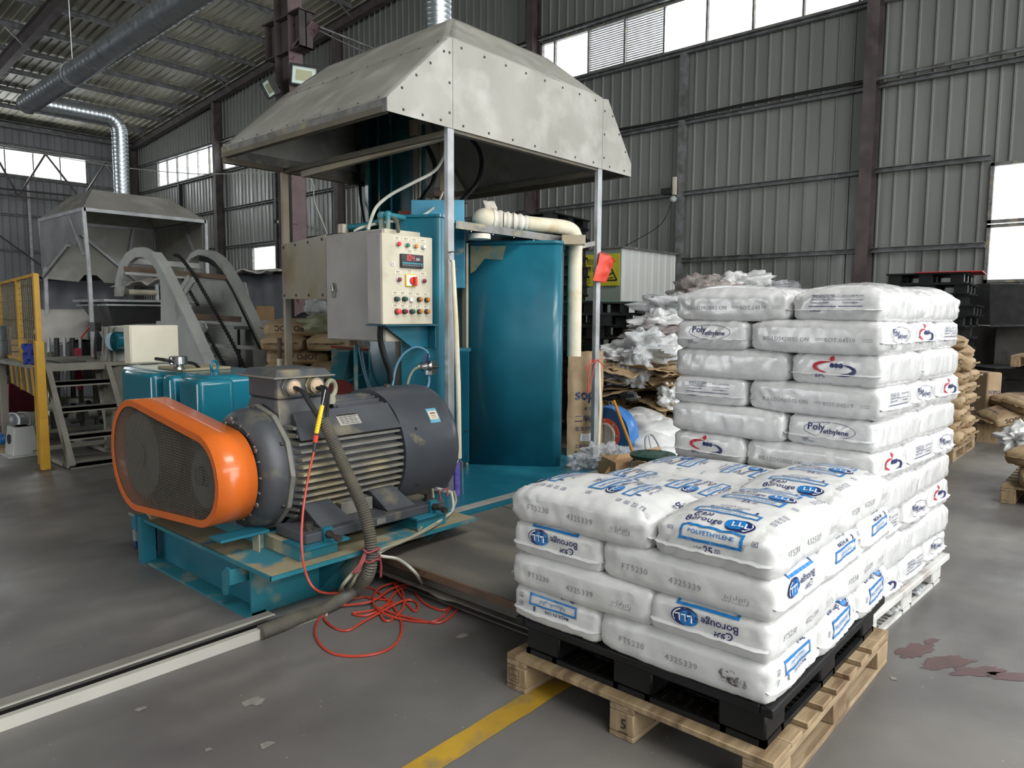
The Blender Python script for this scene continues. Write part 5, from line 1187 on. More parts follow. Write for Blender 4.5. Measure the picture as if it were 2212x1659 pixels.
part('glue_patch', MB().plate([A_ + dAB * .03 + nAB * .009 + V(0, 0, 2.06), A_ + dAB * .33 + nAB * .009 + V(0, 0, 2.055), A_ + dAB * .30 + nAB * .009 + V(0, 0, 1.94), A_ + dAB * .15 + nAB * .009 + V(0, 0, 1.95), A_ + dAB * .07 + nAB * .009 + V(0, 0, 1.85), A_ + dAB * .03 + nAB * .009 + V(0, 0, 1.83)], .002), mat('brown_glue_residue', '#7d6f4e', '#5c6a58', 6, .7, c3='#2b6571', s3=8), mx_, smooth=None, label='brownish residue patch')
# inner pieces left of the door
def dbox(pa, ya, pb, yb, d, dep, name, m, bevel=.003, par=mx_, **kw):
    """box whose near face spans two pixels at depth d, axis aligned, dep deep"""
    a = D(pa, ya, d); b = D(pb, yb, d); fx = (b[0] - a[0]); return part(name, MB().prism([(a[0], a[1], a[2]), (b[0], b[1], a[2]), (b[0], b[1], b[2]), (a[0], a[1], b[2])], (.749 * dep, .663 * dep, 0)), m, par, smooth=None, bevel=bevel, **kw)
dbox(968, 475, 1003, 622, 5.95, .1, 'inner_panel', m_ltblue)
dbox(975, 622, 1000, 752, 6.3, .06, 'inner_liner', m_guardp)
dbox(968, 752, 1016, 760, 6.0, .14, 'ledge', m_teal)
dbox(972, 760, 1012, 1000, 6.02, .1, 'lower_column', m_teal)
for yy in (785, 855, 930, 985): p = D(1008, yy, 6.0); part('bolt', MB().cyl(p, Vector(p) - V(.749, .663, 0) * .012, .008, n=8), m_bolt, mx_)
# left rounded column
Pl, Pc, Pr = Vector(D(866, 690, 5.35)), Vector(D(938, 690, 5.28)), Vector(D(967, 690, 5.42))
pcl = [Pl]; 
for i in range(0, 9): t_ = i / 8; pcl.append(Pc * (1 - t_) ** 2 + (Pc + (Pc - Pl) * .32) * 2 * t_ * (1 - t_) + Pr * t_ * t_)
pcl.append(Pr + V(.25, .55, 0)); pcl.append(Pl + V(.6, .75, 0)); 
q = MB().prism([(p.x, p.y, .203) for p in pcl], (0, 0, 1.98)); part('rounded_column', q, m_teal, mx_, smooth=50, bevel=.006)
q = MB().prism([(p.x + (p.x - 3.9) * .01, p.y - .01, 2.183) for p in pcl], (0, 0, .02)); part('column_cap', q, m_tealb, mx_, smooth=50)
# shelf over the opening
S1, S2 = Vector(G(984, 491, 2.142)), Vector(G(1218, 524, 2.108)); S3 = S2 + V(.42, .75, 0); S4 = S1 + V(.3, 1.3, 0)
part('shelf', MB().prism([S1, S2, S3, S4], (0, 0, .035)), m_tealb, mx_, smooth=None)
part('shelf_edge', MB().beam(S1 + V(0, 0, .022), S2 + V(0, 0, .022), .012, .058), m_zincd, mx_, smooth=None, label='worn grey front edge')
c_ = Vector(D(1036, 519, 5.75)); part('outlet_ring', MB().lathe((c_.x, c_.y, 2.08), (0, 0, 1), [(0, .078), (0, .088), (.04, .088), (.04, .078)], 28), m_cloth, mx_)
for k in range(5): p = S1.lerp(S2, .12 + k * .19) + V(0, 0, -.008); part('bolt', MB().cyl(p + V(.03, .02, 0), p + V(.03, .02, -.008), .006, n=8), m_chrome, mx_)
dbox(888, 432, 1003, 482, 5.7, .01, 'splash_plate', m_ltblue, label='upright pale blue splash plate')
dbox(860, 455, 889, 468, 5.9, .12, 'fire_brick', mat('brick_red', '#8a4a3c', '#7a4034', 8, .7), .004); dbox(862, 482, 892, 490, 5.75, .1, 'fire_brick', m_redd, .004)
m_mast = m_darkteal
dbox(796, 225, 886, 560, 6.7, .3, 'press_mast', m_mast); dbox(786, 225, 797, 520, 6.65, .3, 'mast_side', m_mast)
for pa, pb in ((812, 820), (838, 847)): dbox(pa, 225, pb, 520, 6.66, .04, 'mast_rib', m_guardp if pa > 900 else m_teald, .002)
dbox(772, 250, 780, 500, 6.9, .05, 'mast_guide', m_mast)
part('press_rod', MB().cyl(D(897, 285, 6.45), D(897, 450, 6.45), .028, n=20), m_chrome, mx_, label='polished chrome press rod'); part('rod_gland', MB().cyl(D(894, 262, 6.45), D(895, 292, 6.45), .045, n=20), m_guardp, mx_)
part('guide_tube', MB().cyl(D(915, 270, 6.55), D(915, 470, 6.55), .018, n=12), m_mast, mx_)
part('guide_tube', MB().cyl(D(906, 270, 6.75), D(906, 470, 6.75), .012, n=12), m_guardp, mx_)
dbox(950, 280, 962, 425, 6.2, .06, 'air_cylinder', m_guardp); dbox(938, 412, 965, 424, 6.2, .1, 'cylinder_foot', m_rust)
part('valve_stem', MB().cyl(D(957, 425, 6.0), D(957, 440, 6.0), .008, n=8).cyl(D(958, 440, 6.0), D(958, 458, 6.0), .014, n=10), m_bolt, mx_)
part('switch_box', MB().obox(D(778, 292, 6.8), .16, .1, .2, .8), m_black, mx_, smooth=None)
for P, r_ in (([D(912, 300, 6.6), D(930, 330, 6.6), D(940, 360, 6.6), D(935, 395, 6.55), D(915, 425, 6.5), D(905, 440, 6.4)], .022), ([D(1012, 292, 6.6), D(1035, 325, 6.6), D(1040, 360, 6.6), D(1030, 395, 6.5), D(1005, 425, 6.3), D(985, 445, 6.1)], .02), ([D(770, 290, 6.9), D(772, 350, 6.9), D(779, 430, 6.8), D(788, 485, 6.5)], .012)):
    part('hydraulic_hose', MB().tube(smoothpath(P, 7), r_, 10), m_black, mx_)
part('air_line', MB().tube(smoothpath([D(961, 290, 5.9), D(960, 330, 5.85), D(940, 368, 5.7), D(890, 396, 5.5), D(845, 420, 5.35), D(815, 445, 5.25), D(803, 470, 5.2), D(795, 497, 5.15)], 7), .0125, 8), m_clear, mx_)
part('air_line', MB().tube(smoothpath([D(957, 415, 6.0), D(945, 440, 5.8), D(925, 458, 5.6), D(903, 470, 5.5), D(870, 476, 5.4), D(820, 482, 5.3), D(780, 492, 5.2), D(765, 500, 5.2)], 7), .010, 8), m_clear, mx_)
# teal water pipes above the cabinet
for P, r_ in (([D(825, 500, 5.15), D(825, 468, 5.15), D(832, 464, 5.15), D(880, 472, 5.3), D(920, 480, 5.45)], .021), ([D(838, 500, 5.1), D(838, 466, 5.1)], .018), ([D(752, 491, 5.45), D(790, 486, 5.4), D(822, 478, 5.25)], .02), ([D(753, 496, 5.5), D(790, 493, 5.45)], .016), ([D(843, 468, 5.15), D(856, 478, 5.1), D(860, 500, 5.0)], .014)):
    part('pipe', MB().tube(smoothpath(P, 5), r_, 12), m_teald if r_ > .015 else m_conduit, mx_)
part('pipe_fitting', MB().sphere(D(825, 467, 5.15), .034, 12, 8).sphere(D(838, 464, 5.12), .03, 12, 8).cyl(D(912, 478, 5.4), D(922, 481, 5.46), .03, n=12), m_teald, mx_)
part('capped_pipe', MB().cyl(D(741, 505, 5.45), D(741, 486, 5.45), .04, n=16), m_guardp, mx_)
# insulated exhaust pipe on the shelf, going down behind the door
ip = thing('insulated_pipe', 'cream insulated pipe wrapped in white cloth lying on the mixer shelf and turning down', 'pipe', D(1240, 760, 6.5))
P1, P2, P3, P4, P5 = map(Vector, (D(1048, 474, 6.0), D(1150, 484, 6.1), D(1225, 493, 6.25), D(1243, 515, 6.3), D(1240, 770, 6.35)))
part('end_cap', MB().sphere(P1, .098, 22, 14, (1.1, 1.1, .95)), m_insul, ip)
part('cloth_wrap', (lambda Q: MB().tube(Q, [.088 + .012 * noise.noise(Vector((i * .45, 0, 3))) + .006 * math.sin(i * 1.3) - i * .0009 for i in range(len(Q))], 24))(resamp([P1 + (P2 - P1) * .12, P2], .012)), m_cloth, ip)
part('cloth_flap', MB().grid(lambda a, b: P1 + (P2 - P1) * (.16 + .12 * b + .1 * a) + V(-.02 * a, 0, .06 + .10 * a) + V(.663, -.749, 0) * (-.05 - .06 * a + .05 * b) + V(.01, .02, .012) * noise.noise(Vector((a * 3, b * 3, 5))), 10, 8), m_cloth, ip, solid=.006)
for q_ in (.42, .62): part('twine', MB().tube([P1.lerp(P2, q_ + .03 * math.sin(t_)) + V(-.663 * .0, 0, 0) + V(.749, -.663, 0).cross(V(0, 0, 1)) * 0 + (V(0, 0, 1) * math.cos(t_) + V(.749, .663, 0) * math.sin(t_)) * .092 for t_ in [2 * pi * i / 20 for i in range(20)]], .003, 5, closed=True), m_rust, ip)
part('pipe_body', MB().tube(smoothpath([P2 - (P2 - P1) * .1, P2, P3, P4, P4 + V(0, 0, -.15), P5], 9), .062, 20), m_insul, ip)
part('saddle_block', MB().obox(D(1238, 519, 6.15), .2, .12, .08, -.86), m_guardp, ip, smooth=None, bevel=.004)
part('support_bar', MB().beam(D(1228, 538, 6.3), (5.34, 3.76, D(1290, 528, 6.5)[2]), .03, .04), m_zincd, ip, smooth=None)
# brush hanging on the front post
bh_ = thing('long_brush', 'long-handled brush with purple bristles hanging from the middle hood post', 'brush', (3.5, 3.66, .25))
part('handle', MB().tube([PY(978, 562, 3.67), PY(985, 700, 3.66), PY(990, 830, 3.65), PY(992, 990, 3.64)], [.014, .018, .0175, .018], 14), m_insul, bh_)
part('wire_frame', MB().tube([PY(990, 988, 3.64), PY(999, 1000, 3.64), PY(1000, 1072, 3.64)], .004, 6).tube([PY(994, 988, 3.64), PY(987, 1000, 3.64)], .004, 6), m_galv, bh_)
bb = MB(); b0, b1 = Vector(PY(986, 1000, 3.64)), Vector(PY(987, 1070, 3.64)); rb = random.Random(3)
for i in range(1600):
    t_ = rb.random(); p = b0.lerp(b1, t_); th = rb.uniform(0, 2 * pi); d = Vector((math.cos(th), math.sin(th), rb.uniform(-.5, .3))).normalized(); l_ = rb.uniform(.026, .042); s_ = d.cross(V(0, 0, 1)).normalized() * .0012; k = len(bb.v)
    bb.v += [tuple(p - s_), tuple(p + s_), tuple(p + d * l_)]; bb.f.append((k, k + 1, k + 2))
part('bristles', bb, m_purple, bh_, smooth=None, kind='stuff', recalc=False, label='purple bristles'); part('bristle_core', MB().tube([b0, b1], .022, 10), m_purple, bh_)
part('hanging_hook', MB().tube(smoothpath([PY(973, 546, 3.70), PY(969, 556, 3.69), PY(974, 566, 3.67)], 4), .002, 5).cyl(PY(968, 545, 3.72), PY(988, 543, 3.68), .004, n=8), m_bolt, bh_)
# ================================================================ cabinets
gc = thing('grey_cabinet', 'grey steel electrical cabinet with keyed handle behind the control panel', 'cabinet', (3.4, 4.3, 1.3))
CX0, CY0 = 3.22, 4.035; CY1 = PX(709, 620, CX0)[1]; Cz0, Cz1 = 1.29, 2.075
part('cabinet_body', MB().box(CX0, 3.62, CY0, CY1, Cz0, Cz1), m_beige, gc, bevel=.006)
part('door', MB().box(CX0 - .018, CX0 - .002, CY0 + .004, CY1 - .004, Cz0 + .006, Cz1 - .006), m_greycab, gc, bevel=.004, label='grey steel door')
hp = PX(722, 627, CX0 - .02); h_ = part('lock_handle', MB().box(hp[0] - .006, hp[0], hp[1] - .02, hp[1] + .02, hp[2] - .055, hp[2] + .055), m_zincd, gc, bevel=.003)
part('lever', MB().beam((hp[0] - .02, hp[1] + .004, hp[2] + .04), (hp[0] - .03, hp[1] - .02, hp[2] - .012), .014, .02), m_chrome, h_, bevel=.004)
for z in (1.42, 1.95): part('hinge', MB().cyl((CX0 - .01, CY0 - .008, z - .04), (CX0 - .01, CY0 - .008, z + .04), .012, n=10).box(CX0 - .0, CX0 + .05, CY0 - .006, CY0, z - .04, z + .04), m_bolt, gc)
gp = thing('guard_sheet', 'tarnished brown-grey metal sheet screwed between the left hood post and the cabinet', 'panel', (3.3, 5.2, 1.66))
g0, g1 = Vector((3.5, 5.82, 0)), Vector((CX0 + .0, CY1 + .02, 0))
zA0, zA1 = D(606, 646, 6.5)[2], D(606, 531, 6.5)[2]; dR = .749 * g1.x + .663 * g1.y; zB0, zB1 = D(712, 646, dR)[2], D(712, 509, dR)[2]
part('sheet', MB().plate([g0 + V(0, 0, zA0), g1 + V(0, 0, zB0), g1 + V(0, 0, zB1), g0 + V(0, 0, zA1)], .005), m_guardp, gp, smooth=None)
nG = (g1 - g0).cross(V(0, 0, 1)).normalized(); nG = nG if nG.x < 0 else -nG
for k in range(4):
    for top in (0, 1):
        q = .06 + k * .29; p = g0.lerp(g1, q); z = (zA0 + (zB0 - zA0) * q + .03) if not top else (zA1 + (zB1 - zA1) * q - .03)
        part('screw', MB().lathe(p + V(0, 0, z) + nG * .004, nG, [(0, .012), (.006, .009)], 10), m_bolt, gp)
cb = thing('control_panel', 'cream control box with coloured push buttons and a red 104 readout', 'control panel', (3.3, 3.95, 1.42))
KX0, KX1, KY0, KY1, KZ0, KZ1 = 3.055, 3.505, 3.86, 4.02, 1.415, 2.02
part('enclosure', MB().box(KX0, KX1, KY0 + .012, KY1, KZ0, KZ1), m_greycab, cb, bevel=.006)
part('front_door', MB().box(KX0 + .004, KX1, KY0, KY0 + .02, KZ0, KZ1), m_beige, cb, bevel=.004, label='cream front door')
part('support_bracket', MB().prism([(3.15, 3.98, KZ0), (KX1 + .06, 3.98, KZ0), (KX1 + .06, 3.98, KZ0 - .17), (3.42, 3.98, KZ0 - .17)], (0, .006, 0)).box(3.1, KX1 + .07, 3.88, 4.1, KZ0 - .012, KZ0).box(KX1 + .06, KX1 + .07, 3.9, 4.15, KZ0 - .17, KZ0), m_teal, cb, smooth=None)
def kp(px, py): p = PY(px, py, KY0); return p[0], p[2]
bcol = {'red': mat('button_red', '#e0302f', rough=.3), 'green': mat('button_green', '#1f7a56', rough=.3), 'orange': mat('button_orange', '#dd8a25', rough=.3), 'white': mat('button_white', '#dfe0de', rough=.3), 'maroon': mat('button_maroon', '#7a2038', rough=.3), 'dgreen': mat('button_dark_green', '#1f5a4c', rough=.35), 'amber': mat('button_amber', '#b9782a', rough=.35), 'estop': mat('button_bright_red', '#e8413f', rough=.35)}
BT_ = [(859, 527, 'red', 0), (878, 530, 'green', 0), (896, 532, 'orange', 0), (913, 534, 'white', 0), (860, 604, 'maroon', 0), (914, 607, 'maroon', 0), (855, 646, 'dgreen', 1), (872, 646, 'dgreen', 1), (904, 647, 'amber', 1), (920, 648, 'amber', 1), (857, 673, 'estop', 2), (872, 673, 'maroon', 1), (888, 673, 'dgreen', 1), (904, 673, 'amber', 1), (920, 673, 'amber', 1)]
lb = Ink()
m_lab = mat('label_strip', '#d9d3c0', rough=.5)
for px, py, c, k in BT_:
    x, z = kp(px, py); r_ = .0135 if k < 2 else .0165
    b = part('push_button', MB().lathe((x, KY0, z), (0, -1, 0), [(0, r_ * 1.25), (.008 + .012 * (k == 1), r_ * 1.25), (.01 + .012 * (k == 1), r_)], 18), m_galv if k == 0 else m_dark, cb)
    part('button_cap', MB().lathe((x, KY0 - .006, z), (0, -1, 0), [(0, r_), (.018 + .01 * (k > 0), r_), (.021 + .01 * (k > 0), r_ * .75)], 18), bcol[c], b, label={'estop': 'large bright red button cap'}.get(c, c.replace('dgreen', 'dark green') + ' button cap'))
for px, py in [(857, 515), (876, 517), (894, 519), (912, 521), (884, 543), (884, 586), (859, 588), (913, 592)] + [(853 + 16.5 * k, 633 + .9 * k) for k in range(5)] + [(853 + 16.5 * k, 661 + .6 * k) for k in range(5)]:
    x, z = kp(px, py); lp = part('label_strip', MB().box(x - .03, x + .03, KY0 - .002, KY0, z - .011, z + .011), m_lab, cb, smooth=None)
    I = Ink(); I.text('电源指示' if int(px) % 2 else '液压启动', 0, .004, .009, .005); I.text('Power light' if int(px) % 3 else 'Mixer start', 0, -.006, .006)
    I.lay(planemap((x, KY0 - .0022, z), (1, 0, 0), (0, 0, 1), .0003), 'label_text', m_black_ink, lp, local=False)
x0, z1 = kp(863, 548); x1, z0 = kp(911, 581); mdp = part('display_unit', MB().box(x0, x1, KY0 - .02, KY0, z0, z1), m_disp, cb, bevel=.003)
I = Ink(); segs = {'1': 'bc', '0': 'abcdef', '4': 'bcfg'}
def seg7(I, ch, u, v, h, t=.0036):
    w_ = h * .5; S = {'a': ((0, h), (w_, h)), 'b': ((w_, h), (w_, h / 2)), 'c': ((w_, h / 2), (w_, 0)), 'd': ((0, 0), (w_, 0)), 'e': ((0, 0), (0, h / 2)), 'f': ((0, h / 2), (0, h)), 'g': ((0, h / 2), (w_, h / 2))}
    for s in segs[ch]: (a, b) = S[s]; I.strip((u + a[0], v + a[1]), (u + b[0], v + b[1]), t, 1)
for k, ch in enumerate('104'): seg7(I, ch, (x1 - x0) * .17 + k * .030, (z1 - z0) * .54, .034)
I.lay(planemap((x0, KY0 - .0205, z0), (1, 0, 0), (0, 0, 1), .0006), 'led_digits', m_led, mdp, local=False, label='glowing red 104 digits')
I = Ink(); I.strip(((x1 - x0) * .05, (z1 - z0) * .34), ((x1 - x0) * .97, (z1 - z0) * .34), .006); I.lay(planemap((x0, KY0 - .0205, z0), (1, 0, 0), (0, 0, 1), .0006), 'cyan_stripe', m_cyan, mdp, local=False)
I = Ink(); I.strip(((x1 - x0) * .64, (z1 - z0) * .66), ((x1 - x0) * .82, (z1 - z0) * .66), .018, 1)
for k in range(8): I.strip(((x1 - x0) * (.07 + .115 * k), (z1 - z0) * .2), ((x1 - x0) * (.14 + .115 * k), (z1 - z0) * .2), .006, 1)
I.lay(planemap((x0, KY0 - .0205, z0), (1, 0, 0), (0, 0, 1), .0006), 'display_marks', m_grey, mdp, local=False)
x0, z1 = kp(874.5, 592); x1, z0 = kp(897, 620); sw = part('rotary_switch', MB().box(x0, x1, KY0 - .012, KY0, z0, z1), m_yel, cb, bevel=.004, label='yellow-edged selector switch plate')
part('switch_face', MB().box(x0 + .006, x1 - .006, KY0 - .015, KY0 - .012, z0 + .006, z1 - .006), m_white, sw, smooth=None)
xm, zm = (x0 + x1) / 2, (z0 + z1) / 2; part('switch_knob', MB().cyl((xm + .006, KY0 - .015, zm), (xm + .006, KY0 - .03, zm), .024, n=20).obox((xm + .012, KY0 - .04, zm - .006), .018, .03, .062, 0), m_redp, sw, bevel=.003)
x, z = kp(888, 648); part('key_switch', MB().cyl((x, KY0, z), (x, KY0 - .012, z), .017, n=18).obox((x, KY0 - .02, z), .01, .02, .03, 0, 0, .6), m_chrome, cb)
x, z = kp(848, 570); part('door_lock', MB().cyl((x, KY0, z), (x, KY0 - .006, z), .014, n=18), m_chrome, cb); part('lock_slot', MB().box(x - .002, x + .002, KY0 - .0075, KY0 - .006, z - .008, z + .008), m_black, cb, smooth=None)
cbl = thing('black_cable', 'thick scuffed black cable hanging from under the control panel', 'cable', D(845, 850, 5.1))
part('cable', MB().tube(smoothpath([D(822, 700, 4.95), D(822, 735, 5.0), D(832, 775, 5.05), D(842, 805, 5.1), D(846, 850, 5.15)], 6), .021, 10), m_black, cbl)
# regulator and hoses on the rounded column
rg = thing('air_regulator', 'small silver air regulator with hoses on the rounded teal column', 'regulator', D(925, 792, 5.1))
part('regulator_body', MB().lathe(D(906, 792, 5.05), Vector(D(935, 792, 5.2)) - Vector(D(906, 792, 5.05)), [(0, .012), (.004, .02), (.03, .022), (.045, .034), (.06, .034), (.075, .022), (.1, .022)], 16).obox(D(930, 794, 5.15), .05, .05, .1, .3), m_chrome, rg)
part('regulator_knob', MB().cyl(D(936, 792, 5.15), D(946, 793, 5.15), .012, n=10), m_bolt, rg); part('blue_handle', MB().obox(D(921, 774, 5.1), .02, .02, .07, .2, .2), m_navy, rg, smooth=None)
for P, m in (([D(927, 772, 5.15), D(920, 757, 5.15), D(898, 750, 5.15), D(872, 765, 5.15), D(855, 795, 5.15), D(848, 835, 5.1)], m_blueh), ([D(905, 793, 5.05), D(893, 800, 5.05), D(883, 820, 5.05), D(878, 848, 5.05)], m_hose), ([D(927, 812, 5.15), D(926, 830, 5.1), D(917, 850, 5.05)], m_blueh)):
    part('air_hose', MB().tube(smoothpath(P, 6), .0085, 8), m, rg)
# lower mixer body seen between motor and cabinet
lbm = thing('mixer_chamber', 'dusty dark teal mixing chamber with red handwheel low behind the motor', 'machine', D(800, 1000, 6.4))
def db2(pa, ya, pb, yb, d, dep, name, m, bevel=.004): return dbox(pa, ya, pb, yb, d, dep, name, m, bevel, lbm)
db2(715, 755, 800, 1040, 6.7, .4, 'chamber_wall', m_teald); db2(798, 700, 865, 1060, 6.0, .3, 'side_frame', m_teal); db2(852, 700, 866, 1060, 5.9, .08, 'frame_rail', m_guardp)
part('chute', MB().prism([D(700, 880, 6.3), D(722, 760, 6.3), D(752, 760, 6.3), D(735, 880, 6.3)], (.2, .25, 0)), m_teald, lbm, smooth=None)
part('top_trim', MB().beam(D(716, 749, 6.2), D(795, 756, 6.2), .03, .02), m_redd, lbm, smooth=None)
part('handwheel', MB().lathe(D(735, 855, 6.1), (-.749, -.663, 0), [(0, .1), (.0, .125), (.015, .14), (.03, .125), (.03, .02)], 32), m_redd, lbm, label='red handwheel')
part('standpipe', MB().cyl(D(769, 745, 5.7), D(769, 880, 5.7), .018, n=12), m_teald, lbm)
for P in ([D(776, 750, 5.9), D(785, 800, 5.9), D(800, 850, 5.9)], [D(783, 760, 6.0), D(792, 810, 6.0), D(806, 845, 5.95)]): part('hose', MB().tube(smoothpath(P, 5), .009, 6), m_blueh, lbm)
for a, b in (((740, 830), (800, 800)), ((745, 840), (800, 842))): part('tie_rod', MB().tube([D(*a, 6.1), D(*b, 6.1)], .008, 6), m_teald, lbm)
# ================================================================ left background
# steel step platform
lp = thing('access_platform', 'dusty grey steel step platform beside the yellow gate', 'steps', (2.55, 8.2, 0))
LX0, LX1 = 2.30, 2.84
for k, z in enumerate((.05, .30, .555, .80)):
    y = 7.62 + k * .15; xs = (.0, .0)
    part('tread', MB().box(LX0 + (.02 if k else 0), LX1 - .0, y, y + .16, z - .035, z).box(LX0, LX1, y, y + .006, z - .05, z), m_ladder, lp, smooth=None)
part('deck', MB().box(LX0 - .1, 4.2, 8.2, 9.6, .93, .97), m_ladder, lp, smooth=None); part('deck_edge', MB().box(LX0 - .1, LX1 + .05, 8.19, 8.2, .90, .975), m_ladder, lp, smooth=None)
part('deck_panel', MB().box(LX0 + .15, 2.7, 8.3, 8.7, .97, .985), m_dark, lp, smooth=None)
for x in (LX0 + .01, LX1 + .02): part('stringer', MB().beam((x, 7.62, .02), (x, 8.2, .93), .05, .09), m_ladder, lp, smooth=None)
for x, y in ((LX0 - .08, 8.25), (LX1 + .0, 8.25), (LX0 - .08, 9.5), (3.6, 8.3), (3.3, 9.5), (4.15, 9.4)): part('leg', MB().box(x, x + .06, y, y + .06, 0, .93), m_ladder, lp, smooth=None)
for y0_ in (8.28, 9.45): part('bottom_rail', MB().box(LX0 - .06, 3.3, y0_, y0_ + .04, .1, .14), m_ladder, lp, smooth=None)
part('bottom_rail', MB().beam((LX0, 7.66, .03), (LX0, 9.4, .03), .04, .04).beam((LX1, 7.66, .03), (LX1, 9.4, .03), .04, .04), m_ladder, lp, smooth=None)
part('bottom_tray', MB().box(LX0, LX1, 7.66, 8.2, .005, .02), m_plate, lp, smooth=None)
# yellow gate
yg = thing('safety_gate', 'yellow steel gate with wire grid and black hazard stripes at the left edge', 'gate', (2.13, 7.78, 0))
gr_, gl_ = Vector(D(82, 700, 6.75)), Vector(D(2, 700, 9.0)); 
def gp_(t_, z): p = gr_.lerp(gl_, t_); return Vector((p.x, p.y, z))
part('thick_post', MB().box(2.10, 2.17, 7.74, 7.82, 0, 1.22), m_yelp, yg, smooth=None, bevel=.004); part('foot_plate', MB().box(2.06, 2.2, 7.7, 7.86, 0, .008), m_rust, yg, smooth=None)
for t_, w_ in ((0.0, .045), (.42, .04), (1, .04)): part('gate_post', MB().beam(gp_(t_, .66), gp_(t_, 1.84), w_, w_), m_yelp, yg, smooth=None)
part('top_rail', MB().beam(gp_(0, 1.83), gp_(1, 1.83), .03, .03), m_yelp, yg, smooth=None); part('bottom_rail', MB().beam(gp_(0, .97), gp_(1, .97), .03, .03), m_yelp, yg, smooth=None)
q = MB()
for k in range(22): q.beam(gp_(.02 + k * .0455, .98), gp_(.02 + k * .0455, 1.82), .004, .004)
for k in range(13): q.beam(gp_(0, 1.02 + k * .065), gp_(1, 1.02 + k * .065), .004, .004)
part('wire_grid', q, mat('dull_yellow_wire', '#8f7c48', '#7b6b42', 9, .6), yg, smooth=None, kind='stuff')
hz = mat('hazard_board_dark', '#4b463f', '#5b554b', 6, .6); part('hazard_board', MB().plate([gp_(0, .66), gp_(1, .66), gp_(1, .96), gp_(0, .96)], .012), m_yelp, yg, smooth=None)
nb = (gl_ - gr_).cross(V(0, 0, 1)).normalized(); nb = nb if nb.dot(Vector((-1, -1, 0))) > 0 else -nb
for k in range(7):
    a = .04 + k * .14; part('hazard_stripe', MB().plate([gp_(a, .665) + nb * .009, gp_(a + .06, .665) + nb * .009, gp_(a + .10, .955) + nb * .009, gp_(a + .04, .955) + nb * .009], .004), hz, yg, smooth=None)
part('rear_leg', MB().beam(gp_(.12, 0), gp_(.12, .7), .03, .03), m_yelp, yg, smooth=None)
bc = MB(); c0 = Vector(D(60, 765, 6.9)); bc.grid(lambda a, b: c0 + V(.05 * a - .02, -.16 * a + .08, -.2 * b + .1) + V(.03, .03, .02) * noise.noise(Vector((a * 4, b * 4, 2))), 10, 10)
single('blue_rag', bc, m_navy and mat('blue_rag', '#23378a', '#1b2c70', 8, .8), 'blue rag hanging on the yellow gate', 'rag', solid=.004)
# second hood
h2 = thing('small_hood', 'smaller dented zinc hood on posts at the left with torn side skirt', 'hood', (3.8, 10.2, .95))
hx0, hx1, hy0, hy1, hz2 = 3.11, 4.56, 9.42, 11.0, 2.70
tx0, tx1, ty0, ty1, tz = 3.36, 4.28, 9.85, 10.6, 2.98
def hp(name, poly, m=m_zinc, t=.004): return part(name, MB().plate(poly, t), m, h2, smooth=None)
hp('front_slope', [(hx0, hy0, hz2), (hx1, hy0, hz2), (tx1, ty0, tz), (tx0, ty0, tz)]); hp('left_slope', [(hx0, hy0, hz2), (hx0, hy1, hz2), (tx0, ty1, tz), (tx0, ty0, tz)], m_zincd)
hp('right_slope', [(hx1, hy0, hz2), (hx1, hy1, hz2), (tx1, ty1, tz), (tx1, ty0, tz)]); hp('rear_slope', [(hx0, hy1, hz2), (hx1, hy1, hz2), (tx1, ty1, tz), (tx0, ty1, tz)]); hp('top_plate', [(tx0, ty0, tz), (tx1, ty0, tz), (tx1, ty1, tz), (tx0, ty1, tz)])
for a, b in (((hx0, hy0), (hx1, hy0)), ((hx0, hy0), (hx0, hy1)), ((hx1, hy0), (hx1, hy1)), ((hx0, hy1), (hx1, hy1))): part('frame_bar', MB().beam((*a, hz2 - .02), (*b, hz2 - .02), .04, .04), m_galv, h2, smooth=None)
sk_ = [(hx0 - .01, hy0, hz2), (hx0 - .01, hy1, hz2), (hx0 - .01, hy1, 2.06), (hx0 - .01, hy1 - .35, 2.12), (hx0 - .01, hy1 - .5, 2.2), (hx0 - .01, hy1 - .8, 2.22), (hx0 - .01, hy1 - 1.1, 2.34), (hx0 - .01, hy1 - 1.3, 2.27), (hx0 - .01, hy0 + .15, 2.4), (hx0 - .01, hy0, 2.38)]
hp('torn_skirt', sk_, mat('dented_zinc', '#8e9092', '#a7a9aa', 3, .35, .6, bump=.4, bscale=4)); hp('rear_skirt', [(hx0, hy1, hz2), (hx1, hy1, hz2), (hx1, hy1, 1.9), (hx0 + .75, hy1, 1.9), (hx0 + .65, hy1, 2.0), (hx0 + .5, hy1, 2.0), (hx0 + .42, hy1, 1.9), (hx0, hy1, 1.93)])
hp('right_skirt', [(hx1, hy0 + .1, hz2), (hx1, hy1, hz2), (hx1, hy1, 1.9), (hx1, hy0 + .1, 1.95)])
for x, y in ((hx0, hy0), (hx1, hy0), (hx0, hy1), (hx1, hy1)):
    part('post', MB().beam((x, y, hz2), (x + (.0 if x > 4 else .03), y, 1.9), .04, .04).beam((x + (.0 if x > 4 else .03), y, 1.9), (x, y - (.1 if y < 10 else 0), .97 if y < 9.6 else .0), .04, .04), m_galv, h2, smooth=None)
for a, b in (((hx0, hy0 + .02, 2.15), (hx0, hy0 + .45, 2.65)), ((hx0, hy1 - .02, 1.95), (hx0, hy0 + .55, 2.3)), ((hx0 + .3, hy1 - .04, 2.68), (hx1 - .3, hy1 - .04, 1.95)), ((hx1 - .02, hy0 + .6, 2.68), (hx1 - .02, hy0 + .1, 2.0)), ((hx1 - .3, hy1 - .03, 2.68), (hx1 - .45, hy1 - .03, 1.95))):
    part('diagonal_brace', MB().beam(a, b, .035, .035), m_galv, h2, smooth=None)
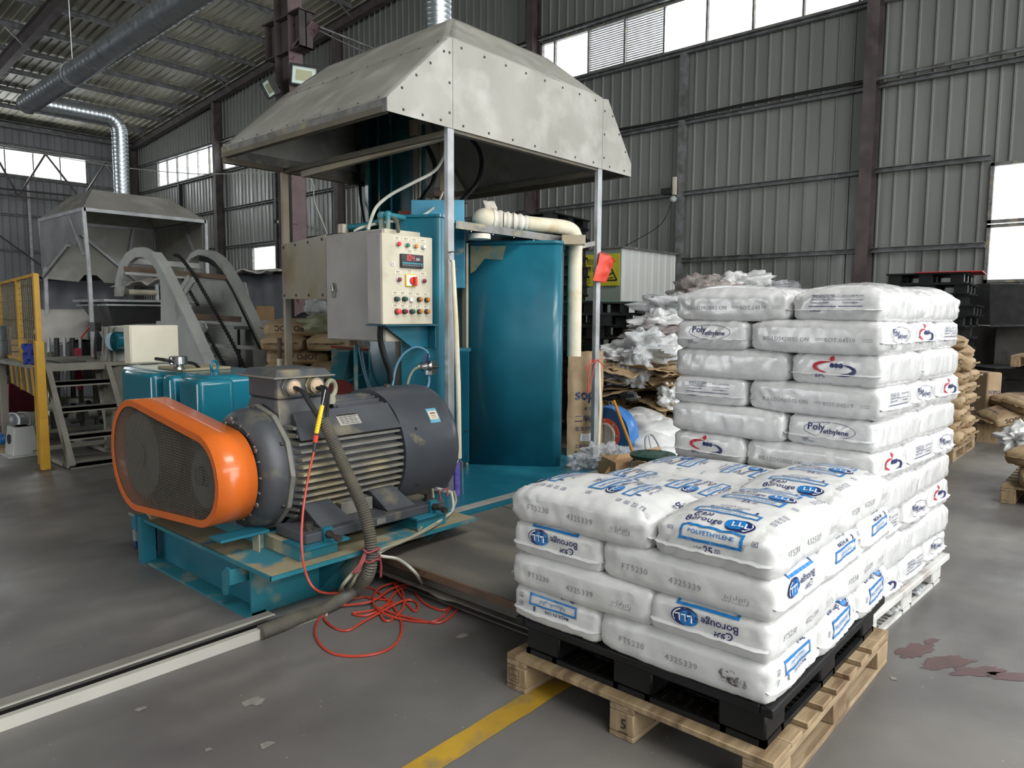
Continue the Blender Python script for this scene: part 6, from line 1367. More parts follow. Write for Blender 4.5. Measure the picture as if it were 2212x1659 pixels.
vd = G(262, 300, 3.7); vx_, vy_ = 3.84, 10.2
b0_ = G(85, 215, 3.97)
E_ = [(vx_, vy_, tz), (vx_, vy_, 3.8)] + [(vx_ - .17 * (1 - math.cos(t_)), vy_, 3.8 + .17 * math.sin(t_)) for t_ in [pi / 2 * i / 8 for i in range(1, 9)]] + [(b0_[0], vy_, 3.97)]
duct2('exhaust_duct', 'ribbed galvanized duct rising from the small left hood with a corrugated elbow', E_, .092, seam=.05)
duct2('exhaust_duct', 'long spiral duct running diagonally under the roof at top left', [(b0_[0] - .02, vy_ + .16, 3.98), (b0_[0] - .05, 8, 3.98), (b0_[0] - .12, 4.6, 3.98)], .112, seam=.11)
dh = thing('duct_hanger', 'thin hanging wire and strap holding the long spiral duct', 'hanger', G(160, 160, 4.1)); dh0 = Vector(G(160, 160, 3.98)); hy_ = dh0.y; hx_ = b0_[0] - .05
part('strap', MB().tube([(hx_ + .118 * math.cos(t_), hy_ + .02 * math.sin(2 * t_), 3.98 + .118 * math.sin(t_)) for t_ in [2 * pi * i / 24 for i in range(24)]], .006, 5, closed=True), m_galv, dh)
part('wire', MB().tube([(hx_, hy_, 4.09), (hx_ - .05, hy_ + .05, roofz(hy_) - .1)], .005, 5), m_galv, dh)
# stainless hopper
hop = thing('feed_hopper', 'tapered stainless hopper with flat rim under the small left hood', 'hopper', D(240, 780, 8.4))
hc = Vector(D(232, 650, 8.35)); X0_, Y0_, Zr = hc.x, hc.y, hc.z + .02
q = MB().hexa([(X0_ + .12, Y0_ + .2, 1.32), (X0_ + .8, Y0_ + .2, 1.32), (X0_ + .8, Y0_ + .75, 1.32), (X0_ + .12, Y0_ + .75, 1.32), (X0_, Y0_, Zr - .03), (X0_ + .95, Y0_, Zr - .03), (X0_ + .95, Y0_ + .95, Zr - .03), (X0_, Y0_ + .95, Zr - .03)])
part('hopper_body', q, mat('brushed_hopper', '#6c6d6f', '#585a5c', 3, .35, .7), hop, smooth=None, bevel=.01); part('rim', MB().box(X0_ - .05, X0_ + 1.0, Y0_ - .05, Y0_ + 1.0, Zr - .03, Zr), m_galv, hop, smooth=None, bevel=.004); part('lower_flange', MB().box(X0_ - .02, X0_ + .97, Y0_ - .02, Y0_ + .97, Zr - .075, Zr - .055), m_galv, hop, smooth=None)
part('outlet', MB().hexa([(X0_ + .25, Y0_ + .3, .9), (X0_ + .5, Y0_ + .3, .9), (X0_ + .5, Y0_ + .6, .9), (X0_ + .25, Y0_ + .6, .9), (X0_ + .12, Y0_ + .2, 1.32), (X0_ + .8, Y0_ + .2, 1.32), (X0_ + .8, Y0_ + .75, 1.32), (X0_ + .12, Y0_ + .75, 1.32)]), m_lightgrey, hop, smooth=None)
for x, y in ((X0_ + .1, Y0_ + .85), (X0_ + .9, Y0_ + .1), (X0_ + .9, Y0_ + .85)): part('support_leg', MB().box(x, x + .05, y, y + .05, .0, Zr - .1), m_ladder, hop, smooth=None)
# skip hoist with two arched side frames
sh_ = thing('skip_hoist', 'pale grey skip hoist with two arched side frames and black chains', 'hoist', (3.7, 8.2, 0))
XA, XB2 = 3.28, 4.02
def pxpoly(pts, X): return [PX(a, b, X) for a, b in pts]
arcO = [(247, 640), (249, 605), (258, 568), (272, 546), (290, 535), (308, 534), (328, 546), (343, 566), (360, 598)]
arcI = [(347, 640), (345, 606), (336, 582), (322, 563), (306, 555), (292, 556), (279, 567), (267, 590), (260, 618), (257, 640)]
q = MB().prism(pxpoly(arcO + [(405, 690), (455, 802), (470, 835), (360, 835), (347, 720)] + arcI, XA), (.05, 0, 0)); part('arched_frame', q, m_lightgrey, sh_, smooth=None)
part('frame_lip', (lambda P: MB().loft([[Vector(p) + V(dx, 0, dz) for dx, dz in ((-.02, -.02), (.09, -.02), (.09, .02), (-.02, .02))] for p in P]))(pxpoly([(330, 548), (343, 566), (360, 598), (405, 690), (455, 802), (470, 835)], XA)), m_lightgrey, sh_, smooth=None)
P2 = pxpoly([(398, 590), (402, 566), (412, 550), (428, 542), (446, 545), (463, 556), (480, 576), (500, 610), (545, 705), (590, 800), (600, 830)], XB2)
part('arched_frame', MB().loft([[Vector(p) + V(dx, 0, dz) for dx, dz in ((0, -.045), (.12, -.045), (.12, .02), (0, .02))] for p in P2]), m_lightgrey, sh_, smooth=50)
part('frame_channel', MB().loft([[Vector(p) + V(dx, -.02, dz - .09) for dx, dz in ((.0, -.03), (.05, -.03), (.05, .03), (0, .03))] for p in P2[3:]]), m_black, sh_, smooth=50)
for a, b, w_, m in (((273, 563), (433, 575), .06, m_lightgrey), ((270, 580), (500, 600), .05, m_rust), ((272, 590), (492, 606), .03, m_lightgrey), ((420, 683), (520, 690), .06, m_rust), ((425, 695), (525, 700), .03, m_lightgrey), ((440, 745), (555, 752), .04, m_lightgrey)):
    part('cross_bar', MB().beam(PX(*a, XA if a[0] < 400 else XB2 - .3), PX(*b, XB2 + .05), .05, w_), m, sh_, smooth=None)
part('drive_shaft', MB().cyl(PX(262, 630, XA + .05), PX(335, 633, XA + .62), .035, n=14), m_insul, sh_); part('shaft_bearing', MB().cyl(PX(258, 628, XA + .02), PX(268, 630, XA + .1), .06, n=16), m_ladder, sh_); part('shaft_bearing', MB().cyl(PX(376, 634, XB2 - .3), PX(390, 637, XB2 - .2), .055, n=16), m_ladder, sh_)
part('back_panel', MB().plate([PX(352, 590, XB2 + .5), PX(530, 610, XB2 + .5), PX(580, 820, XB2 + .5), PX(380, 820, XB2 + .5)], .02), m_lightgrey, sh_, smooth=None)
for P in ([(376, 551), (386, 553), (398, 566), (420, 596), (440, 630), (480, 700), (512, 760), (530, 800), (538, 820)], [(392, 596), (400, 612), (422, 650), (428, 660)], [(438, 703), (455, 735), (480, 780), (500, 815)]):
    Q = resamp(smoothpath([PX(a, b, XB2 - .25) for a, b in P], 6), .012); q = MB().tube(Q, [.022 if (i // 2) % 2 else .013 for i in range(len(Q))], 6); part('drive_chain', q, m_black, sh_, smooth=None)
for a in ((408, 600), (418, 604), (436, 700), (446, 704)): part('chain_guide', MB().beam(PX(a[0], a[1], XB2 - .3), PX(a[0] - 18, a[1] + 28, XB2 - .3), .02, .07), m_lightgrey, sh_, smooth=None)
for x, y in ((XA + .02, PX(440, 800, XA)[1]), (XB2, PX(585, 800, XB2)[1])): part('floor_leg', MB().box(x - .03, x + .06, y - .05, y + .3, 0, 1.1), m_lightgrey, sh_, smooth=None)
part('floor_leg', MB().box(XA, XA + .06, PX(347, 720, XA)[1], PX(347, 720, XA)[1] + .1, 0, 1.4), m_lightgrey, sh_, smooth=None)
# covered racks behind
def wavysheet(p0, ux, vy, nu, nv, amp, fr, seed, up=V(0, 0, 1)):
    q = MB(); q.grid(lambda a, b: Vector(p0) + Vector(ux) * a + Vector(vy) * b + up * amp * (noise.noise(Vector((a * fr, b * fr, seed))) + .5 * noise.noise(Vector((a * fr * 2.5, b * fr * 2.5, seed)))), nu, nv); return q
def rack(name, pa, pb, yt, yb, d, dep, label):
    t = thing(name, label, 'rack', D((pa + pb) / 2, 700, d)); t.location.z = 0
    a, b = Vector(D(pa, yt, d)), Vector(D(pb, yt, d)); zt = a.z; a.z = b.z = 0; dn = V(.749, .663, 0) * dep
    part('side_sheet', (lambda q: q)(MB().grid(lambda u, v: a.lerp(b, u) + V(0, 0, zt * v) + V(-.749, -.663, 0) * .05 * noise.noise(Vector((u * 5, v * 3, pa))), 24, 8)), m_tarp, t, smooth=180, solid=.01)
    part('top_sheet', wavysheet(a + V(0, 0, zt + .03) - dn * .05, b - a, dn, 24, 8, .09, 3.2, pa * .1), m_black, t, smooth=180, solid=.012); part('rack_frame', MB().box(min(a.x, b.x) + .2, max(a.x, b.x), a.y + .2, a.y + .3, 0, zt - .05), m_dark, t, smooth=None)
    return t
rack('covered_rack', 470, 625, 592, 720, 11.5, 1.2, 'dark grey sheeted rack with black rubber sheet on top behind the skip hoist')
rack('covered_rack', 84, 262, 606, 740, 11.0, 1.2, 'dark grey sheeted rack behind the small hood posts at left')
tt_ = single('rubber_offcut', wavysheet(D(475, 588, 11.2), Vector(D(605, 584, 11.2)) - Vector(D(475, 588, 11.2)), V(.5, .45, .02), 20, 5, .06, 4, 9.1), m_felt, 'pale edged rubber sheet lying on top of the dark rack', 'sheet', solid=.02)
single('felt_sheet', wavysheet(D(238, 624, 9.3), Vector(D(345, 605, 9.5)) - Vector(D(238, 624, 9.3)), V(.6, .5, .12), 16, 8, .07, 3, 4.4), m_felt, 'crumpled pale grey felt sheet behind the hopper', 'sheet', solid=.006)
q = MB(); q.grid(lambda a, b: Vector(D(88 + 115 * a, 668 + 14 * math.sin(a * 5) * b + 55 * b + 25 * a * b, 9.6)) + V(-.749, -.663, 0) * (.12 * math.sin(b * 1.5) + .05 * noise.noise(Vector((a * 4, b * 3, 1)))), 20, 8)
single('felt_sheet', q, m_felt, 'white sheet draped over the green machine behind the yellow gate', 'sheet', solid=.006)
nt_ = thing('notice_sheet', 'pale blue and white notice taped behind the right arched frame', 'notice', D(460, 655, 10.4)); 
qa, qb, qc, qd = (Vector(D(x, y, 10.4)) for x, y in ((452, 655), (466, 655), (466, 601), (452, 601)))
part('paper', MB().plate([qa, qb, qc, qd], .004), mat('pale_blue_paper', '#a9cfd8', '#dfe9ea', 3, .6), nt_, smooth=None)
I = Ink()
for k in range(5): I.text('安全操作规程', 0, .1 - k * .055, .03)
I.lay(planemap((qa + qc) / 2 - V(.749, .663, 0) * .006, qb - qa, V(0, 0, 1)), 'print', m_navy, nt_, local=False)
# assorted machinery behind the platform
gm = thing('green_machine', 'dark green machine with electric parts under the white sheet', 'machine', D(150, 800, 9.4)); gm.location.z = 0
def db3(t, pa, ya, pb, yb, d, dep, name, m, bevel=.006):
    return dbox(pa, ya, pb, yb, d, dep, name, m, bevel, t)
db3(gm, 88, 690, 150, 780, 9.7, .4, 'cabinet', m_green); db3(gm, 120, 740, 175, 830, 9.5, .4, 'gear_case', m_dark); db3(gm, 150, 700, 205, 760, 9.9, .3, 'rear_case', m_tarp)
for k in range(5): part('rod', MB().cyl(D(105 + 17 * k, 730, 9.3), D(108 + 17 * k, 900 - 12 * (k % 2), 9.3), .02 + .01 * (k % 2), n=10), m_galv if k % 2 == 0 else m_dark, gm)
for k in range(6): part('roller', MB().cyl(D(110 + 22 * k, 880 + 12 * (k % 3), 8.9), D(128 + 22 * k, 876 + 12 * (k % 3), 8.9), .07, n=14), m_dark if k % 2 else m_ladder, gm)
db3(gm, 100, 860, 262, 872, 9.2, .2, 'lower_beam', m_ladder); db3(gm, 100, 955, 262, 962, 9.2, .2, 'lower_beam', m_ladder); db3(gm, 105, 760, 112, 975, 9.1, .1, 'frame_leg', m_ladder); db3(gm, 168, 800, 176, 985, 9.0, .1, 'frame_leg', m_ladder)
rr_ = wavysheet(D(160, 752, 8.7), Vector(D(175, 752, 8.7)) - Vector(D(160, 752, 8.7)), V(0, 0, -.5), 4, 14, .03, 3, 2.2, V(1, 0, 0)); single('red_ribbon', rr_, mat('crimson_cloth', '#8f1f38', '#7a1a30', 8, .8), 'crimson cloth strip hanging from the step platform', 'cloth', solid=.003)
inc = thing('inclined_housing', 'pale grey ribbed housing with a small teal motor below the hopper', 'machine', D(245, 850, 8.0)); inc.location.z = 0
part('housing', MB().prism([D(213, 790, 7.8), D(232, 705, 7.8), D(300, 700, 7.8), D(300, 790, 7.8), D(262, 812, 7.8)], (.35, .35, 0)), m_lightgrey, inc, smooth=None, bevel=.01)
for k in range(3): part('housing_rib', MB().beam(D(226 + 12 * k, 706, 7.75), D(222 + 12 * k, 786, 7.75), .02, .05), m_ladder, inc, smooth=None)
part('small_motor', MB().cyl(D(243, 738, 7.6), D(276, 735, 7.8), .095, n=18), m_tealb, inc)
for k in range(6): part('motor_fin', MB().cyl(D(249 + 4 * k, 738, 7.62 + .02 * k), D(250.5 + 4 * k, 738, 7.62 + .02 * k), .105, n=18), m_darkteal, inc)
part('skirt', MB().prism([D(205, 800, 7.7), D(262, 790, 7.7), D(270, 830, 7.7), D(258, 920, 7.7), D(225, 920, 7.7)], (.2, .2, 0)), m_ladder, inc, smooth=None)
part('red_hose', MB().tube(smoothpath([D(175, 730, 8.2), D(195, 705, 8.1), D(208, 700, 8.0), D(207, 725, 7.9), D(203, 765, 7.8)], 6), .01, 6), m_redc, inc); part('black_hose', MB().tube(smoothpath([D(208, 712, 7.7), D(205, 750, 7.65), D(207, 775, 7.6)], 5), .014, 6), m_black, inc)
part('junction', MB().obox(D(206, 706, 7.9), .08, .08, .1, .4), m_black, inc, smooth=None)
sm = thing('small_motor', 'small silver finned motor on the floor behind the yellow post', 'motor', D(50, 930, 8.3)); sm.location.z = D(50, 930, 8.3)[2]
part('motor_body', MB().cyl(D(25, 911, 8.3), D(92, 909, 8.8), .105, n=24), m_galv, sm); part('end_dome', MB().sphere(D(24, 911, 8.3), .1, 16, 10, (.6, .6, 1)), m_galv, sm)
for k in range(8): part('fin', MB().cyl(D(44 + 5.4 * k, 911, 8.42 + .04 * k), D(46 + 5.4 * k, 911, 8.44 + .04 * k), .118, n=20), m_lightgrey, sm)
ps = thing('pump_stand', 'grey cast stand with a round hole under the small silver motor', 'stand', G(48, 985)); pc_ = Vector(G(48, 982))
part('stand_body', MB().hexa([pc_ + V(*v_) for v_ in ((-.11, -.11, 0), (.13, -.11, 0), (.13, .2, 0), (-.11, .2, 0), (-.08, -.09, .30), (.10, -.09, .30), (.10, .17, .30), (-.08, .17, .30))]), m_lightgrey, ps, smooth=None, bevel=.01)
part('bore', MB().cyl(pc_ + V(-.106, .04, .17), pc_ + V(-.09, .04, .17), .05, n=18), m_black, ps); part('base_plate', MB().box(pc_.x - .16, pc_.x + .17, pc_.y - .16, pc_.y + .24, 0, .015), m_lightgrey, ps, smooth=None)
part('column', MB().box(pc_.x - .04, pc_.x + .08, pc_.y - .04, pc_.y + .12, .30, sm.location.z), m_lightgrey, ps, smooth=None)
bhz = [Vector(G(x, y, .07)) for x, y in ((-40, 955), (0, 950), (32, 945), (60, 940))]; Q = resamp(smoothpath(bhz, 8), .012)
single('blue_hose', MB().tube(Q, [.075 if i % 2 else .066 for i in range(len(Q))], 14), m_fblue, 'thick blue corrugated hose lying on the floor at the left edge', 'hose')
q = MB()
for k in range(3): q.beam(G(-30, 968 + k * 6, .02), G(62, 958 + k * 6, .02), .06, .03)
single('timber_strips', q, m_woodx, 'pale timber strips on the floor at the left edge', 'timber', kind='stuff')
single('red_cabinet', MB().prism([D(-40, 950, 9.5), D(20, 950, 9.5), D(20, 815, 9.5), D(-40, 815, 9.5)], (.4, .4, 0)), mat('dark_red_paint', '#6b1526', '#5b1020', 4, .4), 'dark red cabinet low at the left edge behind the gate', 'cabinet', bevel=.01, smooth=None)
dm = thing('steel_drum', 'shiny stainless drum at the left edge behind the gate', 'drum', D(-20, 800, 8.6)); part('drum_body', MB().cyl(D(-24, 812, 8.6), D(-24, 705, 8.6), .22, n=28), m_duct, dm); part('drum_stand', MB().prism([D(-60, 830, 8.5), D(15, 830, 8.5), D(15, 812, 8.5), D(-60, 812, 8.5)], (.4, .4, 0)), m_ladder, dm, smooth=None)
for k in range(5):
    single('cardboard_stack', MB().prism([D(18 + k, 800 - 14 * k, 10.5), D(66 - 2 * k, 800 - 14 * k, 10.5), D(66 - 2 * k, 790 - 14 * k, 10.5), D(18 + k, 790 - 14 * k, 10.5)], (.5, .3, 0)), m_card, 'flat cardboard bundle behind the wire of the yellow gate, %s of the pile' % ['bottom', 'second', 'middle', 'fourth', 'top'][k], 'cardboard', 'cardboard bundles behind the gate', smooth=None)
# cardboard boxes, film rolls, sacks beyond the left hood post
bx_ = thing('cardboard_box', 'brown cardboard box with a green mark behind the skip hoist', 'box', D(551, 705, 8.8)); 
dbox(537, 661, 573, 704, 8.8, .35, 'box_body', m_card, .004, bx_); dbox(549, 661, 553, 670, 8.79, .004, 'green_tape', m_green, 0, bx_)
bx2 = thing('cardboard_box', 'darker cardboard box left of the green-marked box', 'box', D(526, 705, 9.1)); dbox(516, 661, 537, 706, 9.1, .3, 'box_body', m_card, .004, bx2)
bx3 = thing('storage_table', 'dark low table carrying boxes and film rolls behind the hoist', 'table', D(560, 740, 9.0)); bx3.location.z = 0
dbox(505, 705, 612, 712, 8.7, .9, 'table_top', m_tarp, .003, bx3); dbox(512, 712, 520, 950, 8.8, .08, 'table_leg', m_dark, 0, bx3); dbox(600, 712, 608, 950, 8.8, .08, 'table_leg', m_dark, 0, bx3)
for i, (a, b) in enumerate((((572, 700), (604, 703)), ((553, 711), (558, 713)))):
    fr_ = thing('film_roll', 'roll of clear stretch film %s' % ('lying lengthwise right of the cardboard box' if i == 0 else 'seen end-on below the cardboard box'), 'film roll', D(*a, 8.4), 'stretch film rolls')
    p0, p1 = Vector(D(*a, 8.5)), Vector(D(*b, 8.3)); dd_ = (p1 - p0).normalized()
    part('film', MB().cyl(p0, p1 if i == 0 else p0 + dd_ * .3, .055, n=20), m_film2, fr_); part('core', MB().cyl(p1 if i == 0 else p0, (p1 if i == 0 else p0) + (dd_ if i == 0 else -dd_) * .01, .03, n=16), m_card, fr_)
sl = thing('steel_profiles', 'bundle of dark steel channel lengths lying above the brown sacks', 'profiles', D(670, 690, 8.2))
for k in range(4): part('channel', MB().beam(D(636 + k * 4, 690 - 4 * k, 8.1), D(718, 676 - 4 * k, 7.9 + .1 * k), .12, .02), m_dark, sl, smooth=None)
pst = thing('steel_post', 'brown and white striped thin pole beside the left hood post', 'pole', D(604, 790, 6.9)); part('pole', MB().cyl(D(604, 730, 6.9), D(604, 790, 6.9), .022, n=12), m_rust, pst); part('pole_foot', MB().cyl(D(604, 775, 6.85), D(604, 800, 6.85), .024, n=12), m_cream, pst)
# ---- kraft sacks
def sack_proto(name, L, W, T, seed, txt=None, side_txt=None, dome=.35, m=m_kraft, flip=False, tails=True):
    v, f = bag_shape(L, W, T, seed, n=5, dome=dome, wr=2.2, nx=26, ny=18, nz=6)
    root = part(name, (lambda mm: (setattr(mm, 'v', v), setattr(mm, 'f', f), mm)[2])(MB()), m, None, smooth=180, recalc=False)
    wf_, side, end, S = wrapmap(v, f, L, W, T)
    if side_txt:
        for sg in (-1, 1):
            I = Ink(); I.text(side_txt, 0, .002, .062, .012, rot=pi if flip else 0, w=L * .62); I.lay(side(sg), 'printed_text', m_black_ink, root, maxedge=.02)
    if txt:
        I = Ink(); I.text('sopo', 0, S * .62, .12, .02); I.text('索普', 0, S * .5, .05); I.text('偶氮二甲酰胺', 0, S * .42, .05); I.text('(ADC)', 0, S * .34, .035); I.text('化工股份有限公司', 0, S * .25, .028); I.lay(lambda a, b: wf_(a, b), 'printed_text', m_navy, root, maxedge=.02)
    if tails:
        for sg in (-1, 1):
            mb = MB(); n_ = 14
            for i in range(n_ + 1):
                u = (i / n_ - .5) * W * .8; p = end(sg)(u, 0); q = Vector((sg, 0, 0)); w2 = .04 + .02 * noise.noise(Vector((u * 14, seed, sg)))
                mb.v += [tuple(p - q * .01), tuple(p + q * w2 + V(0, 0, .025 * noise.noise(Vector((u * 16, seed + 5, sg)))))]
            for i in range(n_): a = 2 * i; mb.f.append((a, a + 2, a + 3, a + 1))
            part('folded_end', mb, m_kraftd, root, smooth=60, local=True, solid=.003)
    return root
kp1 = sack_proto('paper_sack', .62, .42, .155, 51, None, 'SOPO ADC', .3, flip=True); kp2 = sack_proto('paper_sack', .62, .42, .15, 52, 'x', 'SOPO ADC', .3)
s0 = Vector(D(640, 740, 7.25)); first = True; ns_ = 9
wpL = wood_pallet(s0.x - .35, s0.y - .75, 1.1, 1.1, 'wooden pallet under the brown sacks behind the left hood post')
for k in range(ns_):
    z = .15 + k * .139
    lw = {8: 'top', 7: 'second from top', 6: 'third from top', 5: 'fourth from top'}.get(k, 'lower hidden')
    if k % 2 == 0: cells = [(.31, .5, 0, 'near long'), (.31, .92, 0, 'rear long'), (.86, .6, pi / 2, 'right cross')]
    else: cells = [(.21, .45, pi / 2, 'left cross'), (.64, .45, pi / 2, 'middle cross'), (.5, .92, 0, 'rear long')]
    for c, (x, y, rz, wd) in enumerate(cells):
        x0_ = s0.x - .35; y0_ = s0.y - .72; rz0 = -.75
        X_, Y_ = x - .5, y - .5; ca, sa = math.cos(rz0), math.sin(rz0)
        place(kp1, (s0.x + .2 + X_ * ca - Y_ * sa + rnd.uniform(-.02, .02), s0.y - .1 + X_ * sa + Y_ * ca, z), rz + rz0 + rnd.uniform(-.05, .05), 'brown lettered paper sack behind the left hood post, %s %s' % (lw, wd) if k > 4 else 'brown sack low in the hidden part of the pile behind the left hood post', 'brown sacks behind the left hood post', first); first = False
gw = MB(); c0 = Vector(D(700, 702, 7.3))
def crumple(c, rx, ry, rz, seed, amp=.35, fr=2.5, nu=30, nv=20, rot=0, flat=0):
    mb = MB(); c = Vector(c); ca, sa = math.cos(rot), math.sin(rot); rs = []
    for k in range(1, nv):
        t_ = pi * k / nv; ring_ = []
        for i in range(nu):
            ph = 2 * pi * i / nu; d = Vector((math.cos(ph) * math.sin(t_), math.sin(ph) * math.sin(t_), -math.cos(t_)))
            r1 = 1 + amp * noise.noise(d * fr * .7 + Vector((seed, 0, 0))) + amp * .45 * abs(noise.noise(d * fr * 1.7 + Vector((seed * 2, 1, 0)))) - amp * .22 * abs(noise.noise(Vector((d.x * 3, d.y * 3, d.z * 9)) + Vector((0, seed, 0))))
            x, y, z = d.x * rx * r1, d.y * ry * r1, max(d.z * rz * r1, -rz * (1 - flat))
            ring_.append(c + Vector((x * ca - y * sa, x * sa + y * ca, z)))
        rs.append(ring_)
    return mb.loft(rs)
single('woven_sack', crumple(c0, .3, .25, .1, 3.3, .3), mat('pale_green_sack', '#a6a98a', '#8f9277', 8, .7, bump=.4), 'pale green woven sack slumped on the brown sacks behind the cabinet', 'sack')
single('plastic_bag', crumple(D(682, 665, 7.6), .12, .1, .09, 4.3, .4), m_film2, 'small printed plastic bag lying on the steel channels', 'bag')
# ================================================================ right and middle background
sd = thing('white_shed', 'small white corrugated shed against the gable wall with a yellow warning sign', 'shed', (12.8, 8.6, 0))
SX, SY = PY(1342, 536, 7.66)[0], 7.66; SZ = PY(1342, 536, 7.66)[2]
x = SX
while x < 13.8:
    w_ = min(.512, 13.8 - x); sheetpart(sd, ('shed', round(w_, 2)), lambda: sheet((0, 0, 0), (1, 0, 0), (0, 0, 1), (0, -1, 0), 0, SZ, w_, w_ / 2, .02), m_shed, 'wall_sheet', (x, SY, 0)); x += w_
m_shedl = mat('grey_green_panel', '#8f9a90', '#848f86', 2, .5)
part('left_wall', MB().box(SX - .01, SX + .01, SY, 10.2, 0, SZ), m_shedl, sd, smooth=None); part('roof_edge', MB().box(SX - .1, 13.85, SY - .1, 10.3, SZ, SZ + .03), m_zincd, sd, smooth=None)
sg_ = thing('warning_sign', 'yellow Chinese hazardous waste sign with black triangle on the white shed', 'sign', PX(1300, 618, SX - .03))
ya, yb = PX(1338, 580, SX - .03)[1], PX(1245, 580, SX - .03)[1]; za, zb_ = PX(1338, 617, SX - .03)[2], PX(1338, 547, SX - .03)[2]
part('board', MB().box(SX - .04, SX - .02, ya, yb, za, zb_), m_signy, sg_, smooth=None)
I = Ink(); I.text('危险废物', .0, .17, .13, .006); I.text('贮存设施', .0, .03, .13, .006)
for k in range(3): I.text('单位名称：', -.12, -.12 - .06 * k, .045)
I.text('危 险 废 物', .42, -.32, .06); T_ = [(.26, -.2), (.58, -.2), (.42, .08)]
for a, b in zip(T_, T_[1:] + T_[:1]): I.strip(a, b, .03)
I.strip((.34, -.12), (.48, -.06), .03); I.strip((.38, -.16), (.5, -.15), .02)
I.lay(planemap((SX - .042, (ya + yb) / 2 + .12, (za + zb_) / 2), (0, -1, 0), (0, 0, 1), .003), 'sign_print', m_black_ink, sg_, local=False)
# simple black pallets for stacks
def pallet_mesh(Lx=1.2, Ly=1.0, h=.15):
    q = MB(); q.box(0, Lx, 0, Ly, h - .022, h)
    for k in range(22): q.box(.02 + k * (Lx - .05) / 21, .03 + k * (Lx - .05) / 21, -.006, .0, h - .02, h)
    for x in (.03, Lx / 2 - .08, Lx - .19):
        for y in (.03, Ly / 2 - .08, Ly - .19): q.box(x, x + .16, y, y + .16, .015, h - .022)
    for y in (.03, Ly / 2 - .08, Ly - .19): q.box(.0, Lx, y, y + .16, 0, .015)
    for x in (.03, Lx / 2 - .08, Lx - .19): q.box(x, x + .16, 0, Ly, 0, .015)
    q.v = [(a - Lx / 2, b - Ly / 2, c) for a, b, c in q.v]; return q
pp = part('plastic_pallet', pallet_mesh(), m_blkp, None, smooth=None)
firstp = [True]
def pstack(cx, cy_, n, rz, label, grp, jit=.04, z0=0, special={}):
    for k in range(n):
        r_ = special.get(k, 0) + rz + rnd.uniform(-.03, .03)
        lw = 'topmost' if k == n - 1 else 'bottom' if k == 0 else '%s from the top' % ['', 'second', 'third', 'fourth', 'fifth', 'sixth', 'seventh', 'eighth', 'ninth', 'tenth', 'eleventh', 'twelfth', 'thirteenth', 'fourteenth', 'fifteenth', 'sixteenth', 'seventeenth', 'eighteenth', 'nineteenth', 'twentieth'][n - 1 - k]
        place(pp, (cx + rnd.uniform(-jit, jit), cy_ + rnd.uniform(-jit, jit), z0 + k * .151), r_, label % lw, grp, firstp[0]); firstp[0] = False
pc1 = D(2050, 578, 10.3)
pstack(pc1[0] + .25, pc1[1] + .2, 14, .10, 'black plastic pallet, %s in the tall stack by the right window', 'black pallets by the right window', .09, special={8: .12, 9: -.08, 11: .1})
tq = Vector((pc1[0] + .2, pc1[1] + .1, 14 * .151 + .004)); single('red_sheet', MB().obox(tq + V(.0, -.1, 0), 1.0, .8, .012, .1), mat('red_board', '#b5303a', rough=.5), 'thin red sheet lying on top of the tall black pallet stack', 'sheet', smooth=None)
pc2 = D(1290, 655, 9.6)
pstack(pc2[0], pc2[1], 11, -.12, 'black plastic pallet, %s in the stack before the yellow sign', 'black pallets before the yellow sign', .07, special={9: .12})
single('green_sheet', MB().obox((pc2[0], pc2[1], 11 * .151 + .004), 1.1, .9, .01, -.12), m_green, 'thin green sheet on the black pallets before the yellow sign', 'sheet', smooth=None)
pc3 = D(1190, 470, 11.2)
pstack(pc3[0] + .2, pc3[1] + .3, 20, .15, 'black plastic pallet, %s in the highest stack behind the insulated pipe', 'black pallets behind the insulated pipe', .03)
# heap of crumpled plastic bags and empty kraft sacks
hb = []
kr = random.Random(11)
def flatsack(seed):
    q = MB(); q.grid(lambda a, b: ((a - .5) * .85, (b - .5) * .5, .035 * noise.noise(Vector((a * 4, b * 5, seed))) + .02 * noise.noise(Vector((a * 11, b * 12, seed)))), 18, 12); return q
fs_ = [part('empty_paper_sack', flatsack(s * 3.3), m_kraft if s % 2 else m_kraftd, None, smooth=180, solid=.012) for s in range(5)]
for s in fs_:
    I = Ink(); I.text('SOPO ADC', 0, .1, .09, .01); I.lay((lambda sd_: (lambda a, b: Vector((a, b, .035 * noise.noise(Vector((a / .85 * 4 + 2, b / .5 * 5 + 2.5, sd_))) + .02 * noise.noise(Vector((a / .85 * 11 + 5.5, b / .5 * 12 + 6, sd_))) + .009))))(fs_.index(s) * 3.3), 'printed_text', m_black_ink, s, local=True)
usedf = set()
hc_ = Vector(D(1395, 880, 8.1)); hc_.z = 0
for k in range(64):
    o = fs_[k % 5]; fz = (k / 64); z = .04 + fz * .93
    sp_ = .40 * (1 - fz * .25); px = hc_ + V(.663, -.749, 0) * kr.uniform(-sp_, sp_ + .35) + V(-.749, -.663, 0) * kr.uniform(-.3, .35) * (1 - fz * .5)
    c = place(o, (px.x, px.y, z), -.85 + kr.uniform(-.5, .5) + (pi / 2 if k % 3 == 0 else 0), 'crumpled empty brown paper sack in the heap left of the tall white stack', 'empty brown sacks in the heap', (k % 5) not in usedf); usedf.add(k % 5)
    c.rotation_euler = (kr.uniform(-.22, .22), kr.uniform(-.25, .2), c.rotation_euler[2])
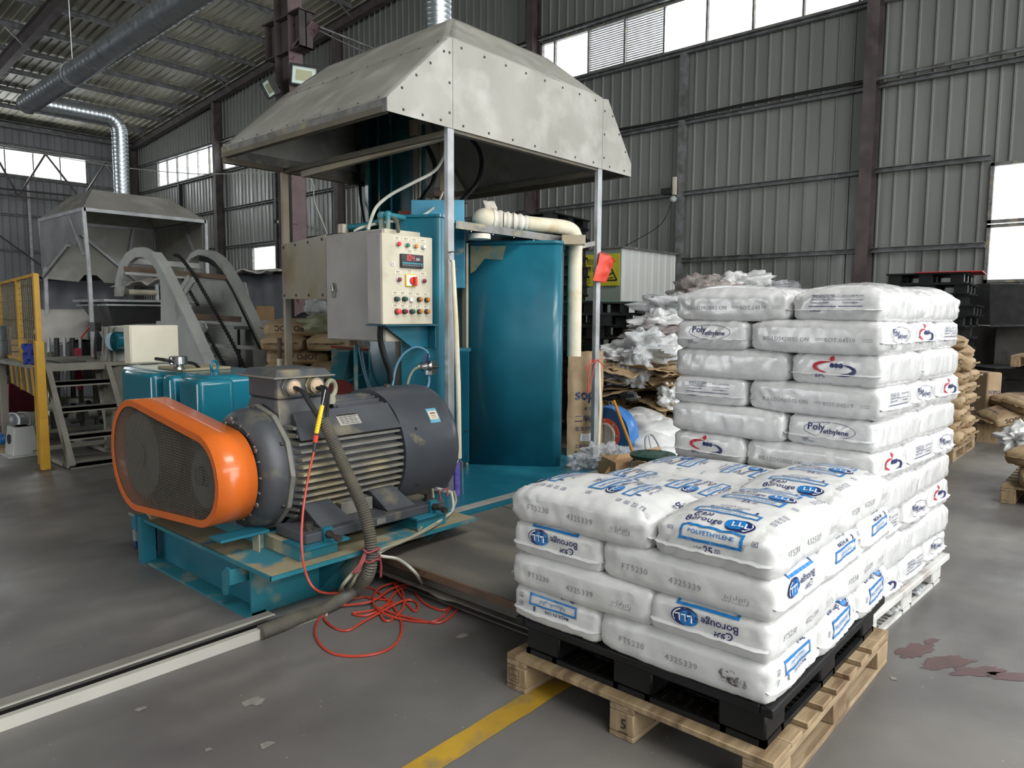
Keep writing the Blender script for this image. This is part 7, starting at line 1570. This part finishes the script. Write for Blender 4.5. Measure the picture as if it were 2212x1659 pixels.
pb = [(1328, 768, 8.1, .20, .18, .09, m_bagb, 'white crumpled bag with a blue line at the left of the plastic heap'), (1392, 752, 7.9, .26, .2, .17, m_film2, 'milky crumpled film bag over the middle of the brown sack heap'), (1342, 812, 7.9, .18, .16, .10, m_film, 'clear film tangle low left on the brown sack heap'), (1378, 800, 7.75, .11, .08, .19, m_film, 'clear film bag hanging down over the brown sacks'), (1428, 750, 8.1, .22, .2, .12, m_bagb, 'white bag with blue print tucked beside the tall white stack'), (1412, 722, 8.5, .30, .28, .08, m_pfilm, 'brownish clear film bag in the middle of the plastic heap'), (1432, 697, 8.7, .30, .26, .12, m_bagb, 'white bag printed with a red and blue logo on the heap slope'), (1462, 668, 9.3, .42, .32, .18, m_film2, 'milky white bag high on the heap slope'), (1512, 632, 10.0, .36, .3, .2, m_pfilm, 'mauve-brown film bag at the heap crest'), (1560, 622, 10.3, .28, .28, .15, m_bagb, 'white bag with blue corner print at the heap crest'), (1598, 618, 10.3, .36, .34, .19, m_bagb, 'large white bag with a blue frame at the very top of the heap'), (1655, 626, 10.6, .42, .35, .13, m_film, 'clear film bag at the right end of the heap crest'), (1310, 790, 8.6, .22, .22, .12, m_film, 'dark clear film behind the right hood post'), (1448, 858, 7.6, .11, .12, .12, m_bagb, 'small white bag poking out by the tall stack')]
m_heapcore = m_film2
for k, (px, py, d, rx, ry, rz, m, lab) in enumerate(pb):
    o = single('plastic_bag', crumple(D(px, py, d), rx, ry, rz, k * 1.7 + 2, .8, 3.2, 48, 32, -.8), m, lab, 'plastic bag', 'crumpled plastic bags on the heap', smooth=70)
# mound of bagged film under the crest, behind the tall stack
for k in range(14):
    t_ = k / 13; p = Vector(D(1400 + 300 * t_, 720 - 60 * t_, 9.4 + 1.2 * t_)); zt = p.z
    for j, zz_ in enumerate((.35, .95, 1.35)):
        if zz_ > zt - .1: continue
        single('plastic_bag', crumple((p.x + kr.uniform(-.15, .15) + .3, p.y + kr.uniform(-.15, .15) + .3, zz_), .40, .38, .34, k * 2.1 + j, .4, 2, 26, 18), m_film2, 'milky plastic bag in the body of the heap behind the white stacks', 'plastic bag', 'plastic bags in the body of the heap', smooth=25)
# blue fan, broom, stool, boxes
fn_ = thing('blue_fan', 'round blue blower with an orange-red flange lying behind the right hood post', 'fan', D(1310, 985, 6.9))
fc = Vector(D(1318, 936, 6.95)); fd = Vector((-.95, -.25, .05)).normalized(); fd = (Vector((-.749, -.663, 0)) * .8 + Vector((-.663, .749, 0)) * .6).normalized()
part('fan_housing', MB().lathe(fc + fd * .08 * -1, fd, [(0, .2), (0, .262), (.02, .27), (.17, .27), (.185, .262)], 44), m_fblue, fn_); part('face_disc', MB().lathe(fc + fd * .095, fd, [(0, .262), (.012, .258), (.012, .16)], 44), m_fblue2, fn_)
part('flange', MB().lathe(fc + fd * .107, fd, [(0, .16), (.012, .16), (.012, .115), (0, .115)], 36), m_ored, fn_, label='orange-red bolted flange'); part('inlet_ring', MB().lathe(fc + fd * .107, fd, [(0, .12), (.03, .12), (.03, .10), (0, .10)], 32), m_lightgrey, fn_); part('inlet_cone', MB().lathe(fc + fd * .05, fd, [(0, .02), (.0, .1), (.08, .102)], 28), m_galv, fn_)
xv = fd.cross(V(0, 0, 1)).normalized(); uv = xv.cross(fd).normalized()
for k in range(8): th = 2 * pi * k / 8; part('bolt', MB().bolt(fc + fd * .118 + (xv * math.cos(th) + uv * math.sin(th)) * .14, fd, .009, .012), m_galv, fn_, smooth=None)
part('lifting_ring', MB().tube([fc + uv * .29 + (xv * math.cos(t_) + uv * math.sin(t_)) * .02 for t_ in [2 * pi * i / 14 for i in range(14)]], .003, 5, closed=True), m_galv, fn_)
part('fan_foot', MB().obox((fc.x, fc.y, .09), .3, .3, .18, .6), m_dark, fn_, smooth=None)
bm_ = thing('broom_stick', 'orange wooden broom stick leaning before the blue fan', 'broom', D(1365, 1000, 6.3)); part('stick', MB().cyl(D(1326, 866, 6.75), D(1372, 990, 6.3), .0135, n=12), mat('orange_wood', '#c98628', '#b97a24', 5, .5, stretch=(1, 1, .2)), bm_)
st_ = thing('round_stool', 'dark green round plastic stool with finger holes beside the tall white stack', 'stool', D(1408, 1040, 5.6)); st_.location.z = 0
sc_ = Vector(D(1410, 981, 5.55)); sx, sy, sz = sc_
part('seat', MB().lathe((sx, sy, sz - .03), (0, 0, 1), [(0, .155), (.012, .172), (.03, .175), (.036, .165)], 36), m_green, st_)
for k in range(8): th = 2 * pi * k / 8; r_ = .11; part('finger_hole', MB().cyl((sx + math.cos(th) * r_, sy + math.sin(th) * r_, sz + .0055), (sx + math.cos(th) * r_, sy + math.sin(th) * r_, sz + .0075), .016, n=14), m_black, st_)
for k in range(4):
    th = pi / 4 + k * pi / 2; c, s = math.cos(th), math.sin(th); part('leg', MB().tube(smoothpath([(sx + c * .06, sy + s * .06, sz - .035), (sx + c * .14, sy + s * .14, sz - .045), (sx + c * .165, sy + s * .165, sz - .09), (sx + c * .2, sy + s * .2, .01)], 5), .0095, 8), m_chrome if k % 2 else m_bolt, st_)
fcn = thing('steel_frame_chair', 'bare bent chrome tube frame behind the green stool', 'frame', D(1420, 1000, 6.4)); fcn.location.z = 0
part('tube_frame', MB().tube(smoothpath([D(1397, 985, 6.2), D(1394, 950, 6.3), D(1400, 941, 6.35), D(1412, 943, 6.35), D(1432, 985, 6.3), D(1440, 1040, 6.2)], 6), .0095, 8), m_galv, fcn); part('tube_frame', MB().tube(smoothpath([D(1402, 943, 6.35), D(1408, 975, 6.3), D(1412, 1010, 6.2)], 5), .0085, 8), m_galv, fcn)
cbx = thing('cardboard_box', 'open flattened cardboard box behind the front bag stack under the stool', 'box', D(1350, 1020, 5.8)); cbx.location.z = 0
part('flap', MB().plate([D(1300, 1030, 5.7), D(1335, 983, 5.85), D(1425, 965, 6.2), D(1425, 1000, 6.1)], .006), m_card, cbx, smooth=None); part('box_side', MB().prism([D(1330, 1040, 5.6), D(1397, 1045, 5.6), D(1397, 1000, 5.7), D(1330, 1000, 5.7)], (.2, .3, 0)), m_card, cbx, smooth=None)
for k, (px, py, d, r_) in enumerate(((1252, 998, 6.1, .09), (1300, 990, 6.15, .15), (1338, 985, 6.2, .09))): single('film_scrap', crumple(D(px, py, d), r_, r_ * .8, r_ * .7, k + 30, .9, 3.2, 44, 30), m_film, ['small milky film scrap at the foot of the standing brown sack', 'large crumpled clear film at the foot of the right hood post', 'crumpled clear film before the blue fan'][k], 'film', smooth=25)
for k, (px, py, d, rx, rz) in enumerate(((1405, 925, 7.3, .30, .13), (1400, 958, 7.1, .34, .15), (1385, 902, 7.5, .22, .09))): single('white_sack', crumple(D(px, py, d), rx, .35, rz, k + 40, .3, 2.0, 40, 26, -.8), m_bag, 'white woven bulk sack beside the blue fan, %s' % ['upper', 'lower', 'rearmost under the brown heap'][k], 'sack', smooth=60)
# tall standing paper sack and bamboo stick by the right post
sk2 = thing('standing_sack', 'tall brown paper sack with dark blue print standing between the teal door and right hood post', 'sack', D(1262, 990, 6.75)); sk2.location.z = 0
a0, a1 = Vector(D(1224, 980, 6.65)), Vector(D(1300, 985, 6.85)); a0.z = a1.z = 0; un = (a1 - a0); wS = un.length; un.normalize(); nS = V(un.y, -un.x, 0); nS = nS if nS.dot(V(-1, -1, 0)) > 0 else -nS
zt = D(1262, 758, 6.75)[2]; zb2 = .16
q = MB(); NU, NV = 20, 30
def sf(a, b, s):
    bul = .07 * math.sin(pi * min(max(a, 0), 1)) ** .6 * (math.sin(pi * (.12 + .8 * b)) ** .5); wob = .012 * noise.noise(Vector((a * 5, b * 7, 3 + s))) + .006 * noise.noise(Vector((a * 14, b * 20, 3 + s)))
    return a0 + un * (wS * (a - .0) + .01 * noise.noise(Vector((b * 6, a, 2)))) + nS * (s * bul + wob) + V(0, 0, zb2 + (zt - zb2) * b + .012 * noise.noise(Vector((a * 6, 0, 9))) * b)
q.grid(lambda a, b: sf(a, b, 1), NU, NV); q.grid(lambda a, b: sf(a, b, -1), NU, NV); part('sack_body', q, m_kraft, sk2, smooth=180)
I = Ink(); hh = zt - zb2; I.text('sopo', -.01, hh * .58, .12, .02, w=wS * .7); I.text('索  普®', .0, hh * .48, .035); I.text('二甲酰胺', -.0, hh * .38, .062, w=wS * .72, rot=-.06); I.text('型发泡剂(ADC)', 0, hh * .29, .035, w=wS * .7); I.text('工股份有限公司', 0, hh * .13, .03, w=wS * .7); I.text('镇江市京口区化工路', 0, hh * .075, .02, w=wS * .7); 
I.lay(lambda u, v: sf(.5 + u / wS, v / hh, 1) + nS * .004, 'printed_text', m_navy, sk2, local=False, maxedge=.03)
I = Ink(); I.strip((-.09, hh * .21), (.02, hh * .21), .07, 6); I.lay(lambda u, v: sf(.5 + u / wS, v / hh, 1) + nS * .005, 'paper_label', m_white, sk2, local=False, maxedge=.02)
I = Ink()
for k in range(4): I.strip((-.08, hh * .21 + .022 - k * .014), (.005, hh * .21 + .022 - k * .014), .003)
I.lay(lambda u, v: sf(.5 + u / wS, v / hh, 1) + nS * .0065, 'label_text', m_grey, sk2, local=False)
part('sack_pallet', MB().box(a0.x - .1, a1.x + .25, min(a0.y, a1.y) - .05, max(a0.y, a1.y) + .3, 0, .15), m_wood, sk2, smooth=None)
bs = thing('bamboo_stick', 'pale wooden stick standing behind the right hood post', 'stick', D(1296, 985, 6.6)); part('stick', MB().tube([D(1291, 985, 6.58), D(1296, 880, 6.58), D(1294, 782, 6.58)], [.018, .017, .012], 10), m_insul, bs)
# red bag and red ribbon on the right post
rb_ = thing('red_pouch', 'small red plastic pouch pulled over the right hood post', 'pouch', PY(1300, 608, 3.70)); 
o0, o1, o2, o3 = (Vector(PY(x, y, 3.69)) for x, y in ((1281, 606), (1309, 611), (1326, 566), (1297, 545)))
q = MB(); q.grid(lambda a, b: o0.lerp(o1, a).lerp(o3.lerp(o2, a), b) + V(0, -1, 0) * (.045 * math.sin(pi * a) * (.3 + .7 * b) + .012 * noise.noise(Vector((a * 4, b * 4, 1)))), 12, 12); q.grid(lambda a, b: o0.lerp(o1, a).lerp(o3.lerp(o2, a), b) + V(0, 1, 0) * (.045 * math.sin(pi * a) * (.3 + .7 * b)), 12, 12); part('pouch_body', q, m_redp, rb_, smooth=180)
part('pouch_rim', MB().tube([o3.lerp(o2, .5) + (o2 - o3) * .5 * math.cos(t_) + V(0, .045 * math.sin(t_), 0) for t_ in [2 * pi * i / 22 for i in range(22)]], .003, 5, closed=True), m_redp, rb_)
rn = thing('red_ribbon', 'thin red string tied around the right hood post', 'ribbon', PY(1285, 850, 3.70))
part('loop', MB().tube([(5.36 + .038 * math.cos(t_), 3.745 + .03 * math.sin(t_), PY(1287, 778, 3.72)[2]) for t_ in [2 * pi * i / 16 for i in range(16)]], .005, 5, closed=True), m_redp, rn)
for P in (((1285, 778), (1272, 800), (1270, 850)), ((1287, 780), (1280, 810), (1272, 850)), ((1290, 778), (1302, 788), (1303, 797)), ((1280, 778), (1270, 785), (1265, 800))): part('string_tail', MB().tube(smoothpath([PY(x, y, 3.69) for x, y in P], 5), .0045, 5), m_redp, rn)
# ================================================================ far right: sacks on pallets
kw = wood_pallet(8.5, 1.47, 1.2, 1.0, 'wooden pallet under the brown sack pile at the right')
ki = 0
for k in range(7):
    for c in range(2):
        o, f_ = (kp2, not KIDS.get('kp2used')); KIDS['kp2used'] = True
        place(o, (8.8 + c * .56 + rnd.uniform(-.03, .03), 1.77 + rnd.uniform(-.03, .03), .148 + k * .128), pi / 2 + rnd.uniform(-.1, .1), 'brown paper sack in the right-hand pile, %s layer, %s' % (['bottom', 'second', 'third', 'fourth', 'fifth', 'sixth', 'top'][k], ['near end', 'far end'][c]), 'brown sacks in the right-hand pile', f_)
for (x, y, z, rx, ry, rz, lab) in ((8.72, 1.72, 1.05, .0, .5, -1.2, 'brown paper sack slumped face-up on the near side of the right-hand pile'), (9.1, 1.75, 1.15, .15, .1, .3, 'brown paper sack lying across the top of the right-hand pile'), (9.55, 1.8, 1.08, .1, -.15, .5, 'brown paper sack on the far top of the right-hand pile')):
    c = place(kp2, (x, y, z), 0, lab, 'loose brown sacks on the right-hand pile'); c.rotation_euler = (rx, ry, rz)
big = thing('tall_sack', 'tall upright brown sack with dark lettering behind the right-hand sack pile', 'sack', (10.5, 1.55, 0)); b0v, b1v = Vector(D(2128, 900, 8.9)), Vector(D(2160, 900, 8.9)); b0v.z = b1v.z = 0
ub = (b1v - b0v); wB = ub.length; ub.normalize(); q = MB().hexa([b0v, b1v, b1v + V(.3, .3, 0), b0v + V(.3, .3, 0), b0v + V(0, 0, .82), b1v + V(0, 0, .82), b1v + V(.3, .3, .82), b0v + V(.3, .3, .82)]); part('sack_body', q, m_kraft, big, smooth=None, bevel=.02)
I = Ink(); I.text('SOPO', 0, .16, .06, .01, w=wB * .8); I.text('二甲', -.0, -.02, .05); I.lay(planemap((b0v + b1v) / 2 + V(0, 0, .42), ub, V(0, 0, 1), .004), 'printed_text', m_navy, big, local=False)
# near right: sacks on a pallet, white bag, red pallet truck
npl = wood_pallet(6.90, -.15, 1.2, 1.0, 'wooden pallet under the flat brown sacks at the right edge')
for i, (x, y, z, r_, lab) in enumerate(((7.15, .55, .148, .1, 'flat brown sack lying on the pallet at the right edge, lower one'), (7.3, .6, .29, -.25, 'brown sack with large dark letters at the right edge, upper one'), (7.2, .1, .148, .0, 'brown sack on the near right pallet outside the frame'))):
    place(kp2, (x, y, z), r_ + pi / 2 * (i == 2), lab, 'flat brown sacks on the right-edge pallet')
single('white_bag', crumple(D(2203, 948, 6.3), .13, .13, .10, 71, .9, 3.2, 44, 30), m_bagb, 'crumpled white plastic bag on the brown sacks at the right edge', 'bag', smooth=60)
pt_ = thing('pallet_truck', 'red pallet truck fork at the right edge beside the sacks', 'pallet truck', G(2205, 1095)); pq = Vector(G(2205, 1092)); part('fork', MB().box(pq.x, pq.x + .9, pq.y - .45, pq.y - .02, .06, .14), m_redp, pt_, smooth=None, bevel=.01); part('fork_wheel', MB().cyl((pq.x + .1, pq.y - .3, .04), (pq.x + .1, pq.y - .18, .04), .04, n=16), m_black, pt_)
lw_ = thing('low_block_wall', 'grey concrete machine bed with dark patches at the far right', 'bed', (12.6, .6, 0)); cA, cB = Vector(D(2146, 800, 10.6)), Vector(D(2290, 800, 9.8)); 
part('bed', MB().hexa([(cA.x, cA.y, 0), (cB.x, cB.y, 0), (cB.x + .6, cB.y + .4, 0), (cA.x + .6, cA.y + .4, 0), (cA.x, cA.y, D(2150, 706, 10.6)[2]), (cB.x, cB.y, 1.38), (cB.x + .6, cB.y + .4, 1.38), (cA.x + .6, cA.y + .4, 1.38)]), mat('stained_concrete_bed', '#77746e', '#605d58', 2.5, .7, c3='#35332f', s3=2.2, lo3=.58, hi3=.68), lw_, smooth=None); part('top_sheet', MB().beam((cA.x, cA.y, D(2150, 704, 10.6)[2]), (cB.x, cB.y, 1.4), .3, .03), m_girt, lw_, smooth=None)
single('dark_backdrop_machine', MB().prism([D(2138, 705, 11.4), D(2300, 700, 10.8), D(2300, 612, 10.8), D(2138, 612, 11.4)], (.3, .4, 0)), m_dark, 'dark machine body under the right window behind the grey bed', 'machine', smooth=None, bevel=.02)
single('sheet_pile', MB().prism([D(2150, 812, 9.6), D(2300, 818, 9.0), D(2300, 796, 9.0), D(2150, 796, 9.6)], (.6, .5, 0)), m_black, 'pile of black rubber sheets before the grey bed at the far right', 'sheets', smooth=None)
single('sheet_pile_table', MB().box(*[f(Vector(D(2165, 815, 9.6)).x, 0) for f in (lambda a, b: a + .1, lambda a, b: a + .7)], Vector(D(2165, 815, 9.6)).y - .9, Vector(D(2165, 815, 9.6)).y, 0, .66), m_dark, 'dark table under the black rubber sheets at the far right', 'table', smooth=None)
wpr = wood_pallet(D(2182, 785, 9.2)[0], D(2182, 785, 9.2)[1] - .9, 1.0, .9, 'small wooden pallet lying on the black rubber sheets at the far right'); wpr.location.z = D(2182, 792, 9.2)[2]
for i, (px, py, d, r_) in enumerate(((2185, 905, 8.6, -.9), (2205, 880, 8.8, -.5), (2230, 900, 8.5, -.7))):
    c = place(kp2, D(px, py, d), r_, 'slumped brown sack in the dark corner at the right edge, %s' % ['front', 'upper', 'outside the frame'][i], 'slumped brown sacks in the dark corner'); c.rotation_euler = (.15, .25 * (i - 1), r_)
bpd = thing('sack_platform', 'low dark platform under the slumped brown sacks at the right edge', 'platform', D(2200, 930, 8.6)); bpd.location.z = 0
q_ = Vector(D(2195, 918, 8.7)); part('platform', MB().box(q_.x - .3, q_.x + .9, q_.y - 1.0, q_.y + .35, 0, max(.1, q_.z + .02)), m_wood, bpd, smooth=None)
